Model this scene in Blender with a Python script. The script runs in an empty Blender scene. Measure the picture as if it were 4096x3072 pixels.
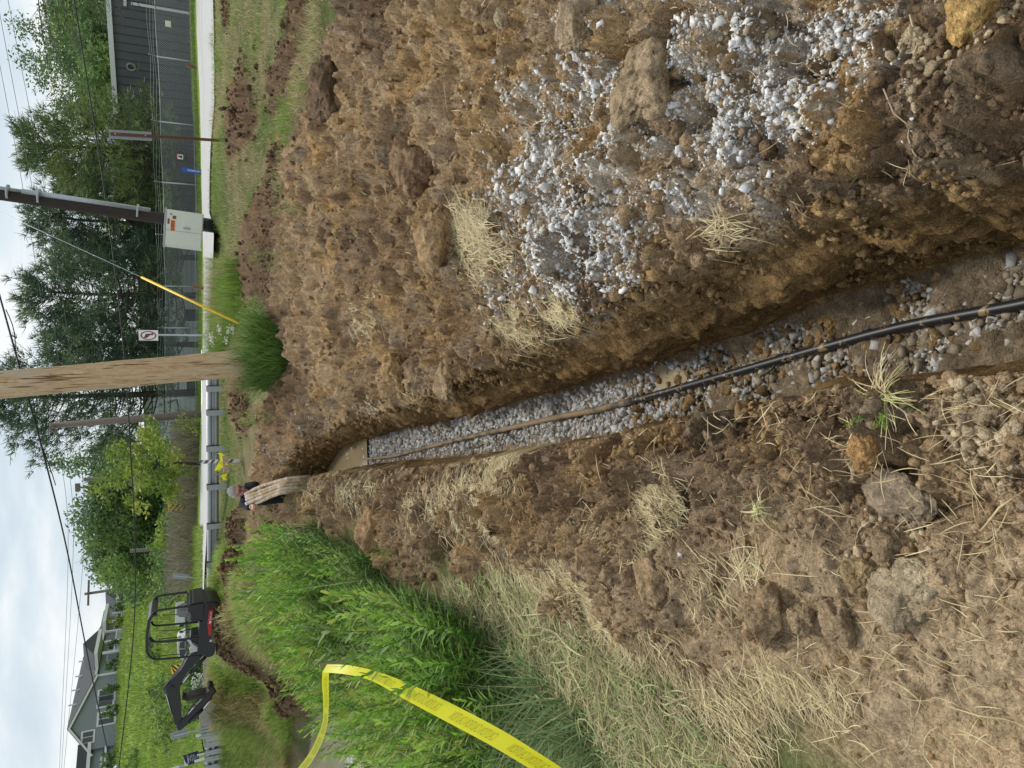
import bpy, bmesh, math, random
import numpy as np
from mathutils import Vector, Matrix, Euler
random.seed(5)
rng = np.random.default_rng(11)
scene = bpy.context.scene
COL = scene.collection
R_ = math.radians

# ------------------------------------------------------------------ camera (phone held sideways: the picture's left is up)
FPX, PITCH, ROLL, HC = 2850.0, R_(24.5), 0.03, 1.6
_c, _s = math.cos(ROLL), math.sin(ROLL)
F0 = np.array([0, math.cos(PITCH), -math.sin(PITCH)])
U0 = np.array([0, math.sin(PITCH), math.cos(PITCH)])
R0 = np.array([1.0, 0, 0])
RV, UV = R0 * _c - U0 * _s, U0 * _c + R0 * _s
cam_d = bpy.data.cameras.new("camera")
cam_d.sensor_width = 36.0
cam_d.sensor_fit = 'HORIZONTAL'
cam_d.lens = FPX / 4096 * 36.0
cam_d.clip_start = 0.05
cam_d.clip_end = 5000
cam = bpy.data.objects.new("camera", cam_d)
COL.objects.link(cam)
M = Matrix.Identity(4)
for i in range(3):
    M[i][0], M[i][1], M[i][2] = -UV[i], RV[i], -F0[i]
M[2][3] = HC
cam.matrix_world = M
scene.camera = cam

def ray(X, Y):
    a = (1536.0 - np.asarray(Y, float)) / FPX
    b = (2048.0 - np.asarray(X, float)) / FPX
    return F0 + a[..., None] * RV + b[..., None] * UV

def PX(X, Y, y):
    "the point at depth y that the photograph shows at pixel X, Y (used to measure the place)"
    d = ray(X, Y)
    t = y / d[1]
    return Vector((d[0] * t, y, HC + d[2] * t))

def PZ(X, Y, z):
    d = ray(X, Y)
    t = (z - HC) / d[2]
    return Vector((d[0] * t, d[1] * t, z))

def pxm(y, X=900):
    "metres per photograph pixel at depth y"
    return y / (F0[1] + (2048 - X) / FPX * UV[1]) / FPX

DS = 4096 / 2212.0

# ------------------------------------------------------------------ noise
def _hash(ix, iy, s):
    n = (ix.astype(np.int64) * 374761393 + iy.astype(np.int64) * 668265263 + s * 974634777) & 0xffffffff
    n = ((n ^ (n >> 13)) * 1274126177) & 0xffffffff
    n = ((n ^ (n >> 15)) * 2246822519) & 0xffffffff
    return ((n ^ (n >> 16)) & 0xffffff) / float(0xffffff)

def vn(x, y, s=0):
    ix, iy = np.floor(x), np.floor(y)
    fx, fy = x - ix, y - iy
    fx = fx * fx * fx * (fx * (fx * 6 - 15) + 10)
    fy = fy * fy * fy * (fy * (fy * 6 - 15) + 10)
    a, b = _hash(ix, iy, s), _hash(ix + 1, iy, s)
    c, d = _hash(ix, iy + 1, s), _hash(ix + 1, iy + 1, s)
    return (a + (b - a) * fx + (c - a) * fy + (a - b - c + d) * fx * fy) * 2 - 1

def fbm(x, y, f, o=4, s=0, g=0.5):
    r, a = 0, 1.0
    for i in range(o):
        r = r + a * vn(x * f + i * 17.3, y * f - i * 9.1, s + i)
        a *= g
        f *= 2.03
    return r

def clods(x, y, f, s=0, keep=1.0):
    "rounded lumps of random height, one to a cell"
    px, py = x * f, y * f
    ix, iy = np.floor(px), np.floor(py)
    h = np.zeros_like(px)
    for dx in (-1, 0, 1):
        for dy in (-1, 0, 1):
            cx, cy = ix + dx, iy + dy
            qx = cx + _hash(cx, cy, s)
            qy = cy + _hash(cx, cy, s + 1)
            a = _hash(cx, cy, s + 2)
            rad = 0.45 + 0.55 * a
            d2 = ((px - qx) ** 2 + (py - qy) ** 2) / (rad * rad)
            v = np.where(_hash(cx, cy, s + 3) < keep, np.sqrt(np.clip(1 - d2, 0, 1)) * (0.35 + 0.65 * a), 0)
            h = np.maximum(h, v)
    return h

def facets(x, y, f, s=0, slope=.9):
    "broken tilted faces, one to a cell"
    px, py = x * f, y * f
    ix, iy = np.floor(px), np.floor(py)
    h = np.zeros_like(px); ws = np.zeros_like(px)
    for dx in (-1, 0, 1):
        for dy in (-1, 0, 1):
            cx, cy = ix + dx, iy + dy
            ex, ey = px - cx - _hash(cx, cy, s), py - cy - _hash(cx, cy, s + 1)
            d = np.abs(ex) ** 1.5 + np.abs(ey) ** 1.5
            a = _hash(cx, cy, s + 2); th = _hash(cx, cy, s + 3) * 6.283
            w = np.exp(-13 * d)
            h += w * (a * 1.3 - .65 + slope * (ex * np.cos(th) + ey * np.sin(th)) - .35 * d); ws += w
    return h / ws

def sstep(a, b, x):
    t = np.clip((x - a) / (b - a), 0, 1)
    return t * t * (3 - 2 * t)

# ------------------------------------------------------------------ mesh helpers
def link(o, parent=None):
    COL.objects.link(o)
    if parent is not None:
        o.parent = parent
    return o

def npmesh(name, V, polys, mat=None, parent=None, col=None, smooth=False, attr="Col"):
    "polys: list of index arrays (n,k)"
    me = bpy.data.meshes.new(name)
    V = np.ascontiguousarray(V, np.float32)
    me.vertices.add(len(V))
    me.vertices.foreach_set("co", V.ravel())
    loops = np.concatenate([p.ravel() for p in polys]).astype(np.int32)
    tot = np.concatenate([np.full(len(p), p.shape[1], np.int32) for p in polys])
    st = np.concatenate([[0], np.cumsum(tot)[:-1]]).astype(np.int32)
    me.loops.add(len(loops))
    me.loops.foreach_set("vertex_index", loops)
    me.polygons.add(len(tot))
    me.polygons.foreach_set("loop_start", st)
    me.polygons.foreach_set("loop_total", tot)
    if smooth:
        me.polygons.foreach_set("use_smooth", np.ones(len(tot), bool))
    if col is not None:
        a = me.attributes.new(attr, 'FLOAT_COLOR', 'POINT')
        c4 = np.ones((len(V), 4), np.float32)
        c4[:, :3] = col
        a.data.foreach_set("color", c4.ravel())
    me.update(calc_edges=True)
    me.validate()
    o = bpy.data.objects.new(name, me)
    if mat is not None:
        me.materials.append(mat)
    return link(o, parent)

class MB:
    "collects shapes and links them as one mesh object"
    def __init__(s):
        s.v, s.f = [], []
    def add(s, vs, fs):
        b = len(s.v)
        s.v += [tuple(v) for v in vs]
        s.f += [tuple(i + b for i in f) for f in fs]
        return s
    def box(s, c, d, rot=None, bev=0.0):
        x, y, z = d[0] / 2, d[1] / 2, d[2] / 2
        if bev <= 0:
            vs = [Vector((i, j, k)) for i in (-x, x) for j in (-y, y) for k in (-z, z)]
            fs = [(0, 1, 3, 2), (4, 6, 7, 5), (0, 4, 5, 1), (2, 3, 7, 6), (0, 2, 6, 4), (1, 5, 7, 3)]
        else:
            bm = bmesh.new()
            bmesh.ops.create_cube(bm, size=1, matrix=Matrix.Diagonal((d[0], d[1], d[2], 1)))
            bmesh.ops.bevel(bm, geom=bm.edges[:], offset=bev, segments=2, affect='EDGES', profile=0.6)
            bm.verts.index_update()
            vs = [v.co.copy() for v in bm.verts]
            fs = [[v.index for v in f.verts] for f in bm.faces]
            bm.free()
        if rot is not None:
            m = rot if isinstance(rot, Matrix) else Euler(rot).to_matrix()
            vs = [m @ v for v in vs]
        c = Vector(c)
        return s.add([v + c for v in vs], fs)
    def tube(s, pts, r, n=8, cap=True):
        pts = [Vector(p) for p in pts]
        rs = r if isinstance(r, (list, tuple)) else [r] * len(pts)
        vs, fs = [], []
        up = None
        for i, p in enumerate(pts):
            t = (pts[min(i + 1, len(pts) - 1)] - pts[max(i - 1, 0)])
            if t.length < 1e-9: t = Vector((0, 0, 1))
            t.normalize()
            if up is None:
                up = Vector((0, 0, 1)) if abs(t.z) < 0.9 else Vector((0, 1, 0))
            a = t.cross(up)
            if a.length < 1e-6: a = t.orthogonal()
            a.normalize()
            b = a.cross(t).normalized()
            up = b
            for k in range(n):
                w = 2 * math.pi * k / n
                vs.append(p + (a * math.cos(w) + b * math.sin(w)) * rs[i])
        for i in range(len(pts) - 1):
            for k in range(n):
                k2 = (k + 1) % n
                fs.append((i * n + k, i * n + k2, (i + 1) * n + k2, (i + 1) * n + k))
        if cap:
            fs.append(tuple(range(n - 1, -1, -1)))
            fs.append(tuple((len(pts) - 1) * n + k for k in range(n)))
        return s.add(vs, fs)
    def prism(s, outline, y0, y1, axes=(0, 2, 1)):
        "outline of (a, b) points extruded along the third axis"
        n = len(outline)
        vs = []
        for y in (y0, y1):
            for a, b in outline:
                v = [0, 0, 0]
                v[axes[0]], v[axes[1]], v[axes[2]] = a, b, y
                vs.append(v)
        ar = sum(outline[i][0] * outline[(i + 1) % n][1] - outline[(i + 1) % n][0] * outline[i][1] for i in range(n))
        fs = [tuple(range(n)), tuple(range(2 * n - 1, n - 1, -1))]
        fs += [(i, i + n, (i + 1) % n + n, (i + 1) % n) for i in range(n)]
        return s.add(vs, fs)
    def build(s, name, mat, parent=None, smooth=False, autosmooth=None):
        me = bpy.data.meshes.new(name)
        me.from_pydata([tuple(v) for v in s.v], [], s.f)
        bm = bmesh.new(); bm.from_mesh(me)
        bmesh.ops.recalc_face_normals(bm, faces=bm.faces)
        bm.to_mesh(me); bm.free()
        if smooth or autosmooth:
            for p in me.polygons: p.use_smooth = True
            if autosmooth:
                me.set_sharp_from_angle(angle=R_(autosmooth))
        me.materials.append(mat)
        o = bpy.data.objects.new(name, me)
        return link(o, parent)

def tag(o, label=None, cat=None, group=None, kind=None):
    if label: o['label'] = label
    if cat: o['category'] = cat
    if group: o['group'] = group
    if kind: o['kind'] = kind
    return o

def thing(name, label, cat, loc=(0, 0, 0), rot=(0, 0, 0), group=None):
    o = bpy.data.objects.new(name, None)
    o.empty_display_size = 0.2
    o.location = loc
    o.rotation_euler = rot
    link(o)
    return tag(o, label, cat, group)

def dup(root, loc, rot=None, label=None, scale=None):
    r = root.copy(); COL.objects.link(r); r.location = loc
    if rot is not None: r.rotation_euler = rot
    if scale is not None: r.scale = (scale,) * 3 if not isinstance(scale, (tuple, list)) else scale
    if label: r['label'] = label
    for ch in list(root.children):
        c = ch.copy(); COL.objects.link(c); c.parent = r
        for g in list(ch.children):
            d = g.copy(); COL.objects.link(d); d.parent = c
    return r

def text_mesh(body, size=1.0, extr=0.0, align='CENTER'):
    cu = bpy.data.curves.new("lettering", 'FONT')
    cu.body = body; cu.size = size; cu.extrude = extr
    cu.align_x = align; cu.align_y = 'CENTER'; cu.resolution_u = 3
    ob = bpy.data.objects.new("lettering", cu)
    COL.objects.link(ob)
    dg = bpy.context.evaluated_depsgraph_get()
    me = bpy.data.meshes.new_from_object(ob.evaluated_get(dg))
    bpy.data.objects.remove(ob)
    bpy.data.curves.remove(cu)
    return me

def text_obj(body, size, mat, parent, mtx, name="lettering", align='CENTER', sx=1.0):
    me = text_mesh(body, size, 0.0, align)
    me.transform(Matrix.Diagonal((sx, 1, 1, 1)))
    me.transform(mtx)
    me.materials.clear(); me.materials.append(mat)
    me.name = name
    return link(bpy.data.objects.new(name, me), parent)

# ------------------------------------------------------------------ materials
def mat(name, col, rough=0.8, var=0.0, vscale=8.0, bump=0.0, bscale=30.0, metal=0.0, col2=None, spec=0.4, stretch=None, attr=None, detail=6, thr=None):
    m = bpy.data.materials.new(name); m.use_nodes = True
    nt = m.node_tree; N = nt.nodes; L = nt.links
    b = N["Principled BSDF"]
    b.inputs["Roughness"].default_value = rough
    b.inputs["Metallic"].default_value = metal
    b.inputs["Specular IOR Level"].default_value = spec
    tc = N.new("ShaderNodeTexCoord")
    src = tc.outputs["Object"]
    if stretch:
        mp = N.new("ShaderNodeMapping"); mp.inputs["Scale"].default_value = stretch
        L.new(src, mp.inputs["Vector"]); src = mp.outputs["Vector"]
    if attr:
        at = N.new("ShaderNodeAttribute"); at.attribute_name = attr
        base = at.outputs["Color"]
    else:
        rgb = N.new("ShaderNodeRGB"); rgb.outputs[0].default_value = (*col, 1)
        base = rgb.outputs[0]
    if var > 0 or col2:
        nz = N.new("ShaderNodeTexNoise"); nz.inputs["Scale"].default_value = vscale
        nz.inputs["Detail"].default_value = detail; nz.inputs["Roughness"].default_value = 0.65
        L.new(src, nz.inputs["Vector"])
        if col2:
            rp = N.new("ShaderNodeValToRGB")
            t0, t1 = thr or (0.38, 0.64)
            rp.color_ramp.elements[0].position = t0; rp.color_ramp.elements[1].position = t1
            L.new(nz.outputs["Fac"], rp.inputs["Fac"])
            mx = N.new("ShaderNodeMix"); mx.data_type = 'RGBA'
            L.new(rp.outputs["Color"], mx.inputs["Factor"])
            L.new(base, mx.inputs["A"]); mx.inputs["B"].default_value = (*col2, 1)
            base = mx.outputs["Result"]
        if var > 0:
            mr = N.new("ShaderNodeMapRange")
            mr.inputs["From Min"].default_value = 0.3; mr.inputs["From Max"].default_value = 0.7
            mr.inputs["To Min"].default_value = 1 - var; mr.inputs["To Max"].default_value = 1 + var
            nz2 = N.new("ShaderNodeTexNoise"); nz2.inputs["Scale"].default_value = vscale * 2.7
            nz2.inputs["Detail"].default_value = 8; nz2.inputs["Roughness"].default_value = 0.7
            L.new(src, nz2.inputs["Vector"]); L.new(nz2.outputs["Fac"], mr.inputs["Value"])
            ml = N.new("ShaderNodeVectorMath"); ml.operation = 'SCALE'
            L.new(base, ml.inputs[0]); L.new(mr.outputs["Result"], ml.inputs["Scale"])
            base = ml.outputs["Vector"]
    L.new(base, b.inputs["Base Color"])
    if bump > 0:
        nb = N.new("ShaderNodeTexNoise"); nb.inputs["Scale"].default_value = bscale
        nb.inputs["Detail"].default_value = 8; nb.inputs["Roughness"].default_value = 0.7
        L.new(src, nb.inputs["Vector"])
        bp = N.new("ShaderNodeBump"); bp.inputs["Strength"].default_value = 1.0
        bp.inputs["Distance"].default_value = bump
        L.new(nb.outputs["Fac"], bp.inputs["Height"]); L.new(bp.outputs["Normal"], b.inputs["Normal"])
    return m

def earthmat(name, vs=62.0, dist=.008, fine=.004, amp=.42):
    "crumbly soil: colour from the mesh, crumb by crumb variation, crumb relief"
    m = bpy.data.materials.new(name); m.use_nodes = True
    nt = m.node_tree; N = nt.nodes; L = nt.links
    b = N["Principled BSDF"]; b.inputs["Roughness"].default_value = .95; b.inputs["Specular IOR Level"].default_value = .10
    tc = N.new("ShaderNodeTexCoord"); at = N.new("ShaderNodeAttribute"); at.attribute_name = "Col"
    wz = N.new("ShaderNodeTexNoise"); wz.inputs["Scale"].default_value = 24; wz.inputs["Detail"].default_value = 4
    L.new(tc.outputs["Object"], wz.inputs["Vector"])
    wm = N.new("ShaderNodeVectorMath"); wm.operation = 'MULTIPLY_ADD'; wm.inputs[1].default_value = (.045, .045, .045)
    L.new(wz.outputs["Color"], wm.inputs[0]); L.new(tc.outputs["Object"], wm.inputs[2])
    vo = N.new("ShaderNodeTexVoronoi"); vo.inputs["Scale"].default_value = vs; L.new(wm.outputs[0], vo.inputs["Vector"])
    v2 = N.new("ShaderNodeTexVoronoi"); v2.inputs["Scale"].default_value = vs * 2.7; L.new(wm.outputs[0], v2.inputs["Vector"])
    nz = N.new("ShaderNodeTexNoise"); nz.inputs["Scale"].default_value = 15; nz.inputs["Detail"].default_value = 10; nz.inputs["Roughness"].default_value = .78
    L.new(tc.outputs["Object"], nz.inputs["Vector"])
    def rng_(src, lo, hi, a=0.0, b_=1.0):
        r = N.new("ShaderNodeMapRange"); r.inputs["From Min"].default_value = a; r.inputs["From Max"].default_value = b_
        r.inputs["To Min"].default_value = lo; r.inputs["To Max"].default_value = hi; L.new(src, r.inputs["Value"]); return r.outputs["Result"]
    def mul(a, b_):
        q = N.new("ShaderNodeMath"); q.operation = 'MULTIPLY'; L.new(a, q.inputs[0]); L.new(b_, q.inputs[1]); return q.outputs[0]
    f = mul(mul(rng_(nz.outputs["Fac"], 1 - amp, 1 + amp, .32, .68), rng_(vo.outputs["Color"], .80, 1.22)), rng_(v2.outputs["Color"], .84, 1.18))
    ml = N.new("ShaderNodeVectorMath"); ml.operation = 'SCALE'; L.new(at.outputs["Color"], ml.inputs[0]); L.new(f, ml.inputs["Scale"])
    L.new(ml.outputs["Vector"], b.inputs["Base Color"])
    b1 = N.new("ShaderNodeBump"); b1.inputs["Distance"].default_value = dist; b1.invert = True; L.new(vo.outputs["Distance"], b1.inputs["Height"])
    b2 = N.new("ShaderNodeBump"); b2.inputs["Distance"].default_value = fine; b2.invert = True; L.new(v2.outputs["Distance"], b2.inputs["Height"]); L.new(b1.outputs["Normal"], b2.inputs["Normal"])
    b3 = N.new("ShaderNodeBump"); b3.inputs["Distance"].default_value = .011; L.new(nz.outputs["Fac"], b3.inputs["Height"]); L.new(b2.outputs["Normal"], b3.inputs["Normal"])
    L.new(b3.outputs["Normal"], b.inputs["Normal"])
    return m

def leafmat(name, attr="Col", trans=0.35, rough=0.55, col=None):
    m = bpy.data.materials.new(name); m.use_nodes = True
    nt = m.node_tree; N = nt.nodes; L = nt.links
    b = N["Principled BSDF"]; out = N["Material Output"]
    b.inputs["Roughness"].default_value = rough
    b.inputs["Specular IOR Level"].default_value = 0.35
    at = N.new("ShaderNodeAttribute"); at.attribute_name = attr
    L.new(at.outputs["Color"], b.inputs["Base Color"])
    tr = N.new("ShaderNodeBsdfTranslucent")
    L.new(at.outputs["Color"], tr.inputs["Color"])
    mx = N.new("ShaderNodeMixShader"); mx.inputs[0].default_value = trans
    L.new(b.outputs[0], mx.inputs[1]); L.new(tr.outputs[0], mx.inputs[2])
    L.new(mx.outputs[0], out.inputs["Surface"])
    return m
# ------------------------------------------------------------------ the lie of the land
_fl = [PZ(x * DS, y * DS, z) for x, y, z in ((2212, 530, -.60), (1900, 620, -.60), (1700, 690, -.58), (1550, 743, -.57), (1400, 790, -.55),
        (1150, 860, -.5), (1000, 898, -.46), (850, 930, -.42), (745, 965, -.38))]
TY = np.array([-6, 0] + [p.y for p in _fl] + [11.4, 12.6, 14.2, 16, 400])
TX = np.array([.42, .37] + [p.x for p in _fl] + [-1.25, -1.8, -3.0, -3.6, -9])
TZ = np.array([-.6, -.6] + [p.z for p in _fl] + [-.45, -.45, -.3, .25, .25])
_yy = np.concatenate([np.arange(-6, 16, .05), [16, 400]])
def _sm(a):
    k = np.ones(15) / 15
    n = len(a) - 2
    b = np.convolve(np.pad(a[:n], 7, mode='edge'), k, mode='valid')
    return np.concatenate([b, a[n:]])
_tx = _sm(np.interp(_yy, TY, TX)); _tz = _sm(np.interp(_yy, TY, TZ))
def fr(y): return np.interp(y, _yy, _tx)
def floor_z(y): return np.interp(y, _yy, _tz)
def lip_r(y): return fr(y) + np.interp(y, [0, 1, 1.6, 2.5, 4, 12, 15], [.05, .07, .13, .12, .10, .08, .02])
def flo_l(y): return fr(y) - np.interp(y, [0, 1, 3, 12, 14.5], [.33, .34, .34, .34, .3])
def lip_l(y): return flo_l(y) - np.interp(y, [0, 2, 6, 14], [.02, .04, .06, .05])

_cr = [PZ(x * DS, y * DS, z) for x, y, z in ((780, 0, .45), (700, 100, .45), (640, 300, .45), (590, 500, .45), (590, 660, .45))]
CY = [-6, 0, 1.6, 2.6] + [p.y for p in _cr] + [_cr[-1].y + .35, _cr[-1].y + .8, 11.5, 13, 14.5, 16]
CX = [2.2, 2.2, 2.3, 2.4] + [p.x for p in _cr] + [.75, .25, -.1, -.75, -1.4, -2.0]
_cx = _sm(np.interp(_yy, CY, CX))
def crest_x(y): return np.interp(y, _yy, _cx)
def crest_h(y): return np.interp(y, [0, 1.5, 3, 5, 9.6, 11, 13, 14.5, 16.5], [.10, .16, .3, .42, .44, .42, .36, .22, 0])

CP = [(x, y, 0.0) for x in (-7, -1.2, 0, 1.5, 5) for y in (-6, 0)] + [
    (-1.0, 2, .02), (0, 3, 0), (2.5, 3, 0), (6, 3, 0), (-1.3, 3.3, .03), (-1.6, 4.6, .03), (-1.7, 6, .08), (-1.9, 8, .16), (-2.2, 10, .22),
    (0, 6, 0), (3, 6, .0), (8, 6, .0), (0, 9, .05), (5, 10, .02), (5, 14, .06), (1, 13, .10), (-1.5, 13, .25), (-2.6, 13.2, .38), (-3.3, 15, .44),
    (-4.6, 17, .5), (-5, 19.5, .5), (-3, 19, .3), (0, 18, .2), (10, 13, 0), (-2.2, 2.0, -.05), (-2.3, 3.5, -.18), (-2.6, 5, -.22), (-3.2, 7, -.28), (-3.4, 9, -.2),
    (-4.2, 6.5, -.75), (-4.6, 8.5, -.9), (-5.2, 11, -1.08), (-5.3, 13.4, -1.0), (-4.2, 11.5, -.2), (-4.6, 14, -.05),
    (-7.2, 12, -1.6), (-8.5, 15, -1.6), (-9.5, 18, -1.55), (-12, 14, -1.6), (-6.5, 16, -1.2), (-7.6, 19.0, -1.12), (-10, 20.3, -1.12), (-16, 22, -1.12), (-14, 19, -1.5), (-18, 15, -1.5),
    (-8.2, 21, -.35), (-10.5, 22.2, -.3), (-16, 24, -.3), (-6.6, 18.6, -.1), (-9, 9, -1.5), (-7, 6, -1.4), (-12, 8, -1.5), (-6, 3, -1.0), (-12, 2, -1.2)]
def cpx(X, Y, y, z=None):
    p = PX(X, Y, y)
    CP.append((p.x, p.y, p.z if z is None else z))
for q in ((863, 0, 20), (866, 400, 21), (862, 900, 23), (846, 1300, 25), (790, 0, 28), (806, 400, 29), (814, 900, 31), (808, 1400, 34), (772, 0, 34), (790, 500, 36),
          (800, 800, 37), (800, 1150, 39), (795, 1600, 41), (770, 0, 42), (768, 430, 44), (885, 1560, 21), (886, 2100, 21.5), (870, 2380, 21), (874, 2550, 21), (872, 912, 23),
          (885, 575, 18), (870, 2850, 22), (860, 3000, 24), (850, 3060, 25), (810, 2000, 30), (812, 2300, 30), (835, 2700, 30), (825, 3050, 31),
          (476, 2686, 120), (472, 2970, 112), (470, 3060, 112), (800, 2950, 36), (740, 2900, 43), (640, 2900, 62), (560, 2850, 84), (730, 2650, 45), (640, 2600, 64), (560, 2550, 88), (505, 2500, 125),
          (520, 2300, 118), (525, 2200, 125), (650, 2250, 62), (740, 2250, 46), (500, 2050, 140)):
    cpx(*q)
CP += [(x, y, z) for x, y, z in ((0, 60, .6), (15, 60, .3), (40, 60, .3), (40, 30, .3), (0, 120, 2), (40, 120, 1), (80, 200, 2), (0, 250, 6), (-60, 250, 14), (-140, 250, 14), (-90, 90, 8),
        (-60, 45, 2), (-40, 30, .3), (-140, 100, 9), (140, 60, .5), (200, 350, 3), (-250, 400, 14), (0, 500, 8), (-500, 200, 8), (500, 200, 2), (600, 700, 5), (-600, 700, 12), (0, 900, 8), (60, 10, 0), (-60, 5, 0), (0, -30, 0))]
CP = np.array(CP)
def _tf(x, y):
    x, y = np.asarray(x, float), np.asarray(y, float)
    d = np.sqrt(x * x + (y + 3) ** 2) + 6
    g = np.log(d)
    return 5 * g * x / d, 5 * g * (y + 3) / d
_qx, _qy = _tf(CP[:, 0], CP[:, 1])
def _phi(r): return np.sqrt(r * r + 0.01)
_A = _phi(np.hypot(_qx[:, None] - _qx, _qy[:, None] - _qy))
_n = len(CP)
_B = np.zeros((_n + 1, _n + 1)); _B[:_n, :_n] = _A + np.eye(_n) * 1e-3; _B[_n, :_n] = 1; _B[:_n, _n] = 1
_w = np.linalg.solve(_B, np.concatenate([CP[:, 2], [0]]))
def _zb(x, y):
    x = np.asarray(x, float); y = np.asarray(y, float)
    sh = np.broadcast(x, y).shape
    x, y = np.broadcast_to(x, sh).ravel(), np.broadcast_to(y, sh).ravel()
    out = np.empty(len(x))
    for i in range(0, len(x), 40000):
        a, b = _tf(x[i:i + 40000], y[i:i + 40000])
        out[i:i + 40000] = _phi(np.hypot(a[:, None] - _qx, b[:, None] - _qy)) @ _w[:_n] + _w[_n]
    return out.reshape(sh)

_gx = np.arange(-24, 24.01, .15); _gy = np.arange(-6.5, 46.01, .15)
_G = _zb(*np.meshgrid(_gx, _gy))
def zbase(x, y):
    sh = np.broadcast(x, y).shape
    x, y = np.broadcast_to(x, sh).ravel(), np.broadcast_to(y, sh).ravel()
    a = np.clip((x - _gx[0]) / .15, 0, len(_gx) - 1.001); b = np.clip((y - _gy[0]) / .15, 0, len(_gy) - 1.001)
    i, j = a.astype(int), b.astype(int); a = a - i; b = b - j
    z = (_G[j, i] * (1 - a) + _G[j, i + 1] * a) * (1 - b) + (_G[j + 1, i] * (1 - a) + _G[j + 1, i + 1] * a) * b
    o = (np.abs(x) > 23.9) | (y > 45.9) | (y < -6.4)
    if o.any(): z[o] = _zb(x[o], y[o])
    return z.reshape(sh)

_dl = [(p[0] * DS, p[1] * DS) for p in ((2212, 1900), (2000, 1850), (1750, 1750), (1640, 1640), (1500, 1500), (1350, 1390), (1150, 1290), (1000, 1240), (870, 1250), (800, 1185), (700, 1140), (600, 1110), (560, 1100))]
_dp = [PZ(x, y, 0.03 if x > 1500 else .18) for x, y in _dl]
_dp = [p for p in _dp if p.y < 12.5]
def dirt_left(y): return np.interp(y, [p.y for p in _dp] + [14, 17, 19], [p.x for p in _dp] + [-3.0, -6.2, -8.5])

def dirt_mask(x, y):
    w = fbm(x, y, .9, 3, 40) * .22
    l = sstep(-.12, .16, x - dirt_left(y) + w)
    r = 1 - sstep(-.05, .5, x - crest_x(y) - .25 + w)
    e = 1 - sstep(15.5, 18.2, y + w * 2)
    r2 = 1 - sstep(11.5, 13.5, y) * 0
    m = l * r * e * r2
    # bare patches torn into the verge beyond the heap
    for cx, cy, rx, ry, hh in PATCH:
        d = np.hypot((x - cx) / rx, (y - cy) / ry) + w * 1.6
        m = np.maximum(m, 1 - sstep(.8, 1.1, d))
    return m
PATCH = []
def hs(x, y):
    "the smooth ground: land, spoil heap, bank; the trench cut out"
    x = np.asarray(x, float); y = np.asarray(y, float)
    z = zbase(x, y)
    lr, cx, ch = lip_r(y), crest_x(y), crest_h(y)
    t = (x - lr) / np.maximum(cx - lr, .2)
    t_in = np.clip(t, 0, 1)
    sh = t_in * t_in * (3 - 2 * t_in) * .55 + .45 * np.sqrt(t_in * (2 - t_in))
    m = np.where(t < 1, .02 + sh * ch, ch * (1 - sstep(0, .9, x - cx)))
    z = z + np.where(x > lr, m, 0) * (y < 17)
    ll = lip_l(y)
    rd = np.interp(y, [0, 1, 2, 4, 7, 9.5, 12, 14], [.03, .04, .06, .10, .14, .16, .12, 0])
    d = ll - x
    z = z + np.where(d > 0, rd * (1 - np.exp(-d / .12)) * np.exp(-(d / .75) ** 2), 0)
    f_, l_ = fr(y), flo_l(y)
    fz = floor_z(y)
    tr_on = y < 14.4
    fz = np.where(tr_on, fz + (z - fz) * sstep(13.4, 14.4, y), z)
    inside = (x < f_) & (x > l_)
    z = np.where(inside, fz, z)
    wr = (x >= f_) & (x < lr); wl = (x <= l_) & (x > ll)
    z = np.where(wr, fz + (z - fz) * np.clip((x - f_) / np.maximum(lr - f_, 1e-3), 0, 1), z)
    z = np.where(wl, fz + (z - fz) * np.clip((l_ - x) / np.maximum(l_ - ll, 1e-3), 0, 1), z)
    return z

def rough(x, y, D=None):
    if D is None: D = dirt_mask(x, y)
    smooth_l = sstep(-.05, -.6, x - lip_l(y)) * sstep(3.0, 1.3, y) * .75      # the trampled ground at the left foot
    k = D * (1 - smooth_l)
    big = fbm(x, y, 1.7, 4, 3)
    wx, wy = x + .03 * fbm(x, y, 9, 3, 61), y + .03 * fbm(x, y, 9, 3, 64)
    n = .060 * big + .085 * clods(wx, wy, 2.9, 60, .55) + .075 * facets(wx, wy, 4.0, 160) + .062 * facets(wx, wy, 8.5, 164) + .024 * facets(wx, wy, 21, 168) + .011 * facets(wx, wy, 47, 172) + .022 * clods(wx, wy, 13, 10, .6) + .012 * clods(wx, wy, 34, 30, .8) + .012 * fbm(x, y, 26, 4, 5, .6)
    n = n - .045
    crk = np.abs(fbm(x, y, 5.5, 3, 50))
    n = n - .035 * (1 - sstep(0, .12, crk)) * sstep(-.2, .5, fbm(x, y, 1.3, 2, 52))
    g = .03 * fbm(x, y, 2.2, 4, 7) + .008 * fbm(x, y, 14, 3, 8)
    far = 1 - sstep(14, 30, y)
    pb = 0
    for cx, cy, rx, ry, hh in PATCH:
        pb = np.maximum(pb, hh * (1 - sstep(.55, 1.05, np.hypot((x - cx) / rx, (y - cy) / ry))))
    return n * k + pb + g * (1 - k) * (.3 + .7 * far) + .14 * fbm(x, y, .16, 3, 90) * sstep(34, 60, y)

def H(x, y):
    x = np.asarray(x, float); y = np.asarray(y, float)
    f_, l_ = fr(y), flo_l(y)
    ins = (x < lip_r(y)) & (x > lip_l(y)) & (y < 14.4)
    e = np.minimum(np.clip((x - lip_r(y)) / .04, 0, 1) + np.clip((lip_l(y) - x) / .04, 0, 1), 1)
    return hs(x, y) + np.where(ins, .01 * fbm(x, y, 9, 3, 70), rough(x, y) * (.6 + .4 * e))

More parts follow.
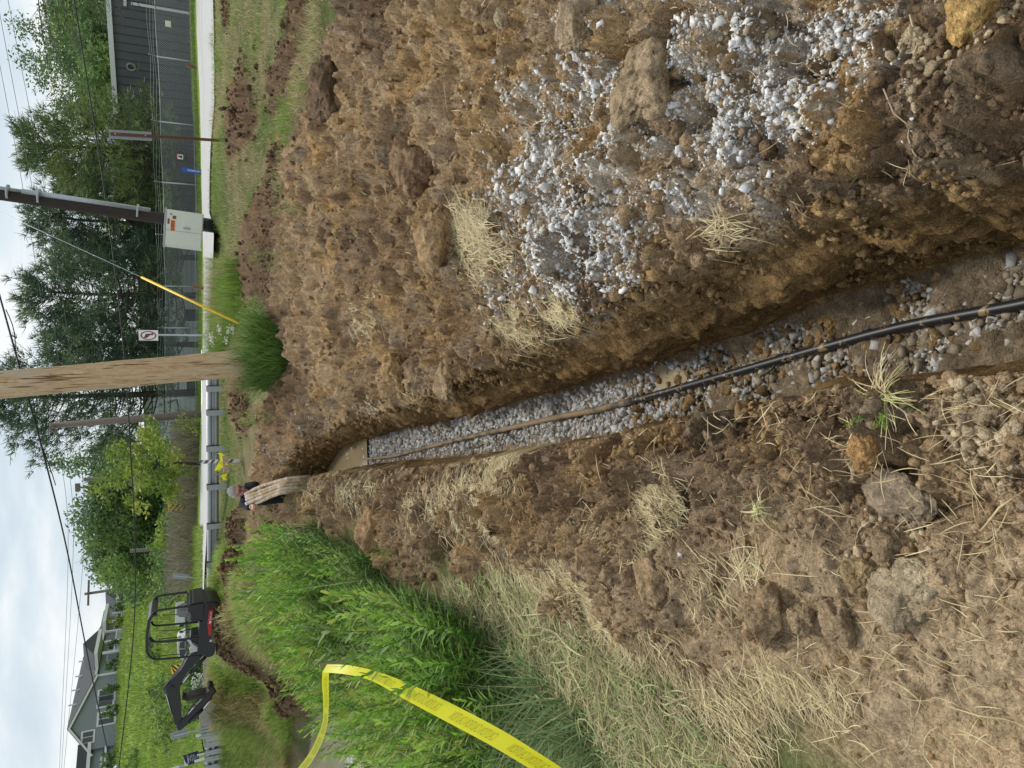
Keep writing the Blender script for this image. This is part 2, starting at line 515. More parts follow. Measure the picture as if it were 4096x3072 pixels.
def hit(X, Y, far=30.0):
    "where the sight lines through pixels X, Y meet the ground"
    d = ray(np.asarray(X, float), np.asarray(Y, float))
    d = d / d[..., 1:2]
    ys = .45 * (far / .45) ** (np.arange(420) / 419)
    yhit = np.full(d.shape[0], far)
    done = np.zeros(d.shape[0], bool)
    for y in ys:
        below = (HC + d[:, 2] * y < hs(d[:, 0] * y, np.full(len(d), y))) & ~done
        yhit[below] = y; done |= below
        if done.all(): break
    return d[:, 0] * yhit, yhit, done

DRY = []
def _rect(X0, X1, Y0, Y1):
    Xm, Ym = (X0 + X1) / 2, (Y0 + Y1) / 2
    a, b, ok = hit(np.array([Xm, X0, X1, Xm, Xm]), np.array([Ym, Ym, Ym, Y0, Y1]))
    return float((a[1] + a[2]) / 2 if b[1] < 29 else a[0]), float((b[1] + b[2]) / 2 if b[1] < 29 else b[0]), float(abs(a[3] - a[4]) / 2), float(abs(min(b[1], 24) - b[2]) / 2)
for X0, X1, Y0, Y1, hh in ((915, 1055, 240, 620, .12), (960, 1110, 690, 1260, .10), (905, 925, 0, 110, .02), (1040, 1400, -150, 150, .12), (935, 1010, 1500, 1750, .08), (1090, 1130, 560, 760, .04)):
    cx, cy, rx, ry = _rect(X0, X1, Y0, Y1); PATCH.append((cx, cy, max(rx, .4), max(ry, .35), hh))
for X0, X1, Y0, Y1 in ((1010, 1150, 60, 420), (900, 1010, 600, 1000), (1000, 1090, 560, 760), (930, 1060, 0, 260)):
    DRY.append(_rect(X0, X1, Y0, Y1))
for Y in np.linspace(2130, 2680, 9):
    p = PX(905, Y, 19.25); PATCH.append((p.x, p.y, .75, .55, float(np.clip(PX(906 if Y > 2250 else 915, Y, 19.25).z - zbase(p.x, p.y), .05, .7))))
for Y in (2790, 2850):
    p = PX(900, Y, 19.3); PATCH.append((p.x, p.y, .6, .5, float(np.clip(PX(890, Y, 19.3).z - zbase(p.x, p.y), .05, .7))))

# ------------------------------------------------------------------ ground sheet
def col_mix(a, b, t): return a * (1 - t[..., None]) + b * t[..., None]
C_TAN, C_BRN, C_DRK = np.array([.42, .29, .165]), np.array([.30, .195, .105]), np.array([.135, .088, .053])
C_OCH, C_GRY = np.array([.45, .285, .125]), np.array([.40, .32, .225])
def soil_col(x, y, z):
    a = sstep(-.5, .5, fbm(x, y, 1.1, 4, 100)); b = sstep(.05, .6, fbm(x, y, 2.0, 4, 110)); c = sstep(.25, .75, fbm(x, y, 3.1, 4, 120))
    d = sstep(-.1, .7, fbm(x, y, 9, 3, 130))
    col = col_mix(np.broadcast_to(C_BRN, x.shape + (3,)), C_TAN, a)
    col = col_mix(col, C_DRK, b * .7)
    col = col_mix(col, C_OCH, c * .75)
    col = col_mix(col, C_GRY, d * .35)
    return col

DUST = None
def dust_at(x, y):
    i = np.clip(((x + 1.5) / .025).astype(int), 0, DUST.shape[0] - 1); j = np.clip(((y - .5) / .025).astype(int), 0, DUST.shape[1] - 1)
    d = DUST[i, j] * ((x > -1.5) & (x < 3.5) & (y > .5) & (y < 13))
    return np.clip(d, 0, 1) * sstep(-.3, .45, fbm(x, y, 14, 4, 146, .65))

def ground():
    ys = [-6, -4, -2.5, -1.5, -.8, -.3, 0, .15, .25, .35]
    while ys[-1] < 16: ys.append(ys[-1] + .0036 * max(ys[-1], .5) ** 1.22)
    while ys[-1] < 1200: ys.append(ys[-1] + .012 * ys[-1] ** 1.13)
    ys = np.array(ys)[:, None]
    NL, NW1, NF, NW2, NR = 400, 14, 52, 64, 430
    tl = np.linspace(1, 0, NL)[None, :]
    ya = np.abs(ys)
    extL, extR = .66 * ya + .5, .62 * ya + .5
    def g(t, ext, far):
        u = np.minimum(t / .82, 1); v = np.clip((t - .82) / .18, 0, 1)
        return ext * (.25 * u ** 2 + .75 * u) + (far - ext) * v ** 2.2
    xl = lip_l(ys) - g(tl, extL, 3 * ya + 25)
    tr = np.linspace(0, 1, NR)[None, :]
    xr = lip_r(ys) + g(tr, extR, 3 * ya + 25)
    Y = lambda n: np.broadcast_to(ys, (len(ys), n))
    ZL = H(xl, Y(NL)); ZR = H(xr, Y(NR))
    sf = np.linspace(0, 1, NF + 2)[None, 1:-1]
    xf = flo_l(ys) + (fr(ys) - flo_l(ys)) * sf
    ZF = floor_z(ys) + .012 * fbm(xf, Y(NF), 7, 3, 71) + .03 * (np.abs(sf - .5) * 2) ** 4 + .04 * clods(xf, Y(NF), 6, 72, .4) * sstep(3.4, 2.2, ys) + .012 * clods(xf, Y(NF), 30, 75, .9)
    s1 = np.linspace(0, 1, NW1 + 2)[None, 1:-1]
    zl0, zf0 = ZL[:, -1:], ZF[:, :1]
    zw1 = zl0 + (zf0 - zl0) * s1
    dep = np.clip((zl0 - zf0) / .4, 0, 1)
    xw1 = lip_l(ys) + (flo_l(ys) - lip_l(ys)) * s1 + (.035 * fbm(Y(NW1) * 1.0, zw1, 3, 4, 80)) * np.sin(np.pi * s1) * dep
    s2 = np.linspace(0, 1, NW2 + 2)[None, 1:-1]
    zr0, zf1 = ZR[:, :1], ZF[:, -1:]
    zw2 = zf1 + (zr0 - zf1) * s2
    dep2 = np.clip((zr0 - zf1) / .4, 0, 1)
    bulge = s2 ** 2.2
    xw2 = fr(ys) + (lip_r(ys) - fr(ys)) * bulge + dep2 * np.sin(np.pi * np.clip(s2 * .92 + .04, 0, 1)) * (.05 * fbm(Y(NW2), zw2 * 1.6, 2.2, 5, 84) + .022 * facets(Y(NW2), zw2 * 1.5, 6, 86) + .010 * facets(Y(NW2), zw2, 15, 87) + .006 * facets(Y(NW2), zw2, 40, 88) + .008 * clods(Y(NW2), zw2, 22, 89, .4) - .006)
    X = np.concatenate([xl, xw1, xf, xw2, xr], 1)
    Z = np.concatenate([ZL, zw1, ZF, zw2, ZR], 1)
    n = X.shape[1]; YY = np.broadcast_to(ys, X.shape)
    bl = sstep(13.2, 14.2, YY)
    Z = np.where(YY > 13.2, Z * (1 - bl) + H(X, np.ascontiguousarray(YY)) * bl, Z)
    V = np.stack([X, YY, Z], -1).reshape(-1, 3)
    idx = np.arange(len(ys) * n).reshape(len(ys), n)
    Q = np.stack([idx[:-1, :-1], idx[:-1, 1:], idx[1:, 1:], idx[1:, :-1]], -1).reshape(-1, 4)
    # colours: what the stuff is; the cut trench walls also carry painted shade
    D = dirt_mask(X, YY)
    soil = soil_col(X, YY, Z)
    fp = np.clip(1.5 - np.abs(YY - 1) * 0, 0, 1)
    left = sstep(0, -.5, X - lip_l(YY)) * sstep(3.5, 1.2, YY)
    soil = col_mix(soil, np.array([.46, .345, .215]), left * .75)
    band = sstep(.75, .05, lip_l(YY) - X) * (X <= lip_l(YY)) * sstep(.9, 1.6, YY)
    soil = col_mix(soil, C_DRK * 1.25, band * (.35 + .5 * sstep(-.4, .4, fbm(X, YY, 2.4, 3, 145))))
    dst = dust_at(X, YY)
    soil = col_mix(soil, np.array([.62, .585, .52]), dst * .45 * (X > lip_r(YY) - .02))
    drk = sstep(8.0, 11.5, YY) * sstep(.1, -.3, X - 3) * .45
    soil = col_mix(soil, C_DRK * 1.2, drk * (.5 + .5 * sstep(-.3, .3, fbm(X, YY, .8, 3, 140))))
    pd = np.zeros_like(X)
    for cx, cy, rx, ry, hh in PATCH:
        pd = np.maximum(pd, 1 - sstep(.9, 1.3, np.hypot((X - cx) / rx, (YY - cy) / ry)))
    soil = col_mix(soil, np.array([.14, .09, .055]), pd * .8)
    lo, hi = NL, NL + NW1 + NF + NW2
    wall = np.array([.215, .132, .052])  # ochre subsoil, made darker to put the trench's shade into the colour
    k = np.zeros_like(X)
    k[:, NL:NL + NW1] = 1; k[:, NL + NW1 + NF:hi] = 1
    ed = np.concatenate([np.zeros((1, NL)), 1 - s1 * 0, np.zeros((1, NF)), 1 - sstep(.90, 1, s2), np.zeros((1, NR))], 1)
    strat = .75 + .35 * sstep(-.4, .5, fbm(YY * .5, Z * 9, 2.5, 4, 150))
    soil = np.where((k > 0)[..., None], col_mix(soil, wall, np.broadcast_to(ed, X.shape) * .85) * strat[..., None], soil)
    flr = np.zeros_like(X); flr[:, NL + NW1:NL + NW1 + NF] = 1
    soil = np.where((flr > 0)[..., None], np.array([.25, .19, .125]) * (.8 + .3 * fbm(X, YY, 6, 3, 160))[..., None], soil)
    gr = col_mix(np.broadcast_to(np.array([.19, .165, .085]), X.shape + (3,)), np.array([.10, .125, .04]), sstep(-.4, .4, fbm(X, YY, 1.2, 4, 170)))
    lawn = col_mix(np.broadcast_to(np.array([.20, .285, .045]), X.shape + (3,)), np.array([.14, .225, .035]), sstep(-.5, .5, fbm(X, YY, .22, 5, 175)))
    gr = col_mix(gr, lawn, sstep(24, 30, YY))
    pondbed = sstep(-.95, -1.15, Z) * (YY > 4) * (X < -2)
    gr = col_mix(gr, np.array([.10, .085, .05]), pondbed)
    yard = sstep(36, 41, YY) * sstep(-3, 3, X)
    gr = col_mix(gr, np.array([.12, .13, .06]), yard * .6)
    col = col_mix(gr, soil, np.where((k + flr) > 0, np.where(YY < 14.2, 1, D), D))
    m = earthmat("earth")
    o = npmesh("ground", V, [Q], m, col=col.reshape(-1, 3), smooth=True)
    tag(o, kind="structure")
    return o
# ------------------------------------------------------------------ things that lie and grow on the ground
def PROJ(P):
    P = np.asarray(P, float)
    q = P - np.array([0, 0, HC])
    d = q @ F0
    return 2048 - FPX * (q @ UV) / d, 3072 - (1536 + FPX * (q @ RV) / d), d

def inpoly(X, Y, poly):
    r = np.zeros(X.shape, bool)
    n = len(poly)
    for i in range(n):
        x1, y1 = poly[i]; x2, y2 = poly[(i + 1) % n]
        c = ((y1 > Y) != (y2 > Y)) & (X < (x2 - x1) * (Y - y1) / ((y2 - y1) if y2 != y1 else 1e-9) + x1)
        r ^= c
    return r

def world_in_poly(n, box, poly, cond=None, tries=40):
    "n ground points inside a box of land whose place in the photograph lies in a polygon (display pixels)"
    poly = [(a * DS, b * DS) for a, b in poly]
    out = []
    cnt = 0
    for _ in range(tries):
        m = n * 2
        # even in picture depth: more points near
        y = box[2] * (box[3] / box[2]) ** rng.random(m) if box[2] > 0 else rng.uniform(box[2], box[3], m)
        x = rng.uniform(box[0], box[1], m)
        z = hs(x, y)
        X, Y, d = PROJ(np.stack([x, y, z], -1))
        ok = inpoly(X, Y, poly)
        if cond is not None: ok &= cond(x, y, z)
        out.append(np.stack([x[ok], y[ok]], -1)); cnt += ok.sum()
        if cnt >= n: break
    o = np.concatenate(out)[:n]
    return o[:, 0], o[:, 1]

_t = (1 + 5 ** .5) / 2
ICO_V = np.array([(-1, _t, 0), (1, _t, 0), (-1, -_t, 0), (1, -_t, 0), (0, -1, _t), (0, 1, _t), (0, -1, -_t), (0, 1, -_t), (_t, 0, -1), (_t, 0, 1), (-_t, 0, -1), (-_t, 0, 1)])
ICO_V /= np.linalg.norm(ICO_V[0])
ICO_F = np.array([(0, 11, 5), (0, 5, 1), (0, 1, 7), (0, 7, 10), (0, 10, 11), (1, 5, 9), (5, 11, 4), (11, 10, 2), (10, 7, 6), (7, 1, 8), (3, 9, 4), (3, 4, 2), (3, 2, 6), (3, 6, 8), (3, 8, 9), (4, 9, 5), (2, 4, 11), (6, 2, 10), (8, 6, 7), (9, 8, 1)])
def _subdiv(V, F):
    V = list(map(tuple, V)); c = {}; G = []
    def mid(a, b):
        k = (min(a, b), max(a, b))
        if k not in c:
            m = (np.array(V[a]) + np.array(V[b])) / 2; m /= np.linalg.norm(m)
            c[k] = len(V); V.append(tuple(m))
        return c[k]
    for a, b, d in F:
        e, f, g = mid(a, b), mid(b, d), mid(d, a)
        G += [(a, e, g), (b, f, e), (d, g, f), (e, f, g)]
    return np.array(V), np.array(G)
ICO2_V, ICO2_F = _subdiv(ICO_V, ICO_F)
ICO3_V, ICO3_F = _subdiv(ICO2_V, ICO2_F)
ICO4_V, ICO4_F = _subdiv(ICO3_V, ICO3_F)
ICO5_V, ICO5_F = _subdiv(ICO4_V, ICO4_F)

def rand_rot(n):
    q = rng.normal(size=(n, 4)); q /= np.linalg.norm(q, axis=1)[:, None]
    w, x, y, z = q.T
    return np.stack([1 - 2 * (y * y + z * z), 2 * (x * y - z * w), 2 * (x * z + y * w), 2 * (x * y + z * w), 1 - 2 * (x * x + z * z), 2 * (y * z - x * w), 2 * (x * z - y * w), 2 * (y * z + x * w), 1 - 2 * (x * x + y * y)], -1).reshape(n, 3, 3)

def rocks(P, size, asp=(.55, 1.0), jit=.22, tpl=None):
    "angular stones: V (n*k,3), F"
    TV, TF = tpl or (ICO_V, ICO_F)
    n, k = len(P), len(TV)
    v = TV[None] * (1 + rng.uniform(-jit, jit, (n, k, 1)))
    sc = np.stack([rng.uniform(1.0, 1.35, n), rng.uniform(.7, 1.0, n), rng.uniform(*asp, n)], -1)
    v = v * sc[:, None, :] * size[:, None, None] * .5
    v = np.einsum('nij,nkj->nki', rand_rot(n), v) + P[:, None, :]
    F = (TF[None] + (np.arange(n) * k)[:, None, None]).reshape(-1, 3)
    return v.reshape(-1, 3), F, k

def rep(c, k): return np.repeat(c, k, axis=0)

M_STONE = mat("limestone", (.6, .6, .6), rough=.85, var=.22, vscale=60, bump=.002, bscale=200, spec=.25, attr="Col")
M_CLOD = earthmat("clod_earth", vs=75, dist=.007)
CUBE_V = np.array([(a, b, c) for a in (-.72, .72) for b in (-.72, .72) for c in (-.72, .72)], float)
CUBE_F = np.array([(0, 1, 3), (0, 3, 2), (4, 6, 7), (4, 7, 5), (0, 4, 5), (0, 5, 1), (2, 3, 7), (2, 7, 6), (0, 2, 6), (0, 6, 4), (1, 5, 7), (1, 7, 3)])
CUBE = (CUBE_V, CUBE_F)

# ---- white crushed limestone thrown over the heap
BL = [(1130, 330, 95, 150), (1200, 470, 120, 170), (1330, 500, 90, 120), (1080, 400, 60, 50), (1060, 600, 35, 80), (1020, 450, 30, 40), (1270, 130, 75, 110), (1310, 30, 60, 50), (1480, 120, 45, 90), (1540, 150, 45, 60), (1600, 90, 60, 60),
      (1690, 230, 50, 60), (1745, 260, 45, 50), (1820, 60, 60, 60), (1870, 120, 40, 60), (1560, 230, 50, 60), (1450, 260, 50, 50), (1740, 60, 60, 50), (1380, 590, 50, 40), (1240, 620, 60, 60), (1340, 300, 70, 60),
      (1600, 320, 50, 40), (1500, 430, 30, 40), (1640, 400, 14, 30), (1760, 180, 40, 60), (1330, 180, 60, 40)]
SM = [(800, 885, 22, 28), (660, 915, 22, 22), (580, 975, 18, 28), (925, 845, 20, 30), (1110, 660, 25, 30), (1550, 270, 80, 90), (700, 925, 25, 22), (620, 985, 25, 22), (1190, 330, 50, 120), (1160, 560, 60, 60), (545, 985, 12, 20)]
pts = []
for i, (cx, cy, rx, ry) in enumerate(BL):
    n = int(rx * ry * .115)
    a = rng.normal(size=(n, 2)) * .5
    pts.append(np.stack([(cx + a[:, 0] * rx) * DS, (cy + a[:, 1] * ry) * DS, np.full(n, 1.0)], -1))
for cx, cy, rx, ry in SM:
    n = int(rx * ry * .12) + 20
    a = rng.normal(size=(n, 2)) * .5
    pts.append(np.stack([(cx + a[:, 0] * rx) * DS, (cy + a[:, 1] * ry) * DS, np.full(n, .8)], -1))
n = 900
pts.append(np.stack([rng.uniform(1050, 2000, n) * DS, rng.uniform(0, 700, n) * DS, rng.uniform(.3, .9, n)], -1))
pts = np.concatenate(pts)
x, y, ok = hit(pts[:, 0], pts[:, 1])
keep = ok & (x > lip_r(y) + .02) & (y < 14)
keep &= (fbm(x, y, 5, 3, 200) + .5 * fbm(x, y, 14, 2, 203) > -.05) | (rng.random(len(x)) < .14)
x, y, k_ = x[keep], y[keep], pts[keep, 2]
sz = rng.lognormal(math.log(.0140), .42, len(x)) * k_ * np.interp(y, [1, 2, 3], [.72, .9, 1])
sz = np.clip(sz, .006, .042) * np.interp(y, [1, 4, 10], [1, .95, 1.5])
z = H(x, y) + sz * rng.uniform(-.12, .28, len(x))
V, F, k = rocks(np.stack([x, y, z], -1), sz, asp=(.3, .75), jit=.42, tpl=CUBE)
g = rng.uniform(.52, .86, (len(x), 1)); c = g * np.array([[1.0, .985, .95]])
dirty = rng.random(len(x)) < .20
c[dirty] = c[dirty] * np.array([.72, .60, .44])
o = npmesh("gravel_scatter", V, [F], M_STONE, col=rep(c, k)); tag(o, "white crushed limestone gravel strewn over the brown spoil heap", "gravel", kind="stuff")

_h, _, _ = np.histogram2d(x, y, bins=(200, 500), range=((-1.5, 3.5), (.5, 13)), weights=np.clip(sz / .012, .3, 2))
for _ in range(3):
    _h = (_h + np.roll(_h, 1, 0) + np.roll(_h, -1, 0) + np.roll(_h, 1, 1) + np.roll(_h, -1, 1)) / 5
DUST = np.clip(_h * np.interp(.5 + (np.arange(500) + .5) * .025, [1, 3, 8], [1.6, 1.1, .8])[None], 0, 1)
ground()

# fines round the stones
m_ = rng.integers(0, len(x), 14000)
xx = x[m_] + rng.normal(size=14000) * .03; yy = y[m_] + rng.normal(size=14000) * .035
q = (xx > lip_r(yy) + .02); xx, yy = xx[q], yy[q]
s2 = rng.uniform(.003, .008, len(xx)) * np.interp(yy, [1, 4, 10], [1, 1.2, 2])
V, F, k = rocks(np.stack([xx, yy, H(xx, yy) + s2 * .2], -1), s2, jit=.3, tpl=CUBE)
g = rng.uniform(.5, .8, (len(xx), 1)) * np.array([[1, .97, .92]])
o = npmesh("gravel_chippings", V, [F], M_STONE, col=rep(g, k)); tag(o, "fine pale stone chippings between the white gravel", "gravel", kind="stuff")

# ---- gravel bed of the trench
n = 15000
y = 1.0 * (12.6 / 1.0) ** rng.random(n); y = np.sort(y)
s = rng.random(n)
x = flo_l(y) + (fr(y) - flo_l(y)) * (s * 1.06 - .03)
keep = (rng.random(n) < np.interp(y, [1, 1.8, 2.6, 3.0, 13], [.95, .7, .55, 1, 1])) & ~((y > 8.9) & (y < 11.2) & (rng.random(n) < .96))
x, y = x[keep], y[keep]
sz = np.clip(rng.lognormal(math.log(.02), .33, len(x)), .009, .045) * np.interp(y, [1, 5, 12], [1, 1.25, 1.8])
z = floor_z(y) + .012 * fbm(x, y, 7, 3, 71) + sz * .25 + np.where(y < 3, .012, 0)
V, F, k = rocks(np.stack([x, y, z], -1), sz, asp=(.4, .85), jit=.36, tpl=CUBE)
g = rng.uniform(.28, .56, (len(x), 1)) * np.array([[1, .985, .95]])
dirty = rng.random(len(x)) < np.interp(y, [1, 2.7, 3.2, 12], [.75, .6, .15, .12])
g[dirty] *= np.array([.60, .50, .37])
o = npmesh("trench_gravel", V, [F], M_STONE, col=rep(g, k)); tag(o, "grey gravel bed on the floor of the trench", "gravel", kind="stuff")

# ---- crumbs of soil everywhere
n = 24000
y = .8 * (15 / .8) ** rng.random(n)
x = rng.uniform(-.66, .60, n) * y + rng.normal(size=n) * .2
ed = rng.random(n) < .10
x = np.where(ed, np.where(rng.random(n) < .5, lip_r(y) + rng.random(n) * .12, lip_l(y) - rng.random(n) * .10), x)
d = dirt_mask(x, y)
ins = (x > lip_l(y)) & (x < lip_r(y))
foot = (x < lip_l(y) - .45) & (y < 2.0)
keep = (rng.random(n) < d) & (~ins) & (~foot | (rng.random(n) < .25))
x, y = x[keep], y[keep]
sz = np.clip(rng.lognormal(math.log(.0115), .60, len(x)), .005, .06) * np.interp(y, [.8, 3, 10], [.75, 1.25, 2.0])
z = H(x, y) + sz * rng.uniform(-.22, .15, len(x))
V, F, k = rocks(np.stack([x, y, z], -1), sz, asp=(.6, 1), jit=.30, tpl=(ICO2_V, ICO2_F))
c = soil_col(x, y, z) * rng.uniform(.88, 1.22, (len(x), 1))
gd = sstep(9, 12, y)[:, None]
c = c * (1 - gd * .3)
o = npmesh("soil_crumbs", V, [F], M_CLOD, col=rep(c, k)); tag(o, "loose crumbs of brown soil on the spoil heap", "soil", kind="stuff")
n = 5200
y = 1.0 * (12 / 1.0) ** rng.random(n); sw = rng.random(n) ** .8
zt = H(lip_r(y) + .03, y); zz = floor_z(y) + (zt - floor_z(y)) * sw
x = fr(y) + (lip_r(y) - fr(y)) * sw ** 2.2 + .01
sz = np.clip(rng.lognormal(math.log(.012), .6, n), .005, .05) * np.interp(y, [1, 3, 10], [.8, 1.2, 2])
V, F, k = rocks(np.stack([x, y, zz], -1), sz, asp=(.6, 1), jit=.3, tpl=(ICO2_V, ICO2_F))
c = np.array([[.33, .215, .10]]) * rng.uniform(.6, 1.25, (n, 1))
tag(npmesh("wall_crumbs", V, [F], M_CLOD, col=rep(c, k)), "crumbs and lumps of earth standing out of the cut trench wall", "soil", kind="stuff")
n = 900
y = rng.uniform(1.1, 3.2, n); x = flo_l(y) + (fr(y) - flo_l(y)) * rng.random(n)
sz = np.clip(rng.lognormal(math.log(.020), .6, n), .007, .06)
V, F, k = rocks(np.stack([x, y, floor_z(y) + .012 + sz * .1], -1), sz, asp=(.6, 1), jit=.3, tpl=(ICO2_V, ICO2_F))
c = np.array([[.30, .20, .10]]) * rng.uniform(.6, 1.3, (n, 1))
o = npmesh("trench_crumbs", V, [F], M_CLOD, col=rep(c, k), smooth=True); tag(o, "damp soil crumbs fallen onto the trench floor", "soil", kind="stuff")

# tan pebbles by the near left lip and along the near right edge
P_ = []
for cx, cy, rx, ry, n in ((2110, 890, 110, 110, 420), (2170, 1000, 60, 80, 90), (2080, 790, 50, 40, 50), (2150, 60, 90, 120, 110), (2050, 170, 110, 80, 70), (1890, 1160, 120, 80, 60)):
    a = rng.normal(size=(n, 2)) * .5
    P_.append(np.stack([(cx + a[:, 0] * rx) * DS, (cy + a[:, 1] * ry) * DS], -1))
P_ = np.concatenate(P_)
x, y, ok = hit(P_[:, 0], P_[:, 1]); q = ok & ((x < lip_l(y) - .01) | (x > lip_r(y) + .03)); x, y = x[q], y[q]
sz = np.clip(rng.lognormal(math.log(.013), .45, len(x)), .005, .035)
V, F, k = rocks(np.stack([x, y, H(x, y) + sz * .25], -1), sz, asp=(.6, .95), jit=.22, tpl=(ICO2_V, ICO2_F))
c = np.array([[.54, .42, .27]]) * rng.uniform(.7, 1.25, (len(x), 1))
o = npmesh("soil_pebbles", V, [F], M_CLOD, col=rep(c, k)); tag(o, "pale tan lumps and pebbles of dried clay beside the trench", "pebbles", kind="stuff")

# ---- big lumps one could pick up, each its own
def clod(X, Y, w, h, d, label, colr, seed, kind="soil_clod", cat="clod", sink=.25, rot=0, slab=False):
    x, y, ok = hit(np.array([X * DS]), np.array([Y * DS]))
    x, y = float(x[0]), float(y[0])
    v = ICO5_V.copy()
    a, b, c = v.T
    r_ = np.random.default_rng(seed)
    nn = r_.normal(size=(11, 3)); nn /= np.linalg.norm(nn, axis=1)[:, None]; dd = r_.uniform(.72, 1.0, 11)
    q = v @ nn.T
    cut = np.where(q > .05, dd[None] / np.maximum(q, .05), 9).min(1)
    n = np.minimum(cut, 1.12)
    n = n + .16 * fbm(a * 1.3 + seed, b * 1.3 + c, 1.0, 4, seed) - .10 * (1 - sstep(0, .08, np.abs(fbm(a + c, b - c * .6, 1.8, 2, seed + 9))))
    n = n + .05 * facets(a + c * .7, b + c * .4, 5, seed) + .035 * facets(a * 1.1 - c * .6, b + c * .5, 11, seed + 2) + .03 * fbm(a * 9 + b * 4, c * 9 - b * 5, 1, 4, seed + 4)
    v = v * n[:, None] * np.array([w, d, h]) / 2
    z = float(H(np.array([x]), np.array([y]))[0]) + h * (.5 - sink)
    cc = np.array(colr)[None] * 1.55 * (1 + .18 * fbm(a * 3 + seed, b * 3 + c * 2, 1, 4, seed + 5))[:, None]
    o = npmesh(kind, v, [ICO5_F], M_CLOD, col=np.clip(cc, .01, 1), smooth=True)
    o.location = (x, y, z); o.rotation_euler = (rng.uniform(-.15, .15), rng.uniform(-.15, .15), rot)
    tag(o, label, cat, "large clods of dug clay")
CL = [(1432, 1262, .20, .13, .15, "big tan clod with a smooth shaded face lying in the straw left of the trench", (.25, .175, .10), 1, .5),
      (1685, 1318, .17, .11, .13, "blocky brown clod with a reddish underside at the left edge of the straw", (.22, .155, .09), 2, .2),
      (1745, 1332, .09, .08, .08, "knobbly tan lump right beside the blocky reddish clod", (.24, .175, .105), 3, 1.0),
      (1822, 1338, .12, .08, .10, "smooth rounded brown clod between the knobbly lump and the pale cracked slab", (.215, .155, .095), 4, .3),
      (1945, 1300, .15, .07, .16, "pale grey tan cracked slab of dried clay near the bottom of the picture", (.25, .195, .125), 5, .7),
      (1972, 1258, .12, .06, .12, "pale dried clay plate leaning on the cracked slab", (.30, .24, .155), 6, .2),
      (1905, 1085, .17, .05, .15, "flat grey brown plate of mud stuck with straw bits left of the trench", (.20, .155, .105), 7, .9),
      (1868, 982, .10, .07, .07, "small rusty orange clod beside the dry grass tuft on the left lip", (.30, .175, .075), 8, .2),
      (1870, 1240, .085, .07, .08, "ochre brown cube of clay with a dark gap under it", (.23, .165, .085), 9, .4),
      (1915, 1182, .09, .07, .09, "small brown clod in front of the flat mud plate", (.21, .15, .09), 10, .8),
      (822, 1142, .42, .30, .32, "reddish brown clod standing at the edge of the green weeds", (.235, .15, .08), 11, .3),
      (960, 520, .42, .26, .34, "long upright slab of orange brown clay with spade marks on the spoil heap", (.25, .165, .09), 12, .2),
      (900, 350, .42, .24, .34, "broad brown clod on the spoil heap near the crest", (.185, .12, .07), 13, .6),
      (1420, 205, .30, .17, .26, "large tan block half covered in white gravel on the spoil heap", (.25, .185, .115), 14, .3),
      (1300, 60, .22, .14, .2, "light tan block with gravel on top at the right edge of the heap", (.26, .195, .125), 15, .3),
      (2125, 35, .125, .09, .10, "bright ochre clod in the near right corner", (.40, .26, .10), 16, .1),
      (2010, 95, .075, .06, .07, "cream coloured clay lump next to the bright ochre clod", (.36, .285, .18), 17, .5),
      (1935, 60, .08, .05, .06, "ochre clay lump half sunk in soil left of the cream lump", (.31, .22, .11), 18, .8),
      (1810, 690, .10, .07, .09, "orange brown lump of wet clay lying on the trench gravel", (.20, .13, .055), 19, .8),
      (860, 800, .3, .2, .25, "ochre lump near the top of the heap by the wooden pole", (.27, .175, .085), 20, .2),
      (1470, 255, .16, .10, .14, "brown clod ringed by white stones", (.2, .14, .085), 21, .4),
      (985, 830, .26, .15, .2, "tan clod beside the trench lip in line with the wooden pole", (.24, .17, .10), 22, .4),
      (720, 200, .5, .3, .4, "dark brown clod on the far right crest of the heap", (.12, .08, .05), 23, .4),
      (1085, 42, .10, .08, .05, "pale yellow stone on the spoil heap by the right edge", (.36, .29, .185), 24, .4)]
for X, Y, w_, h_, d_, lb, cc, sd_, rt in CL:
    clod(X, Y, w_, h_, d_, lb, cc, sd_, rot=rt, sink=.3)
# single white stones that catch the eye
SW = [(1640, 410, .042, "single white stone far from the others above the dark trench wall"), (2042, 272, .022, "small white stone below the pale roots near the right corner"), (2030, 828, .03, "white stone on the near left lip beside the grass tuft"),
      (1842, 40, .05, "largest of the white stones, a pair fused together near the right edge"), (1812, 268, .035, "grey white stone at the lower end of the gravel streak"), (1795, 188, .045, "oval white stone at the edge of the near gravel patch"),
      (1505, 1192, .02, "white stone among a few others on the left bank"), (1790, 345, .02, "tan stone at the lower end of the gravel streak")]
for X, Y, s_, lb in SW:
    x, y, ok = hit(np.array([X * DS]), np.array([Y * DS]))
    V, F, k = rocks(np.zeros((1, 3)), np.array([s_ * .85]), asp=(.5, .8), jit=.36, tpl=CUBE)
    cw = np.array([[.62, .62, .62]]) if 'tan' not in lb else np.array([[.36, .28, .18]])
    o = npmesh("limestone", V, [F], M_STONE, col=rep(cw, k))
    o.location = (x[0], y[0], H(x, y)[0] + s_ * .12); tag(o, lb, "stone")

# ------------------------------------------------------------------ blades and straws
M_GRASS = leafmat("grass_blade", trans=.35)
M_STRAW = leafmat("straw_blade", trans=.15, rough=.7)

def ribbons(pts, wid, side):
    "pts (n,k,3), wid (n,k), side (n,3) -> strips"
    n, k = pts.shape[:2]
    a = pts + side[:, None, :] * wid[..., None] * .5
    b = pts - side[:, None, :] * wid[..., None] * .5
    V = np.stack([a, b], 2).reshape(n, k * 2, 3)
    base = (np.arange(n) * k * 2)[:, None]
    fs = [np.stack([base + 2 * i, base + 2 * i + 1, base + 2 * i + 3, base + 2 * i + 2], -1).reshape(-1, 4) for i in range(k - 1)]
    return V.reshape(-1, 3), fs, k * 2

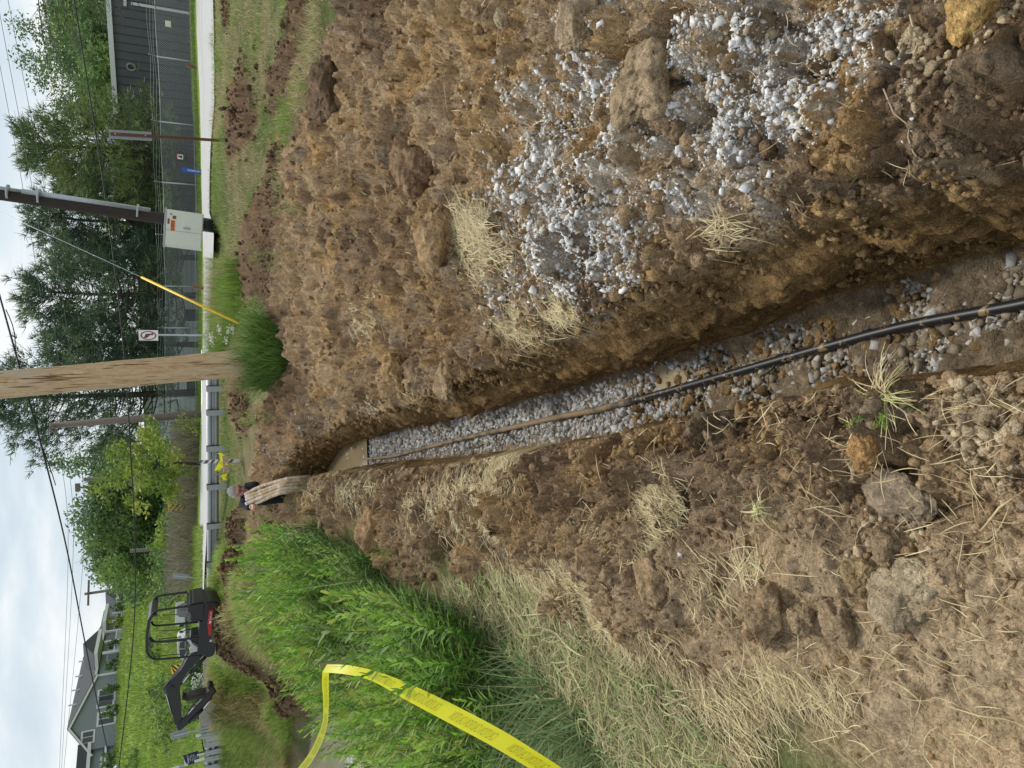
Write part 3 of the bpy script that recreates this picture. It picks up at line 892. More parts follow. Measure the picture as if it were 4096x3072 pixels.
def upright(name, x, y, L, W, col, lean=.5, label=None, cat="grass", dirx=None, mt=None, segs=4, kind="stuff", zoff=-.01):
    n = len(x)
    z = H(x, y) + zoff
    an = rng.uniform(0, 2 * math.pi, n) if dirx is None else dirx
    ln = lean * rng.uniform(.3, 1.6, n)
    t = np.linspace(0, 1, segs)[None, :]
    hx = (L * ln)[:, None] * t ** 1.9
    pts = np.stack([x[:, None] + np.cos(an)[:, None] * hx, y[:, None] + np.sin(an)[:, None] * hx, z[:, None] + (L / (1 + .5 * ln ** 2))[:, None] * (t - .35 * ln[:, None] * t ** 2 * .8)], -1)
    wd = W[:, None] * (1 - t ** 2 * .9)
    s = an + math.pi / 2 + rng.uniform(-.9, .9, n)
    side = np.stack([np.cos(s), np.sin(s), np.zeros(n)], -1)
    V, fs, k = ribbons(pts, wd, side)
    o = npmesh(name, V, fs, mt or M_GRASS, col=rep(col, k), smooth=True)
    return tag(o, label, cat, kind=kind)

def lying(name, x, y, L, W, col, ang, label, lift=.02, curve=.25, mt=None, segs=5, cat="straw"):
    n = len(x)
    t = np.linspace(-.5, .5, segs)[None, :]
    cv = rng.normal(size=n) * curve
    a = ang[:, None] + cv[:, None] * t * 2
    px = x[:, None] + np.cos(a) * L[:, None] * t; py = y[:, None] + np.sin(a) * L[:, None] * t
    zz = hs(px, py)
    zc = H(x, y)
    off = np.abs(rng.normal(size=n)) * lift + .004
    slope = rng.normal(size=n) * .18
    z = np.maximum(zz * .5 + zc[:, None] * .5 + off[:, None] + slope[:, None] * L[:, None] * t, zz + .002)
    pts = np.stack([px, py, z], -1)
    wd = W[:, None] * (1 - .6 * np.abs(t * 2) ** 3)
    s = ang + math.pi / 2
    side = np.stack([np.cos(s) * .9, np.sin(s) * .9, rng.uniform(-.5, .5, n)], -1)
    V, fs, k = ribbons(pts, wd, side)
    o = npmesh(name, V, fs, mt or M_STRAW, col=rep(col, k), smooth=True)
    return tag(o, label, cat, kind="stuff")

def pcol(n, cols, p=None, var=.2):
    cols = np.array(cols); i = rng.choice(len(cols), n, p=p)
    return np.clip(cols[i] * rng.uniform(1 - var, 1 + var, (n, 1)), 0, 1)
STRAW = [(.62, .53, .30), (.50, .40, .215), (.36, .28, .155), (.72, .64, .39)]
GREEN = [(.17, .29, .045), (.24, .37, .06), (.11, .205, .04), (.32, .42, .10)]
PALEG = [(.27, .33, .11), (.40, .38, .18), (.17, .26, .08), (.50, .43, .24)]

# straw mats: display-pixel centre, radii, count, direction in the picture
SP = [(1085, 1010, 42, 60, 900, 1.5), (1085, 1100, 42, 60, 800, 1.5), (1430, 1110, 40, 90, 700, .6), (1420, 1180, 40, 50, 300, .2), (1250, 1270, 90, 40, 600, .1), (1180, 1230, 80, 60, 500, 1.0), (1300, 1180, 60, 60, 300, 2.2),
      (1280, 1330, 110, 50, 600, .0), (1200, 1330, 120, 60, 800, 1.2), (1350, 1430, 110, 90, 1300, 1.1), (1450, 1560, 110, 90, 1300, 1.0), (1600, 1530, 90, 70, 420, .8), (1680, 1480, 80, 60, 300, 1.0), (1800, 1520, 60, 60, 90, 1.2), (1580, 1620, 80, 40, 420, .7),
      (1010, 490, 45, 60, 260, 1.2), (800, 680, 45, 45, 420, .5), (1050, 560, 70, 60, 260, .6), (1120, 700, 60, 50, 320, .9), (960, 560, 40, 40, 140, 1.2), (1210, 670, 60, 40, 160, .8), (880, 950, 40, 30, 120, .8), (950, 940, 40, 35, 200, .6),
      (700, 1060, 50, 40, 420, .9), (780, 1060, 70, 40, 300, 1.0), (900, 1120, 70, 60, 420, .9), (1000, 1080, 50, 80, 380, 1.1), (1640, 1220, 50, 30, 70, 1.5), (1540, 1290, 50, 40, 110, 1.3), (1500, 1230, 60, 40, 120, .9), (1560, 500, 60, 40, 40, .4), (1160, 900, 60, 40, 260, .5),
      (1230, 890, 60, 30, 300, .4), (830, 860, 60, 40, 120, 1.0)]
X_, Y_, A_, NG = [], [], [], []
for cx, cy, rx, ry, n, a in SP:
    n = int(n * 2.0); q = rng.normal(size=(n, 2)) * .5
    X_.append((cx + q[:, 0] * rx) * DS); Y_.append((cy + q[:, 1] * ry) * DS)
    A_.append(np.full(n, a) + rng.normal(size=n) * .6)
n = 1300   # odd straws
X_.append(rng.uniform(620, 2200, n) * DS); Y_.append(rng.uniform(760, 1655, n) * DS); A_.append(rng.uniform(0, 3.14, n))
n = 350
X_.append(rng.uniform(650, 2200, n) * DS); Y_.append(rng.uniform(0, 760, n) * DS); A_.append(rng.uniform(0, 3.14, n))
X_, Y_, A_ = map(np.concatenate, (X_, Y_, A_))
x, y, ok = hit(X_, Y_)
# picture direction (raw image angle) -> ground direction: image right is towards the camera, image down is to the left
ga = np.arctan2(-np.cos(A_) * 1.6, -np.sin(A_))
q = ok & ((x < lip_l(y) + .03) | (x > lip_r(y) - .03)) & (y < 14)
x, y, ga = x[q], y[q], ga[q]
n = len(x)
L = rng.uniform(.04, .17, n) * np.interp(y, [1, 2.5, 6], [.55, 1.0, 1.5]); W = rng.uniform(.0013, .0034, n) * np.interp(y, [1, 3, 10], [.72, 1.1, 2.2])
lying("dry_straw", x, y, L, W, pcol(n, STRAW, [.32, .32, .26, .10], .3), ga, "dry straw and dead grass lying on the dug soil", lift=.010, curve=.13)

# flattened green and straw grass at the left
GP = [(980, 1250), (1080, 1240), (1200, 1300), (1300, 1400), (1460, 1480), (1560, 1600), (1600, 1670), (1150, 1670), (1180, 1560), (1120, 1450), (1040, 1370), (960, 1300)]
x, y = world_in_poly(7500, (-4, -.6, 1.3, 6.5), GP)
n = len(x)
lying("flattened_grass", x, y, rng.uniform(.06, .24, n), rng.uniform(.0022, .0055, n) * np.interp(y, [1, 3, 10], [.8, 1.15, 2.2]), pcol(n, PALEG + [(.34, .27, .16)], [.16, .24, .12, .22, .26], .3), rng.normal(.9, 1.1, n), "trampled pale green grass between the weeds and the dug soil", lift=.03, curve=.3, cat="grass")
# ------------------------------------------------------------------ pond
mw = bpy.data.materials.new("muddy_water"); mw.use_nodes = True
b = mw.node_tree.nodes["Principled BSDF"]
b.inputs["Base Color"].default_value = (.24, .23, .17, 1); b.inputs["Roughness"].default_value = .03; b.inputs["IOR"].default_value = 1.55
nz = mw.node_tree.nodes.new("ShaderNodeTexNoise"); nz.inputs["Scale"].default_value = 3.5; nz.inputs["Detail"].default_value = 3
tc = mw.node_tree.nodes.new("ShaderNodeTexCoord"); bp = mw.node_tree.nodes.new("ShaderNodeBump")
bp.inputs["Distance"].default_value = .003
mw.node_tree.links.new(tc.outputs["Object"], nz.inputs["Vector"]); mw.node_tree.links.new(nz.outputs["Fac"], bp.inputs["Height"]); mw.node_tree.links.new(bp.outputs["Normal"], b.inputs["Normal"])
WZ = -1.14
mb = MB(); mb.add([(-30, 2, WZ), (-3.0, 2, WZ), (-3.0, 21.5, WZ), (-30, 26, WZ)], [(0, 1, 2, 3)])
o = mb.build("pond_water", mw); tag(o, kind="structure")
# puddle in the trench
mp_ = mat("puddle_water", (.30, .24, .145), rough=.10, spec=.5, var=.1, vscale=3)
yy = np.linspace(8.55, 11.3, 14); zp = float(floor_z(9.6)) + .036
vs = []
for q in yy: vs += [(float(flo_l(q)) - .02, q, zp), (float(fr(q)) + .02, q, zp)]
mb = MB(); mb.add(vs, [(2 * i, 2 * i + 1, 2 * i + 3, 2 * i + 2) for i in range(len(yy) - 1)])
o = mb.build("puddle_water", mp_); tag(o, kind="structure")
# little puddle beside the pipe
mb = MB(); c = PZ(1445 * DS, 815 * DS, -.525)
mb.add([(c.x + .055 * math.cos(a) * (1 + .3 * math.sin(3 * a)), c.y + .14 * math.sin(a), c.z) for a in np.linspace(0, 6.28, 17)[:-1]], [tuple(range(16))])
o = mb.build("puddle_water", mp_); tag(o, kind="structure")

# ------------------------------------------------------------------ grass on the verges
def dry(x, y): return 1 - dirt_mask(x, y)
def grass_area(name, n, box, poly, L, W, cols, p, lean, label, wet=True, segs=4):
    x, y = world_in_poly(n, box, poly, lambda x, y, z: (rng.random(len(x)) < dry(x, y)) & (z > WZ + .02))
    m = len(x)
    pt = sstep(-.5, .6, fbm(x, y, .7, 3, 300))
    Ls = rng.uniform(*L, m) * (.65 + .7 * pt)
    col = pcol(m, cols, p)
    tan = sstep(-.05, .5, fbm(x, y, .9, 3, 310))[:, None] * (rng.random((m, 1)) < .75)
    dr = np.zeros(m)
    for cx, cy, rx, ry in DRY: dr = np.maximum(dr, 1 - sstep(.7, 1.2, np.hypot((x - cx) / max(rx, .3), (y - cy) / max(ry, .3))))
    tan = np.maximum(tan, (rng.random(m) < dr * .8)[:, None] * 1.0); Ls = Ls * (1 - .4 * dr)
    col = col * (1 - tan) + tan * pcol(m, STRAW[:3])
    return upright(name, x, y, Ls, rng.uniform(*W, m), col, lean=lean, label=label, segs=segs)
V1 = [(462, 0), (462, 400), (450, 700), (455, 1080), (480, 1200), (505, 1200), (520, 1060), (530, 900), (600, 850), (600, 500), (660, 200), (800, 0)]
grass_area("verge_grass", 30000, (-4.5, 13, 8.5, 22.5), V1, (.07, .22), (.006, .012), GREEN + [(.42, .40, .19)], [.22, .25, .1, .2, .23], .7, "green and straw coloured verge grass between the road and the heap")
V2 = [(452, 560), (452, 800), (470, 800), (520, 690), (525, 560)]
grass_area("roadside_grass", 7000, (.5, 8, 10, 23), V2, (.3, .62), (.006, .012), GREEN, None, .45, "long bright green grass by the roadside in front of the dark pole")
V3 = [(470, 1300), (462, 1659), (625, 1659), (645, 1480), (600, 1400), (545, 1280), (500, 1180), (480, 1190)]
grass_area("bank_grass", 60000, (-17, -2.5, 12, 25.5), V3, (.18, .42), (.013, .024), [(.33, .48, .10), (.42, .54, .13), (.50, .54, .21), (.27, .40, .09)], None, .7, "rough green grass on the bank behind the pond")
# tuft round the wooden pole
wp = PX(985, 1430, 11.5)
n = 2600
a = rng.uniform(0, 6.28, n); r = np.sqrt(rng.random(n)) * .85
x = wp.x + .05 + r * np.cos(a) * .62; y = wp.y - .45 + r * np.sin(a) * .9
upright("pole_grass", x, y, rng.uniform(.3, .75, n), rng.uniform(.007, .015, n), pcol(n, [(.09, .17, .035), (.13, .23, .045), (.18, .29, .065)]), lean=.7, label="dark green grass tuft round the foot of the wooden pole")

# ------------------------------------------------------------------ willow-leaved weeds
def plant_template(nleaf, hgt, ll, lw, seed):
    "stalk and lance leaves -> V, quads, tint"
    r = np.random.default_rng(seed)
    V, Q, T = [], [], []
    bend = r.uniform(-.18, .18, 2)
    def stem(t): return np.array([bend[0] * t * t * hgt, bend[1] * t * t * hgt, t * hgt * .96])
    k = 6
    for i in range(k + 1):
        t = i / k; p = stem(t); w = .0045 * (1.1 - t * .8)
        for aa in (0, 2.09, 4.19): V.append(p + w * np.array([math.cos(aa), math.sin(aa), 0])); T.append((.65, .75, .7))
    for i in range(k):
        for j in range(3): Q.append((i * 3 + j, i * 3 + (j + 1) % 3, i * 3 + 3 + (j + 1) % 3, i * 3 + 3 + j))
    for i in range(nleaf):
        t = .18 + .82 * (i + r.random() * .5) / nleaf
        p = stem(t)
        az = i * 2.399 + r.normal() * .3
        el = .25 + .9 * t ** 2 + r.normal() * .15
        l = ll * (1.15 - .75 * t ** 3) * r.uniform(.75, 1.2); w = lw * r.uniform(.8, 1.2)
        d = np.array([math.cos(az) * math.cos(el), math.sin(az) * math.cos(el), math.sin(el)])
        sd = np.array([-math.sin(az), math.cos(az), 0])
        dn = np.array([0, 0, -1.0])
        b0 = len(V)
        for u, ww, dr in ((0, .15, 0), (.33, 1, .02), (.7, .7, .12), (1, .04, .3)):
            c = p + d * l * u + dn * l * dr * (1.1 - t)
            V.append(c + sd * w * ww * .5); V.append(c - sd * w * ww * .5)
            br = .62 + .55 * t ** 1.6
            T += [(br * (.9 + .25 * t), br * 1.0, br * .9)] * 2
        for q in range(3): Q.append((b0 + 2 * q, b0 + 2 * q + 1, b0 + 2 * q + 3, b0 + 2 * q + 2))
    return np.array(V), np.array(Q), np.array(T)

def plant_field(name, x, y, scale, tpls, base, label, lean=.12, zoff=0, tilt=None, cat="weeds"):
    n = len(x); z = H(x, y) + zoff
    ch = rng.integers(0, len(tpls), n)
    Vs, Qs, Cs, off = [], [], [], 0
    for k, (V, Q, T) in enumerate(tpls):
        ids = np.where(ch == k)[0]
        if len(ids) == 0: continue
        m = len(ids)
        a = rng.uniform(0, 6.28, m); ca, sa = np.cos(a), np.sin(a)
        sc = scale[ids][:, None]
        X = (V[None, :, 0] * ca[:, None] - V[None, :, 1] * sa[:, None]) * sc
        Y = (V[None, :, 0] * sa[:, None] + V[None, :, 1] * ca[:, None]) * sc
        Z = V[None, :, 2] * sc
        lx, ly = rng.normal(size=(m, 1)) * lean, rng.normal(size=(m, 1)) * lean
        if tilt is not None: lx, ly = lx + tilt[0], ly + tilt[1]
        X = X + Z * lx; Y = Y + Z * ly
        P = np.stack([X + x[ids][:, None], Y + y[ids][:, None], Z * (1 - .3 * (lx ** 2 + ly ** 2)) + z[ids][:, None]], -1)
        Vs.append(P.reshape(-1, 3))
        Qs.append((Q[None] + (np.arange(m) * len(V))[:, None, None]).reshape(-1, 4) + off)
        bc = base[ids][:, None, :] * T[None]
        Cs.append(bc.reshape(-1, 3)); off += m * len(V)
    o = npmesh(name, np.concatenate(Vs), [np.concatenate(Qs)], M_GRASS, col=np.clip(np.concatenate(Cs), 0, 1), smooth=False)
    return tag(o, label, cat, kind="stuff")
WT = [plant_template(30 + 3 * i, .62 + .05 * (i % 3), .115, .0165, 40 + i) for i in range(6)]
WP = [(560, 1150), (620, 1120), (700, 1140), (800, 1195), (870, 1275), (960, 1290), (1060, 1360), (1120, 1470), (1160, 1590), (1180, 1659), (880, 1659), (800, 1600), (700, 1530), (650, 1450), (600, 1380), (560, 1280)]
cond = lambda x, y, z: (dirt_mask(x, y) < .35) & (z > WZ + .03)
x, y = world_in_poly(1500, (-7, -1.1, 3.0, 13.5), WP, cond)
n = len(x)
hgt = (.55 + .55 * sstep(-.6, .5, fbm(x, y, .9, 3, 320))) * np.interp(y, [2.5, 5, 9, 13], [.85, 1.05, 1.1, .9]) * rng.uniform(.7, 1.15, n)
base = pcol(n, [(.17, .37, .05), (.23, .44, .06), (.13, .30, .045), (.28, .46, .09), (.30, .40, .10)], var=.3)
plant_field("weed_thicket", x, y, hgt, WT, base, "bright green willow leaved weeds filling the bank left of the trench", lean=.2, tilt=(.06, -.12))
TT = [plant_template(16, .95, .15, .030, 60 + i) for i in range(3)]
x, y = world_in_poly(130, (-7, -1.1, 3.2, 12), WP, cond); n = len(x)
plant_field("tall_weeds", x, y, rng.uniform(.7, 1.1, n), TT, pcol(n, [(.16, .27, .06), (.20, .30, .05), (.13, .22, .06)]), "taller broad leaved weeds with dark stems standing out of the thicket", lean=.25, tilt=(.05, -.15))
x, y = world_in_poly(700, (-7, -1.1, 2.8, 12), WP, cond); n = len(x)
upright("dead_stems", x, y, rng.uniform(.4, 1.0, n), rng.uniform(.003, .006, n), pcol(n, STRAW[:3] + [(.16, .10, .06)]), lean=.5, label="dead tan stems among the green weeds", mt=M_STRAW)
# grass under and between the weeds
x, y = world_in_poly(14000, (-7.5, -1.0, 2.6, 14), WP, cond); n = len(x)
upright("weed_grass", x, y, rng.uniform(.15, .5, n), rng.uniform(.004, .009, n) * np.interp(y, [3, 10], [.9, 1.5]), pcol(n, [(.085, .17, .04), (.12, .22, .05), (.17, .27, .07), (.24, .29, .11)]), lean=.8, label="grass under the green weeds")
# long dark blades near the tape
GP2 = [(1000, 1450), (1120, 1400), (1250, 1500), (1330, 1600), (1330, 1670), (1050, 1670), (980, 1560)]
x, y = world_in_poly(2600, (-4, -1, 2.0, 5), GP2); n = len(x)
upright("long_grass", x, y, rng.uniform(.25, .55, n), rng.uniform(.004, .009, n), pcol(n, [(.09, .18, .05), (.14, .24, .08), (.22, .30, .12), (.34, .35, .16)]), lean=1.2, dirx=rng.normal(2.6, .9, n), label="long dark green grass bent over under the caution tape", segs=5)
# scattered green sprigs on the dirt
sp_ = [(555, 905, 26, .5), (585, 905, 10, .4), (600, 1085, 14, .4), (580, 555, 20, .35), (560, 540, 14, .3), (625, 560, 12, .3), (640, 450, 20, .3), (870, 1190, 6, .3), (1740, 680, 3, .1), (650, 1080, 8, .3), (1900, 900, 7, .12)]
xs, ys_, ls = [], [], []
for X, Y, n, l in sp_:
    a, b_, ok = hit(X * DS + rng.normal(size=n) * 14, Y * DS + rng.normal(size=n) * 18)
    xs.append(a); ys_.append(b_); ls.append(np.full(n, l))
x, y, l = map(np.concatenate, (xs, ys_, ls)); n = len(x)
plant_field("soil_sprigs", x, y, l, WT[:2], pcol(n, GREEN), "small green sprigs sprouting from the dug soil", lean=.4)
# broad weeds with white flower heads by the pole
pp = [PX(X, Y, 12.0 + rng.uniform(-.5, .6)) for X, Y in zip(rng.uniform(920, 1010, 120), rng.uniform(1230, 1400, 120))]
x = np.array([p.x for p in pp]); y = np.array([p.y for p in pp]); n = len(x)
plant_field("pole_weeds", x, y, rng.uniform(.6, 1.15, n), WT, pcol(n, [(.13, .24, .035), (.17, .28, .05)]), "leafy green weeds beside the wooden pole under the guy wire", lean=.15)
fl_ = [PX(X, Y, 11.6) for X, Y in ((876, 1318), (912, 1322), (848, 1360), (905, 1365), (846, 1345), (930, 1320))]
P_ = np.concatenate([np.array(p)[None] + rng.normal(size=(26, 3)) * np.array([.035, .035, .014]) for p in fl_])
V, F, k = rocks(P_, rng.uniform(.014, .026, len(P_)))
o = npmesh("white_blossom", V, [F], mat("blossom", (.75, .75, .68), rough=.8)); tag(o, "small white blossom heads among the weeds by the wooden pole", "flowers", kind="stuff")
# a dead dark seed head and some bold stalks on the left bank: plants of their own
def bundle(name, p0, p1, n, spread, w, col, label, cat):
    p0, p1 = Vector(p0), Vector(p1)
    t = np.linspace(0, 1, 6)[None, :, None]
    a = np.array(p0)[None, None] + (np.array(p1) - np.array(p0))[None, None] * t
    off = rng.normal(size=(n, 1, 3)) * spread
    pts = a + off * (t ** 1.2) + rng.normal(size=(n, 6, 3)) * spread * .10
    sd = rng.normal(size=(n, 3)); sd /= np.linalg.norm(sd, axis=1)[:, None]
    V, fs, k = ribbons(pts, np.full((n, 6), w), sd)
    return tag(npmesh(name, V, fs, M_STRAW, col=rep(pcol(n, col), k)), label, cat)
def G(X, Y, up=0.0):
    x, y, ok = hit(np.array([X * DS]), np.array([Y * DS])); return Vector((x[0], y[0], float(H(x, y)[0]) + up))
bundle("dead_seed_head", G(1055, 1152, .05), G(1120, 1135, .03), 34, .018, .005, [(.10, .06, .035), (.15, .09, .05), (.06, .04, .03)], "dark brown dead seed head lying on the pale straw", "dead plant")
def tuft(X, Y, n, L, label, cols, spread=.9, seed=0):
    g = G(X, Y, -.005)
    a = rng.uniform(0, 6.28, n); e = rng.uniform(.15, spread, n)
    d = np.stack([np.cos(a) * np.cos(e), np.sin(a) * np.cos(e), np.sin(e) * .8], -1)
    Ls = L * rng.uniform(.5, 1.2, n)
    t = np.linspace(0, 1, 5)[None, :, None]
    pts = np.array(g)[None, None] + rng.normal(size=(n, 1, 3)) * .012 * np.array([1, 1, 0]) + d[:, None] * Ls[:, None, None] * t + np.array([0, 0, -1.0]) * (Ls * .5)[:, None, None] * t ** 2.2
    pts[..., 2] = np.maximum(pts[..., 2], hs(pts[..., 0], pts[..., 1]) + .004)
    sd = np.stack([-np.sin(a), np.cos(a), np.zeros(n)], -1)
    V, fs, k = ribbons(pts, np.interp(t[..., 0], [0, 1], [.0030, .0012]) * np.ones((n, 1)), sd)
    tag(npmesh("grass_tuft", V, fs, M_STRAW, col=rep(pcol(n, cols), k)), label, "grass tuft", "tufts of dead grass on the soil")
tuft(1925, 850, 70, .11, "big pale dead grass tuft on the near left lip above the pebbles", STRAW + [(.4, .45, .13)])
tuft(2165, 745, 26, .10, "straggly dead grass tuft at the bottom edge beside the pipe", STRAW)
tuft(1680, 1095, 24, .06, "pale grass tuft with green blades on the left bank soil", STRAW + [(.3, .4, .12)])
tuft(1610, 1240, 34, .10, "fan of short stiff straws above the blocky reddish clod", STRAW)
tuft(855, 950, 40, .22, "dead grass tuft hanging over the far right lip of the trench", STRAW)
tuft(1045, 490, 45, .16, "dry tuft on the spoil heap at the top of the gravel", STRAW)
tuft(1120, 690, 30, .10, "long dry tuft on the right lip below the gravel", STRAW)
tuft(1560, 480, 16, .09, "thin dry tuft by the hollow in the right lip", STRAW)
# single stalks
def stalk(ptspx, w, col, label, up=.012):
    P = [G(a, b, up) for a, b in ptspx]
    mb = MB(); mb.tube(P, [w] * (len(P) - 1) + [w * .6], 6)
    tag(mb.build("straw_stalk", mat("stalk", col, rough=.7, var=.2, vscale=40), smooth=True), label, "stalk", "thick stalks and roots on the soil")
stalk([(2100, 1150), (2130, 1125), (2165, 1095), (2205, 1060)], .0026, (.52, .42, .24), "thick pale straw stalk lying across the pebbles at the bottom edge")
stalk([(1885, 1385), (1900, 1340), (1915, 1290), (1922, 1270)], .0030, (.34, .26, .16), "weathered brown stalk beside the cracked slab")
stalk([(1690, 1235), (1730, 1236), (1772, 1240), (1805, 1238)], .0016, (.5, .42, .25), "straight pale straw between the blocky clod and the mud plates")
stalk([(1925, 195), (1935, 245), (1955, 270), (1978, 300), (1985, 330), (1990, 375)], .0022, (.42, .33, .21), "crooked pale root on the soil near the right corner")
stalk([(1990, 210), (2002, 265), (2012, 295)], .0022, (.5, .42, .28), "short white root beside the crooked root")
stalk([(2015, 45), (2020, 105), (1995, 140)], .002, (.48, .4, .24), "forked pale straw between the two clay lumps at the right edge")
stalk([(2050, 1530), (2110, 1548), (2170, 1560)], .0022, (.5, .4, .22), "pale straw on the bare mud in the bottom left corner", .006)
stalk([(1570, 480), (1585, 510), (1582, 530)], .003, (.36, .28, .17), "bent twig sticking out by the hollow in the right lip", .02)
# ------------------------------------------------------------------ conduits, tape, poles, signs
def fpt(X, Y, up):
    z = -.55
    for _ in range(6):
        p = PZ(X * DS, Y * DS, z); z = float(floor_z(p.y)) + up
    return p
def smooth_path(P, n=8):
    P = [Vector(p) for p in P]; out = []
    for i in range(len(P) - 1):
        a, b, c, d = P[max(i - 1, 0)], P[i], P[i + 1], P[min(i + 2, len(P) - 1)]
        for k in range(n):
            t = k / n
            out.append(.5 * ((2 * b) + (c - a) * t + (2 * a - 5 * b + 4 * c - d) * t * t + (3 * b - a - 3 * c + d) * t ** 3))
    return out + [P[-1]]
M_BLK = mat("black_plastic", (.016, .016, .018), rough=.45, col2=(.28, .19, .10), vscale=26, thr=(.57, .61), detail=7, spec=.5)
M_MUDP = mat("muddy_plastic", (.24, .17, .10), rough=.8, col2=(.07, .06, .05), vscale=6, thr=(.5, .62), bump=.003, bscale=60)
M_WIRE = mat("black_wire", (.015, .015, .017), rough=.5)
a = smooth_path([fpt(x, y, .050 if x > 1400 else .045) for x, y in ((2300, 630), (2212, 655), (1950, 705), (1760, 755), (1550, 815), (1365, 866))])
b = smooth_path([fpt(x, y, .045) for x, y in ((1365, 866), (1290, 885), (1200, 902), (1100, 925), (1000, 947), (900, 972), (850, 985), (790, 992))])
mb = MB(); mb.tube(a, .0165, 16); pipe = mb.build("conduit_pipe", M_BLK, smooth=True)
tag(pipe, "black plastic conduit running along the gravel floor of the trench", "pipe")
mb = MB(); mb.tube(b, [.0165 + .003 * math.sin(i * 1.7) ** 2 for i in range(len(b))], 12); mb.build("muddy_length", M_MUDP, pipe, smooth=True)
for (x0, y0), (x1, y1), (x2, y2) in (((1790, 745), (1775, 700), (1800, 705)), ((1905, 715), (1925, 730), (1915, 760)), ((1090, 930), (1120, 955), (1140, 940)), ((1010, 945), (1020, 968), (1045, 960)), ((1680, 775), (1665, 800), (1640, 815))):
    mb = MB(); mb.tube(smooth_path([fpt(x0, y0, .045), fpt(x1, y1, .05), fpt(x2, y2, .02)], 5), .0045, 6); mb.build("tie_wire", M_WIRE, pipe, smooth=True)
for x0, y0 in ((1880, 722), (1690, 775)):
    c = fpt(x0, y0, .037); d = (fpt(x0 - 20, y0 + 5, .037) - c).normalized()
    mb = MB(); mb.tube([c - d * .02, c + d * .02], .0215, 14); mb.build("tape_wrap", M_WIRE, pipe, smooth=True)

# bundle of muddy pipes the man is lifting
def zm(x, y, dep): return PX(880 + x / 3.97, 1880 + y / 3.97, dep)
M_PIPE = mat("mud_caked_pipe", (.42, .36, .27), rough=.75, col2=(.26, .175, .095), vscale=7, thr=(.42, .55), bump=.004, bscale=40, var=.15)
M_END = mat("pipe_end", (.50, .50, .47), rough=.6)
BU = [((425, 372), (640, 265), (860, 195), (1120, 130), "upper pipe of the muddy bundle in the man's arms, nearest the wooden pole"),
      ((437, 415), (640, 340), (850, 262), (1090, 180), "second muddy pipe of the bundle, just below the topmost one"),
      ((445, 460), (650, 380), (850, 300), (1060, 230), "middle muddy pipe of the bundle held by the man"),
      ((440, 525), (640, 440), (830, 365), (1030, 290), "muddy pipe with a pale clean end close to the man's hand"),
      ((515, 548), (680, 480), (830, 410), (1000, 350), "outermost muddy pipe of the bundle on the side of the green weeds")]
for i, (p0, p1, p2, p3, lb) in enumerate(BU):
    P = smooth_path([zm(*p0, 10.82), zm(*p1, 10.4), zm(*p2, 9.95), zm(*p3, 9.4)], 6)
    P[-1].z -= .25
    mb = MB(); mb.tube(P, [.026 + .0025 * math.sin(k * 2.1 + i) for k in range(len(P))], 12)
    o = mb.build("muddy_pipe", M_PIPE, smooth=True); tag(o, lb, "pipe", "muddy pipes the man is holding")
    mb = MB(); d = (P[0] - P[1]).normalized(); mb.tube([P[0] - d * .02, P[0] + d * .035], .0275, 12); mb.build("pipe_end", M_END, o, smooth=True)

# ---- caution tape
M_TAPE = bpy.data.materials.new("yellow_tape"); M_TAPE.use_nodes = True
nt = M_TAPE.node_tree; b_ = nt.nodes["Principled BSDF"]; b_.inputs["Base Color"].default_value = (.95, .90, .03, 1); b_.inputs["Roughness"].default_value = .35
tr = nt.nodes.new("ShaderNodeBsdfTranslucent"); tr.inputs["Color"].default_value = (.98, .95, .05, 1)
mx = nt.nodes.new("ShaderNodeMixShader"); mx.inputs[0].default_value = .45
nt.links.new(b_.outputs[0], mx.inputs[1]); nt.links.new(tr.outputs[0], mx.inputs[2]); nt.links.new(mx.outputs[0], nt.nodes["Material Output"].inputs["Surface"])
M_INK = mat("tape_ink", (.46, .44, .02), rough=.5)
def tape_rail(pairs, ys, n=14):
    "two edges given in picture pixels with depths -> smooth edge polylines"
    A = smooth_path([PX(p[0] * 1, p[1], y) for (p, _), y in zip(pairs, ys)], n)
    B = smooth_path([PX(q[0] * 1, q[1], y) for (_, q), y in zip(pairs, ys)], n)
    return A, B
def z6(x, y): return (900 + x / 1.7015, 2100 + y / 1.7015)
near = [((z6(2420, 1740)), z6(2290, 1800)), (z6(2180, 1580), z6(2060, 1650)), (z6(1900, 1405), z6(1790, 1490)), (z6(1600, 1245), z6(1500, 1335)), (z6(1300, 1100), z6(1220, 1185)),
        (z6(1060, 1005), z6(1000, 1062)), (z6(860, 957), z6(830, 1018)), (z6(695, 947), z6(662, 1002))]
ny = [2.45, 2.65, 2.92, 3.27, 3.65, 4.05, 4.4, 4.65]
A, B = tape_rail(near, ny)
def strip(A, B):
    V = np.array([list(p) for ab in zip(A, B) for p in ab])
    F = np.array([(2 * i, 2 * i + 1, 2 * i + 3, 2 * i + 2) for i in range(len(A) - 1)])
    return V, F
V, F = strip(A, B)
tape = npmesh("caution_tape", V, [F], M_TAPE, smooth=True)
tag(tape, "yellow caution tape sagging over the weeds by the pond, folded back on itself", "caution tape")
far = [(z6(662, 1002), z6(708, 998)), (z6(660, 1090), z6(706, 1085)), (z6(668, 1200), z6(706, 1205)), (z6(664, 1330), z6(700, 1342)), (z6(632, 1430), z6(672, 1450)), (z6(580, 1540), z6(622, 1562)), (z6(500, 1650), z6(545, 1675)), (z6(400, 1760), z6(440, 1800))]
A2, B2 = tape_rail(far, [4.65, 4.72, 4.82, 5.0, 5.2, 5.45, 5.75, 6.1], 8)
V, F = strip(A2, B2); npmesh("returning_length", V, [F], M_TAPE, tape, smooth=True)
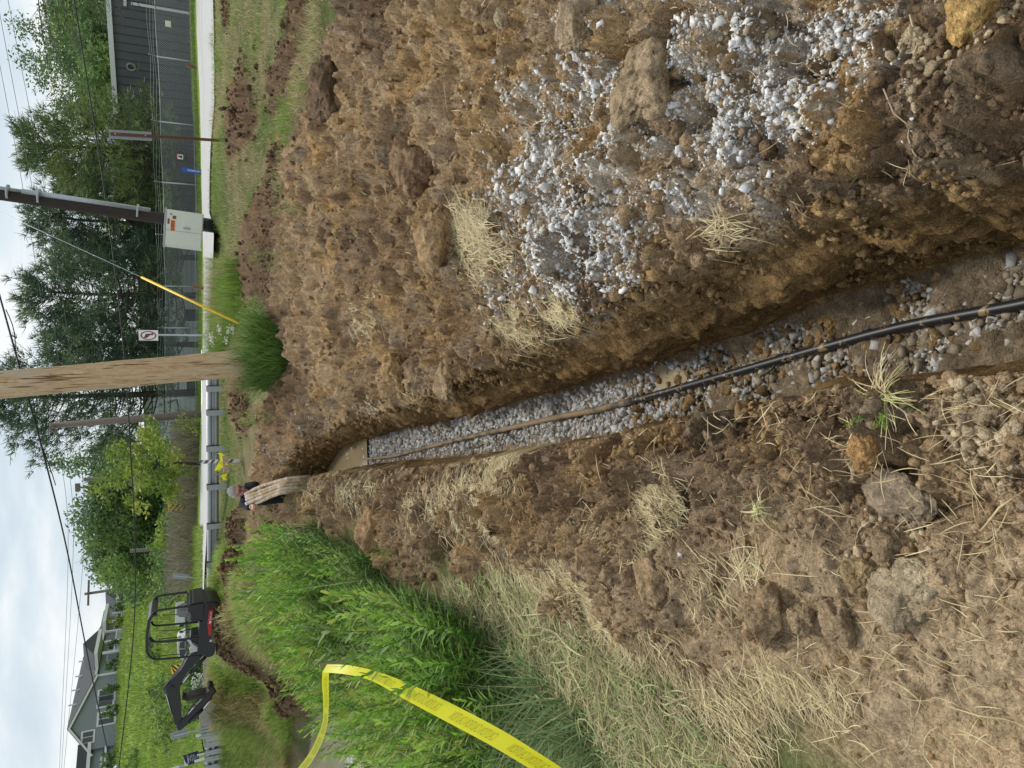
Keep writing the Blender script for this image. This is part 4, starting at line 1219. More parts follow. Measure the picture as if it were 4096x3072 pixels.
# lettering along the tape (read from the back, so it runs mirrored)
def tape_text(A, B, s0, s1, body, parent, n_side=1):
    cum = [0.0]
    for i in range(1, len(A)): cum.append(cum[-1] + ((A[i] + B[i]) / 2 - (A[i - 1] + B[i - 1]) / 2).length)
    me = text_mesh(body, 1.0, 0, 'LEFT')
    xs = [v.co.x for v in me.vertices]; ys = [v.co.y for v in me.vertices]
    x0, x1, y0, y1 = min(xs), max(xs), min(ys), max(ys)
    viewv = Vector((0, 0, HC))
    for v in me.vertices:
        s = s0 + (v.co.x - x0) / (x1 - x0) * (s1 - s0); t = (v.co.y - y0) / (y1 - y0)
        i = max(0, min(len(cum) - 2, int(np.searchsorted(cum, s)) - 1)); u = (s - cum[i]) / (cum[i + 1] - cum[i])
        a = A[i].lerp(A[i + 1], u); b = B[i].lerp(B[i + 1], u)
        p = b.lerp(a, .20 + .56 * t)
        v.co = p + (viewv - p).normalized() * .003
    me.materials.clear(); me.materials.append(M_INK)
    link(bpy.data.objects.new("lettering", me), parent)
    return cum[-1]
tot = sum(((A[i] + B[i]) / 2 - (A[i - 1] + B[i - 1]) / 2).length for i in range(1, len(A)))
s = .02
while s + .36 < tot - .25:
    tape_text(A, B, s, s + .36, "CAUTION CAUTION CAUTION", tape); s += .47
tot2 = sum(((A2[i] + B2[i]) / 2 - (A2[i - 1] + B2[i - 1]) / 2).length for i in range(1, len(A2)))
s = .05
while s + .34 < tot2:
    tape_text(A2, B2, s, s + .34, "CAUTION CAUTION CAUTION", tape); s += .42
# stake the tape hangs from
g = PX(1300, 2672, 4.72); gz = float(H(np.array([g.x]), np.array([g.y]))[0])
M_WOODG = mat("weathered_wood", (.30, .24, .17), rough=.9, var=.25, vscale=14, stretch=(6, 6, .6))
mb = MB(); mb.tube([(g.x + .03, g.y + .05, gz - .2), (g.x + .01, g.y + .03, g.z + .03)], .011, 6)
tag(mb.build("wooden_stake", M_WOODG), "thin wooden stake in the weeds where the yellow tape folds back", "stake")

# ---- wooden utility pole (new, tan)
def pole_pts(pb, pt): return [Vector(pb), Vector(pt)]
M_POLE = bpy.data.materials.new("new_pole_wood"); M_POLE.use_nodes = True
nt = M_POLE.node_tree; N = nt.nodes; L = nt.links; b_ = N["Principled BSDF"]; b_.inputs["Roughness"].default_value = .82; b_.inputs["Specular IOR Level"].default_value = .2
tc = N.new("ShaderNodeTexCoord")
def mpn(sc):
    m_ = N.new("ShaderNodeMapping"); m_.inputs["Scale"].default_value = sc; L.new(tc.outputs["Object"], m_.inputs["Vector"]); return m_.outputs["Vector"]
def nzn(v, s, d=6, r=.6, dist=0):
    q = N.new("ShaderNodeTexNoise"); q.inputs["Scale"].default_value = s; q.inputs["Detail"].default_value = d; q.inputs["Roughness"].default_value = r; q.inputs["Distortion"].default_value = dist
    L.new(v, q.inputs["Vector"]); return q.outputs["Fac"]
def ramp(f, st):
    r = N.new("ShaderNodeValToRGB"); e = r.color_ramp.elements
    e[0].position, e[0].color = st[0][0], (*st[0][1], 1); e[1].position, e[1].color = st[-1][0], (*st[-1][1], 1)
    for p, c in st[1:-1]:
        k = e.new(p); k.color = (*c, 1)
    L.new(f, r.inputs["Fac"]); return r.outputs["Color"]
def mixc(f, a, b, mode='MIX'):
    m_ = N.new("ShaderNodeMix"); m_.data_type = 'RGBA'; m_.blend_type = mode
    if isinstance(f, float): m_.inputs["Factor"].default_value = f
    else: L.new(f, m_.inputs["Factor"])
    L.new(a, m_.inputs["A"]); L.new(b, m_.inputs["B"]); return m_.outputs["Result"]
v1 = mpn((5, 5, .55)); v2 = mpn((9, 9, .25))
grain = ramp(nzn(v1, 3.0, 5, .55, 1.2), [(.3, (.50, .32, .165)), (.45, (.66, .49, .30)), (.52, (.48, .32, .18)), (.6, (.68, .52, .33)), (.7, (.58, .46, .33))])
grey = ramp(nzn(mpn((3, 3, .35)), 1.4, 4), [(.50, (0, 0, 0)), (.74, (1, 1, 1))])
gcol = N.new("ShaderNodeRGB"); gcol.outputs[0].default_value = (.52, .46, .37, 1)
ocol = N.new("ShaderNodeRGB"); ocol.outputs[0].default_value = (.50, .24, .07, 1)
crk = ramp(nzn(v2, 4.0, 4, .5, .4), [(.60, (1, 1, 1)), (.66, (.22, .15, .10))])
stain = ramp(nzn(mpn((3.2, 3.2, .5)), 1.8, 5), [(.52, (0, 0, 0)), (.66, (1, 1, 1))])
sx_ = N.new("ShaderNodeSeparateXYZ"); L.new(tc.outputs["Object"], sx_.inputs["Vector"])
lowz = N.new("ShaderNodeMapRange"); lowz.inputs["From Min"].default_value = 2.0; lowz.inputs["From Max"].default_value = 0.2; lowz.inputs["To Min"].default_value = .32; lowz.inputs["To Max"].default_value = 1.0; L.new(sx_.outputs["Z"], lowz.inputs["Value"])
st2 = N.new("ShaderNodeMath"); st2.operation = 'MULTIPLY'; L.new(stain, st2.inputs[0]); L.new(lowz.outputs["Result"], st2.inputs[1])
base = mixc(grey, grain, gcol.outputs[0]); base = mixc(st2.outputs[0], base, ocol.outputs[0]); base = mixc(1.0, base, crk, 'MULTIPLY')
L.new(base, b_.inputs["Base Color"])
bp = N.new("ShaderNodeBump"); bp.inputs["Distance"].default_value = .012; L.new(nzn(v2, 5, 6, .6), bp.inputs["Height"]); L.new(bp.outputs["Normal"], b_.inputs["Normal"])
pb = PX(985, 1432, 11.5); pt = PX(0, 1525, 11.5)
gz = float(hs(pb.x, pb.y))
rt = thing("utility_pole", "new tan wooden utility pole with orange stains at its foot behind the spoil heap", "utility pole", (pb.x, pb.y, gz - .5))
dz_ = pt - pb
top = (pt + dz_ * 1.9) - Vector((pb.x, pb.y, gz - .5))
bot = Vector((0, 0, 0)) - dz_.normalized() * .1
mb = MB(); n_ = 40
P = [bot.lerp(top, i / n_) for i in range(n_ + 1)]
mb.tube(P, [.208 - .055 * i / n_ + .0035 * math.sin(i * 1.3) for i in range(n_ + 1)], 40)
pole_o = mb.build("pole_shaft", M_POLE, rt, smooth=True)
M_KNOT = mat("dark_knot", (.07, .045, .03), rough=.9)
for X, Y, r in ((355, 1655 - 200, .012), (565, 1430, .009), (80, 1440, .01), (565, 1490, .006), (190, 1500, .007)):
    p = PX(X, Y, 11.5) - Vector((0, .2, 0)); d = p - Vector((pb.x, pb.y, gz - .5))
    t = d.z / top.z; c = bot.lerp(top, t); e = (Vector((0, 0, HC)) - p); e.z = 0; e.normalize()
    side = Vector((1, 0, 0)) * (d.x - c.x); 
    q = c + Vector((d.x - c.x, -math.sqrt(max(.0, (.205 - .055 * t) ** 2 - (d.x - c.x) ** 2)) - .001, 0))
    mb = MB(); mb.tube([q + Vector((0, .006, 0)), q + Vector((0, -.003, 0))], r, 8); mb.build("knot", M_KNOT, rt)

# ---- dark leaning pole with cabinet
M_DPOLE = mat("tarred_pole", (.040, .030, .024), rough=.85, var=.4, vscale=10, stretch=(8, 8, .4), bump=.004, bscale=20)
M_GALV = mat("galvanised_steel", (.42, .45, .47), rough=.45, var=.12, vscale=6, metal=.35)
M_RUST = mat("rusty_steel", (.16, .075, .045), rough=.85, var=.3, vscale=20)
M_CAB = mat("cream_enamel", (.76, .76, .67), rough=.45, var=.05, vscale=3)
M_BK = mat("black_paint", (.015, .015, .016), rough=.4, spec=.5)
pb = PX(880, 912, 23.0); pt = PX(0, 784, 23.0); gz = float(hs(pb.x, pb.y))
rt = thing("utility_pole", "dark leaning utility pole with a grey riser pipe up one side beside the road", "utility pole", (pb.x, pb.y, gz - .4))
O = Vector((pb.x, pb.y, gz - .4)); ax = (pt - pb).normalized()
P = [ax * t for t in np.linspace(0, 9.5, 12)]
mb = MB(); mb.tube(P, [.185 - .006 * i for i in range(12)], 16); mb.build("pole_shaft", M_DPOLE, rt, smooth=True)
mb = MB(); mb.tube([ax * .1, ax * 1.3], .205, 16); mb.build("black_sleeve", M_BK, rt, smooth=True)
sd = Vector((.16, -.10, 0))
mb = MB(); mb.tube([ax * 2.2 + sd, ax * 5.3 + sd], .075, 10); mb.tube([ax * 5.2 + sd, ax * 6.6 + sd], .05, 10); mb.build("riser_pipe", M_GALV, rt, smooth=True)
for t in (2.5, 4.9, 5.6, 6.5):
    mb = MB(); mb.tube([ax * t + sd * .6, ax * (t + .05) + sd * .6], .2, 14); mb.build("pipe_strap", M_GALV, rt, smooth=True)
# cabinet on the pole
cc = PX(737, 915, 22.55)
tl = math.atan2(ax.x, ax.z)
cb = thing("equipment_cabinet", "cream metal cabinet with orange H3004 label strapped to the dark leaning pole", "cabinet", cc, (0, tl * .9, 0))
mb = MB(); mb.box((-.02, .12, 0), (1.02, .36, .98), bev=.012); mb.build("cabinet_body", M_CAB, cb)
mb = MB(); mb.box((.185, -.075, -.0), (.58, .03, .93), bev=.006); mb.build("cabinet_door", M_CAB, cb)
mb = MB(); mb.box((-.315, -.075, 0), (.40, .03, .93), bev=.006); mb.build("cabinet_door", M_CAB, cb)
mb = MB(); mb.box((-.02, .12, .505), (1.08, .42, .045)); mb.build("cabinet_top", M_GALV, cb)
M_ORG = mat("orange_label", (.70, .20, .03), rough=.5); M_BRN = mat("brown_label", (.20, .07, .045), rough=.6)
mb = MB(); mb.box((.03, -.094, .30), (.30, .008, .105)); pl = mb.build("number_plate", M_ORG, cb)
text_obj("H3004", .105, M_BK, pl, Matrix.Translation((.03, -.0995, .30)) @ Matrix.Rotation(R_(90), 4, 'X'), sx=.95)
mb = MB(); mb.box((.14, -.094, .415), (.15, .006, .05)); mb.box((.27, -.094, .27), (.09, .006, .09)); mb.box((.35, -.094, .36), (.035, .006, .05)); mb.build("sticker", M_BRN, cb)
mb = MB(); mb.box((0, -.105, -.06), (.05, .03, .18), bev=.008); mb.box((0, -.125, -.03), (.03, .02, .04)); mb.build("latch", M_GALV, cb)

# ---- guy wire with yellow guard
g0 = PX(925, 1279, 15.5); g1 = PX(567, 1109, 17.2); g2 = PX(0, 849, 20.8); dz_ = g2 - g1
g3 = g1 + dz_ * 1.6
M_YEL = mat("yellow_guard", (.80, .52, .02), rough=.45)
gy = thing("guy_wire", "guy wire with a bright yellow plastic guard at its lower end", "guy wire", (g0.x, g0.y, g0.z - .3))
O = Vector((g0.x, g0.y, g0.z - .3))
mb = MB(); mb.tube([g0 - O - (g1 - g0).normalized() * .4, g1 - O], .027, 8); mb.build("yellow_guard", M_YEL, gy, smooth=True)
mb = MB(); mb.tube([g1 - O, g3 - O], .009, 6); mb.build("steel_strand", M_GALV, gy, smooth=True)

# ---- overhead lines
M_LINE = mat("line_wire", (.10, .105, .11), rough=.6)
M_CABL = mat("black_cable", (.016, .018, .018), rough=.6)
def wire(pts, r, label, m=None, name="power_line", lash=False):
    P = [PX(X, Y, y) for X, Y, y in pts]
    P = [P[0] + (P[0] - P[1]) * .8] + P + [P[-1] + (P[-1] - P[-2]) * .5]
    P = smooth_path(P, 8)
    mb = MB(); mb.tube(P, r, 6)
    o = mb.build(name, m or M_LINE, smooth=True); tag(o, label, "cable", "overhead lines across the sky")
    return o, P
wire([(0, 264, 34), (100, 800, 35), (196, 1400, 37), (240, 1800, 40), (273, 2200, 44), (239, 3045, 50)], .010, "thin power line, the highest of the three that start in the far right sky")
wire([(0, 60, 34), (137, 800, 35), (229, 1400, 37), (268, 1800, 40), (293, 2200, 44), (247, 3060, 50)], .010, "thin power line, the middle one of three parallel wires")
wire([(32, 0, 34), (187, 800, 35), (279, 1400, 37), (318, 1800, 40), (335, 2200, 44), (257, 3060, 50)], .010, "thin power line, the lowest of three parallel wires")
wire([(232, 230, 50), (300, 640, 50), (380, 1050, 48), (425, 1440, 46), (452, 1800, 46), (473, 2200, 48), (505, 2500, 52)], .009, "faint wire crossing the pines between the black cable and the three thin lines")
o, _ = wire([(297, 0, 27), (423, 800, 27), (495, 1400, 27), (522, 1800, 28), (541, 2200, 30), (531, 2570, 33), (476, 3067, 36)], .024, "thick black cable in front of the pines and the grassy hill", M_CABL)
o, P = wire([(0, 1188, 14), (62, 1411, 13.2), (92, 1524, 13.0), (170, 1800, 14.5), (268, 2200, 17.5), (350, 2620, 21), (439, 3045, 25)], .016, "thick dark cable that passes behind the top of the tan wooden pole", M_CABL)
mb = MB()
for a_, b_2 in ((10, 20), (24, 36)):
    q = [p + Vector((.01, .0, -.03 - .03 * math.sin((i) * .7))) for i, p in enumerate(P[a_:b_2])]
    mb.tube(q, .008, 6)
mb.build("lashing_loop", M_CABL, o, smooth=True)
wire([(468, 2690, 40), (500, 2560, 45), (455, 2480, 55)], .006, "thin service drop falling from the crossarm pole towards the hill foot", M_CABL)

# ---- far poles
M_GPOLE = mat("grey_pole_wood", (.17, .135, .115), rough=.9, var=.3, vscale=9, stretch=(8, 8, .4))
def far_pole(Xb, Yb, Xt, Yt, y, r0, r1, label, name="utility_pole"):
    pb, pt = PX(Xb, Yb, y), PX(Xt, Yt, y)
    gz = min(pb.z, float(hs(pb.x, pb.y)))
    rt = thing(name, label, "utility pole", (pb.x, pb.y, gz - .2))
    O = Vector((pb.x, pb.y, gz - .2))
    mb = MB(); mb.tube([Vector((0, 0, 0)), pb - O, pt - O], [r0, r0, r1], 12); mb.build("pole_shaft", M_GPOLE, rt, smooth=True)
    return rt, O
rt, O = far_pole(812, 1655, 198, 1703, 34, .17, .12, "old grey wooden pole with a cut broken top standing in front of the dark pine")
p = PX(240, 1725, 33.9); mb = MB(); mb.tube([PX(195, 1712, 33.8) - O, PX(232, 1742, 33.8) - O], .04, 6); mb.tube([PX(203, 1690, 33.8) - O, PX(233, 1738, 33.8) - O], .03, 6); mb.build("broken_crossarm", M_GPOLE, rt)
mb = MB(); mb.tube([PX(315, 1712, 33.7) - O, PX(328, 1730, 33.7) - O], .06, 6); mb.build("bracket", M_GALV, rt)
rt, O = far_pole(640, 1900, 334, 1918, 58, .16, .13, "plain pole top rising out of the yellow green tree")
rt, O = far_pole(640, 1945, 306, 1950, 90, .12, .10, "far slim pole with a small bracket beside the yellow green tree")
mb = MB(); mb.box(PX(311, 1950, 90) - O, (.9, .1, .5)); mb.build("bracket", M_GPOLE, rt)
rt, O = far_pole(700, 2323, 338, 2376, 75, .17, .12, "utility pole with a crossarm standing before the apartment house")
mb = MB(); c = PX(354, 2371, 74.8) - O; mb.box(c, (2.3, .12, .16), (0, .05, 0)); mb.build("crossarm", M_GPOLE, rt)
rt, O = far_pole(690, 2190, 520, 2204, 55, .14, .12, "short grey pole at the foot of the hill beside the distant trees")

# ---- signs
M_WHT = mat("white_sheet", (.72, .72, .72), rough=.5); M_RED = mat("sign_red", (.30, .035, .04), rough=.5); M_SGN = mat("grey_sign_back", (.30, .32, .335), rough=.5, metal=.3)
M_YLS = mat("sign_yellow", (.85, .52, .01), rough=.5); M_NAVY = mat("navy_sign", (.012, .020, .075), rough=.5); M_BLUE = mat("blue_marker", (.015, .085, .42), rough=.5)
def gz_at(p): return float(H(np.array([p.x]), np.array([p.y]))[0])
# no left turn sign
c = PX(594, 1344, 29.5); bz = gz_at(c)
sg = thing("road_sign", "white no left turn sign with a red circle left of the yellow guy guard", "road sign", (c.x, c.y, bz), (0, .02, R_(-56)))
hh = c.z - bz
mb = MB(); mb.box((0, 0, hh), (.61, .012, .64), bev=.004); pn = mb.build("sign_panel", M_WHT, sg)
mb = MB(); n = 40; ro, ri = .265, .215
vs = [(r * math.cos(2 * math.pi * i / n), -.0095, hh + r * math.sin(2 * math.pi * i / n)) for i in range(n) for r in (ro, ri)]
mb.add(vs, [(2 * i, 2 * i + 1, (2 * i + 3) % (2 * n), (2 * i + 2) % (2 * n)) for i in range(n)])
mb.box((0, -.0135, hh), (.05, .002, .46), (0, R_(-45), 0)); mb.build("prohibition_ring", M_RED, pn)
mb = MB(); mb.prism([(.03, -.16), (.10, -.16), (.10, .05), (.05, .11), (-.05, .11), (-.05, .16), (-.16, .075), (-.05, -.01), (-.05, .04), (.02, .04), (.03, .03)], -.0085, -.0120)
for i in range(len(mb.v)): mb.v[i] = (mb.v[i][0], mb.v[i][1], mb.v[i][2] + hh)
mb.build("turn_arrow", M_BK, pn)
mb = MB(); mb.box((0, .03, hh * .5 + .1), (.06, .04, hh + .25)); mb.build("sign_post", M_GALV, sg)
# sign seen from behind, at the right
c = PX(522, 540, 18.0); b = PX(892, 563, 18.0); bz = gz_at(b)
ln = math.atan2(c.x - b.x, c.z - bz)
sg = thing("road_sign", "grey back of a tall road sign on a rusty perforated post beside the road", "road sign", (b.x, b.y, bz), (0, ln, R_(0)))
hh = c.z - bz
mb = MB(); mb.box((0, .02, hh), (.20, .012, .85)); pn = mb.build("sign_panel", M_SGN, sg)
mb = MB()
for sx in (-.024, .024): mb.box((sx, -.0, (hh + .3) / 2), (.012, .035, hh + .5))
mb.box((0, -.012, (hh + .3) / 2), (.048, .006, hh + .5)); post = mb.build("sign_post", M_RUST, sg)
for i in range(30):
    mb = MB(); mb.box((0, -.0165, .5 + i * (hh - .3) / 30), (.018, .003, .026)); mb.build("post_hole", M_BK, post)
for q in (.3, -.3):
    mb = MB(); mb.tube([(0, -.03, hh + q), (0, .03, hh + q)], .015, 8); mb.build("bolt", M_GALV, pn)
# striped bridge markers
def marker(X0, X1, Y, y, label, slope, wd=.30, hid=0):
    c0, c1 = PX(X0, Y, y), PX(X1, Y, y); hgt = c0.z - c1.z; bz = min(gz_at(c1), c1.z - .5)
    sg = thing("object_marker", label, "road sign", (c1.x, c1.y, bz), group="striped bridge markers")
    z1 = c1.z - bz
    mb = MB(); mb.box((0, 0, z1 + hgt / 2), (wd, .012, hgt), bev=.004); pn = mb.build("marker_panel", M_YLS, sg)
    mb = MB()
    st = hgt / 3.1
    for k in range(-1, 4):
        z0 = z1 + k * st
        q = [(-wd / 2, z0), (wd / 2, z0 + slope * wd), (wd / 2, z0 + slope * wd + st * .5), (-wd / 2, z0 + st * .5)]
        q = [(a, min(max(b_3, z1 + .002), z1 + hgt - .002)) for a, b_3 in q]
        if q[2][1] - q[1][1] + q[3][1] - q[0][1] < .01: continue
        mb.prism(q, -.0080, -.0105)
    mb.build("black_stripe", M_BK, pn)
    mb = MB(); mb.box((0, .03, z1 / 2 + .05), (.06, .05, z1 + .1)); mb.build("marker_post", M_GALV, sg)
marker(672, 739, 2026, 36, "yellow and black striped marker on a grey post behind the guardrail", -.9)
marker(683, 748, 2668, 33, "yellow and black striped marker behind the excavator's boom", .9, wd=.36)
# backs of markers
def sign_back(X0, X1, Y, Xb, Yb, y, wd, label):
    t, c1, b = PX(X0, Y, y), PX(X1, Y, y), PX(Xb, Yb, y); bz = min(gz_at(b), b.z)
    ln = math.atan2(t.x - b.x, t.z - b.z)
    sg = thing("sign_back", label, "road sign", (b.x, b.y, bz - .2), (0, ln, 0))
    z0, z1 = (c1 - Vector((b.x, b.y, bz - .2))).length, (t - Vector((b.x, b.y, bz - .2))).length
    mb = MB(); mb.box((0, 0, (z0 + z1) / 2), (wd, .012, z1 - z0), bev=.004); pn = mb.build("sign_panel", M_SGN, sg)
    mb = MB(); mb.box((0, -.02, z1 / 2 - .05), (.05, .03, z1 - .1)); mb.build("sign_post", M_GALV, sg)
sign_back(688, 747, 2307, 790, 2318, 34, .24, "grey back of a small marker sign right of the excavator's canopy")
sign_back(684, 750, 2944, 830, 2907, 26, .26, "grey back of a leaning marker sign left of the excavator's arm")
# estate sign
c = PX(765, 3026, 25.5); b = PX(822, 3000, 25.5); bz = gz_at(b)
sg = thing("sale_sign", "navy blue sign with white lettering on a dark post near the left edge", "sign", (c.x, c.y, min(bz, c.z - .6)), (0, -.10, R_(8)))
hh = c.z - min(bz, c.z - .6)
mb = MB(); mb.box((0, 0, hh), (.34, .02, .44)); pn = mb.build("sign_panel", M_NAVY, sg)
mb = MB(); mb.prism([(-.17, .22), (-.17, .10), (-.10, .17), (.02, .205), (.12, .22)], -.0110, -.0135)
for i in range(len(mb.v)): mb.v[i] = (mb.v[i][0], mb.v[i][1], mb.v[i][2] + hh)
mb.build("white_corner", M_WHT, pn)
for i, (tx, sz_, zz) in enumerate((("Bogan's", .085, .105), ("THANK", .050, .03), ("YOU FOR", .050, -.025), ("VISITING", .050, -.08), ("Call us", .042, -.135), ("555 0100", .042, -.182))):
    if i == 5: tx = "today"
    text_obj(tx, sz_, M_WHT, pn, Matrix.Translation((0.01, -.0145, hh + zz)) @ Matrix.Rotation(R_(90), 4, 'X'))
mb = MB(); mb.box((-.1 + .18, .02, hh / 2 - .1), (.035, .03, hh)); mb.build("sign_post", M_BK, sg)
# sign cut off by the left edge
c = PX(690, 3068, 27); bz = gz_at(c)
sg = thing("road_sign", "white sign with a red ring just inside the left edge of the view", "road sign", (c.x - .16, c.y, bz), (0, -.12, 0))
hh = c.z - bz
mb = MB(); mb.box((0, 0, hh), (.55, .012, .45)); pn = mb.build("sign_panel", M_WHT, sg)
mb = MB(); vs = [(r * math.cos(2 * math.pi * i / n), -.0095, hh + r * math.sin(2 * math.pi * i / n)) for n in (40,) for i in range(40) for r in (.19, .15)]
mb.add(vs, [(2 * i, 2 * i + 1, (2 * i + 3) % 80, (2 * i + 2) % 80) for i in range(40)]); mb.build("red_ring", M_RED, pn)
mb = MB(); mb.box((.2, .03, hh / 2), (.05, .04, hh)); mb.build("sign_post", M_GALV, sg)
# white delineators
def delineator(X0, Y0, X1, Y1, y, r, label, m=None, striped=False):
    t, b = PX(X0, Y0, y), PX(X1, Y1, y); bz = min(gz_at(b), b.z)
    ln = math.atan2(t.x - b.x, t.z - b.z)
    sg = thing("delineator_post", label, "post", (b.x, b.y, bz), (0, ln, 0), "white delineator posts")
    h_ = (t - Vector((b.x, b.y, bz))).length
    mb = MB(); mb.box((0, 0, h_ / 2), (r * 2, .03, h_), bev=.004); p_ = mb.build("post_body", m or M_WHT, sg)
    mb = MB(); mb.box((0, 0, h_ + .012), (r * 2.1, .035, .024)); mb.build("post_cap", M_BK, sg)
    if striped:
        mb = MB()
        for k in range(6):
            z0 = h_ * (.22 + .15 * k)
            mb.prism([(-r, z0), (r, z0 - .06), (r, z0 + .01), (-r, z0 + .07)], -.016, -.019)
        mb.build("grey_stripe", mat("grey_stripe", (.10, .11, .12), rough=.6), p_)
delineator(796, 1850, 905, 1846, 19.4, .045, "white post with dark slanting bands in front of the guardrail by the yellow tape", striped=True)
delineator(781, 2945, 822, 2937, 24, .035, "white post left of the leaning grey sign back")
delineator(777, 3043, 824, 3029, 24, .035, "white post at the foot of the navy sign")
delineator(788, 3021, 824, 3014, 24.2, .022, "slim white post right under the navy sign")
# blue marker
t, b = PX(729, 678, 30.6), PX(814, 690, 30.6)
sg = thing("marker_post", "flat bright blue marker post with white lettering at the far road edge", "post", (b.x, b.y, min(gz_at(b), b.z)), (0, math.atan2(t.x - b.x, t.z - b.z), 0))
h_ = t.z - min(gz_at(b), b.z)
mb = MB(); mb.box((0, 0, h_ / 2), (.17, .015, h_), bev=.004); pn = mb.build("post_body", M_BLUE, sg)
text_obj("WARNING", .12, M_WHT, pn, Matrix.Translation((0, -.011, h_ * .38)) @ Matrix.Rotation(R_(90), 4, 'X') @ Matrix.Rotation(R_(-90), 4, 'Z'))
# rusty posts leaning by the fence
for X0, Y0, X1, Y1, lb in ((746, 261, 794, 277, "short rusty leaning post by the chain link fence, right of the grey sign back"), (772, 1146, 818, 1155, "short rusty leaning post below the yellow guy guard by the fence")):
    t, b = PX(X0, Y0, 32), PX(X1, Y1, 32)
    mb = MB(); mb.tube([b - Vector((0, 0, .3)), t], .075, 10); tag(mb.build("rusty_post", M_RUST, smooth=True), lb, "post", "rusty posts along the road")
# loose yellow tape lying by the guardrail
def scrap(pts, y, wd, label, seed):
    r = np.random.default_rng(seed)
    P = [PX(780 + x / 4.76, 1800 + yv / 4.76, y) for x, yv in pts]
    P = smooth_path(P, 6)
    A_ = [p + Vector((0, 0, wd / 2)) + Vector(r.normal(size=3) * .008) for p in P]; B_ = [p - Vector((0, .03, wd / 2)) + Vector(r.normal(size=3) * .008) for p in P]
    V, F = strip(A_, B_)
    tag(npmesh("tape_scrap", V, [F], M_TAPE), label, "caution tape")
scrap([(470, 60), (505, 90), (515, 150), (520, 220), (500, 290), (440, 370), (410, 400), (430, 330), (470, 260), (490, 200)], 19.2, .10, "tangled yellow tape hanging on a stake before the guardrail", 1)
scrap([(590, 430), (540, 480), (550, 520), (570, 570), (560, 520), (600, 440), (625, 410)], 19.0, .07, "small scrap of yellow tape in the grass by the guardrail", 2)
scrap([(600, 240), (610, 280), (600, 265)], 19.0, .05, "tiny bit of yellow tape in the verge grass", 3)
p0, p1 = PX(893, 1880, 19.1), PX(897, 1838, 19.1)
mb = MB(); mb.box((p0 + p1) / 2 + Vector((0, 0, -.05)), (.42, .12, .14), (0, -.05, .3)); tag(mb.build("timber_block", mat("pale_timber", (.42, .33, .22), rough=.8, var=.15)), "pale timber block in the grass beside the yellow tape tangle", "timber")
p0 = PX(875, 1894, 19.0); mb = MB(); mb.box(p0 - Vector((0, 0, .15)), (.035, .035, .5), (0, -.1, 0)); tag(mb.build("wooden_stake", M_WOODG), "short wooden stake with yellow tape at the guardrail", "stake")
# red topped stake on the left bank
a_, b_3 = G(600, 1150, .0), G(590, 1130, .02)
mb = MB(); t_ = PX(1168, 2140, a_.y * .98); 
P0 = PX(1172, 2140, 9.0); P1 = PX(1192, 2226, 9.0)
mb.tube([P0, P1], .012, 8); so_ = mb.build("red_tipped_rod", M_BLK, smooth=True); tag(so_, "dark rod with red ends lying in the green grass on the left bank", "rod")
for p_, q_ in ((P0, P1), (P1, P0)):
    d = (q_ - p_).normalized(); mb = MB(); mb.tube([p_ - d * .01, p_ + d * .06], .016, 8); mb.build("red_end", mat("red_paint", (.45, .03, .03), rough=.5), so_, smooth=True)
# ------------------------------------------------------------------ road
M_ROAD = mat("pale_road", (.46, .455, .44), rough=.9, var=.10, vscale=2.5, bump=.003, bscale=40)
M_LINEW = mat("road_line", (.70, .69, .62), rough=.8)
rn = [PX(863, -500, 18.2), PX(863, 0, 20), PX(866, 400, 21), PX(862, 900, 23), PX(848, 1300, 25), PX(842, 1700, 25), PX(842, 2300, 25), PX(842, 2800, 26.5), PX(838, 3300, 28)]
rf = [PX(786, -500, 27), PX(790, 0, 28), PX(804, 400, 29), PX(816, 900, 30.4), PX(820, 1300, 30.5), PX(822, 1700, 31), PX(822, 2300, 31.5), PX(824, 2800, 33), PX(822, 3300, 35)]
rn = smooth_path(rn, 10); rf = smooth_path(rf, 10)
NRD = 9
V, F = [], []
for a, b in zip(rn, rf):
    for k in range(NRD):
        p = a.lerp(b, k / (NRD - 1)); V.append((p.x, p.y, max(p.z, float(hs(p.x, p.y))) + .04))
V = np.array(V); m_ = len(rn)
Vz = V[:, 2].reshape(m_, NRD); 
gz_ = H(V[:, 0], V[:, 1]).reshape(m_, NRD)
Vz = np.maximum(Vz, gz_ + .05); V[:, 2] = Vz.ravel()
idx = np.arange(m_ * NRD).reshape(m_, NRD)
Q = np.stack([idx[:-1, :-1], idx[:-1, 1:], idx[1:, 1:], idx[1:, :-1]], -1).reshape(-1, 4)
o = npmesh("road", V, [Q], M_ROAD); tag(o, kind="structure")
V2 = []
for j in range(m_):
    for f_ in (.62, .64):
        k = f_ * (NRD - 1); i = int(k); u = k - i
        V2.append(V[j * NRD + i] * (1 - u) + V[j * NRD + i + 1] * u + np.array([0, 0, .006]))
idx = np.arange(m_ * 2).reshape(m_, 2)
Q = np.stack([idx[:-1, 0], idx[:-1, 1], idx[1:, 1], idx[1:, 0]], -1)
o = npmesh("road_line", np.array(V2), [Q], M_LINEW); tag(o, kind="structure")

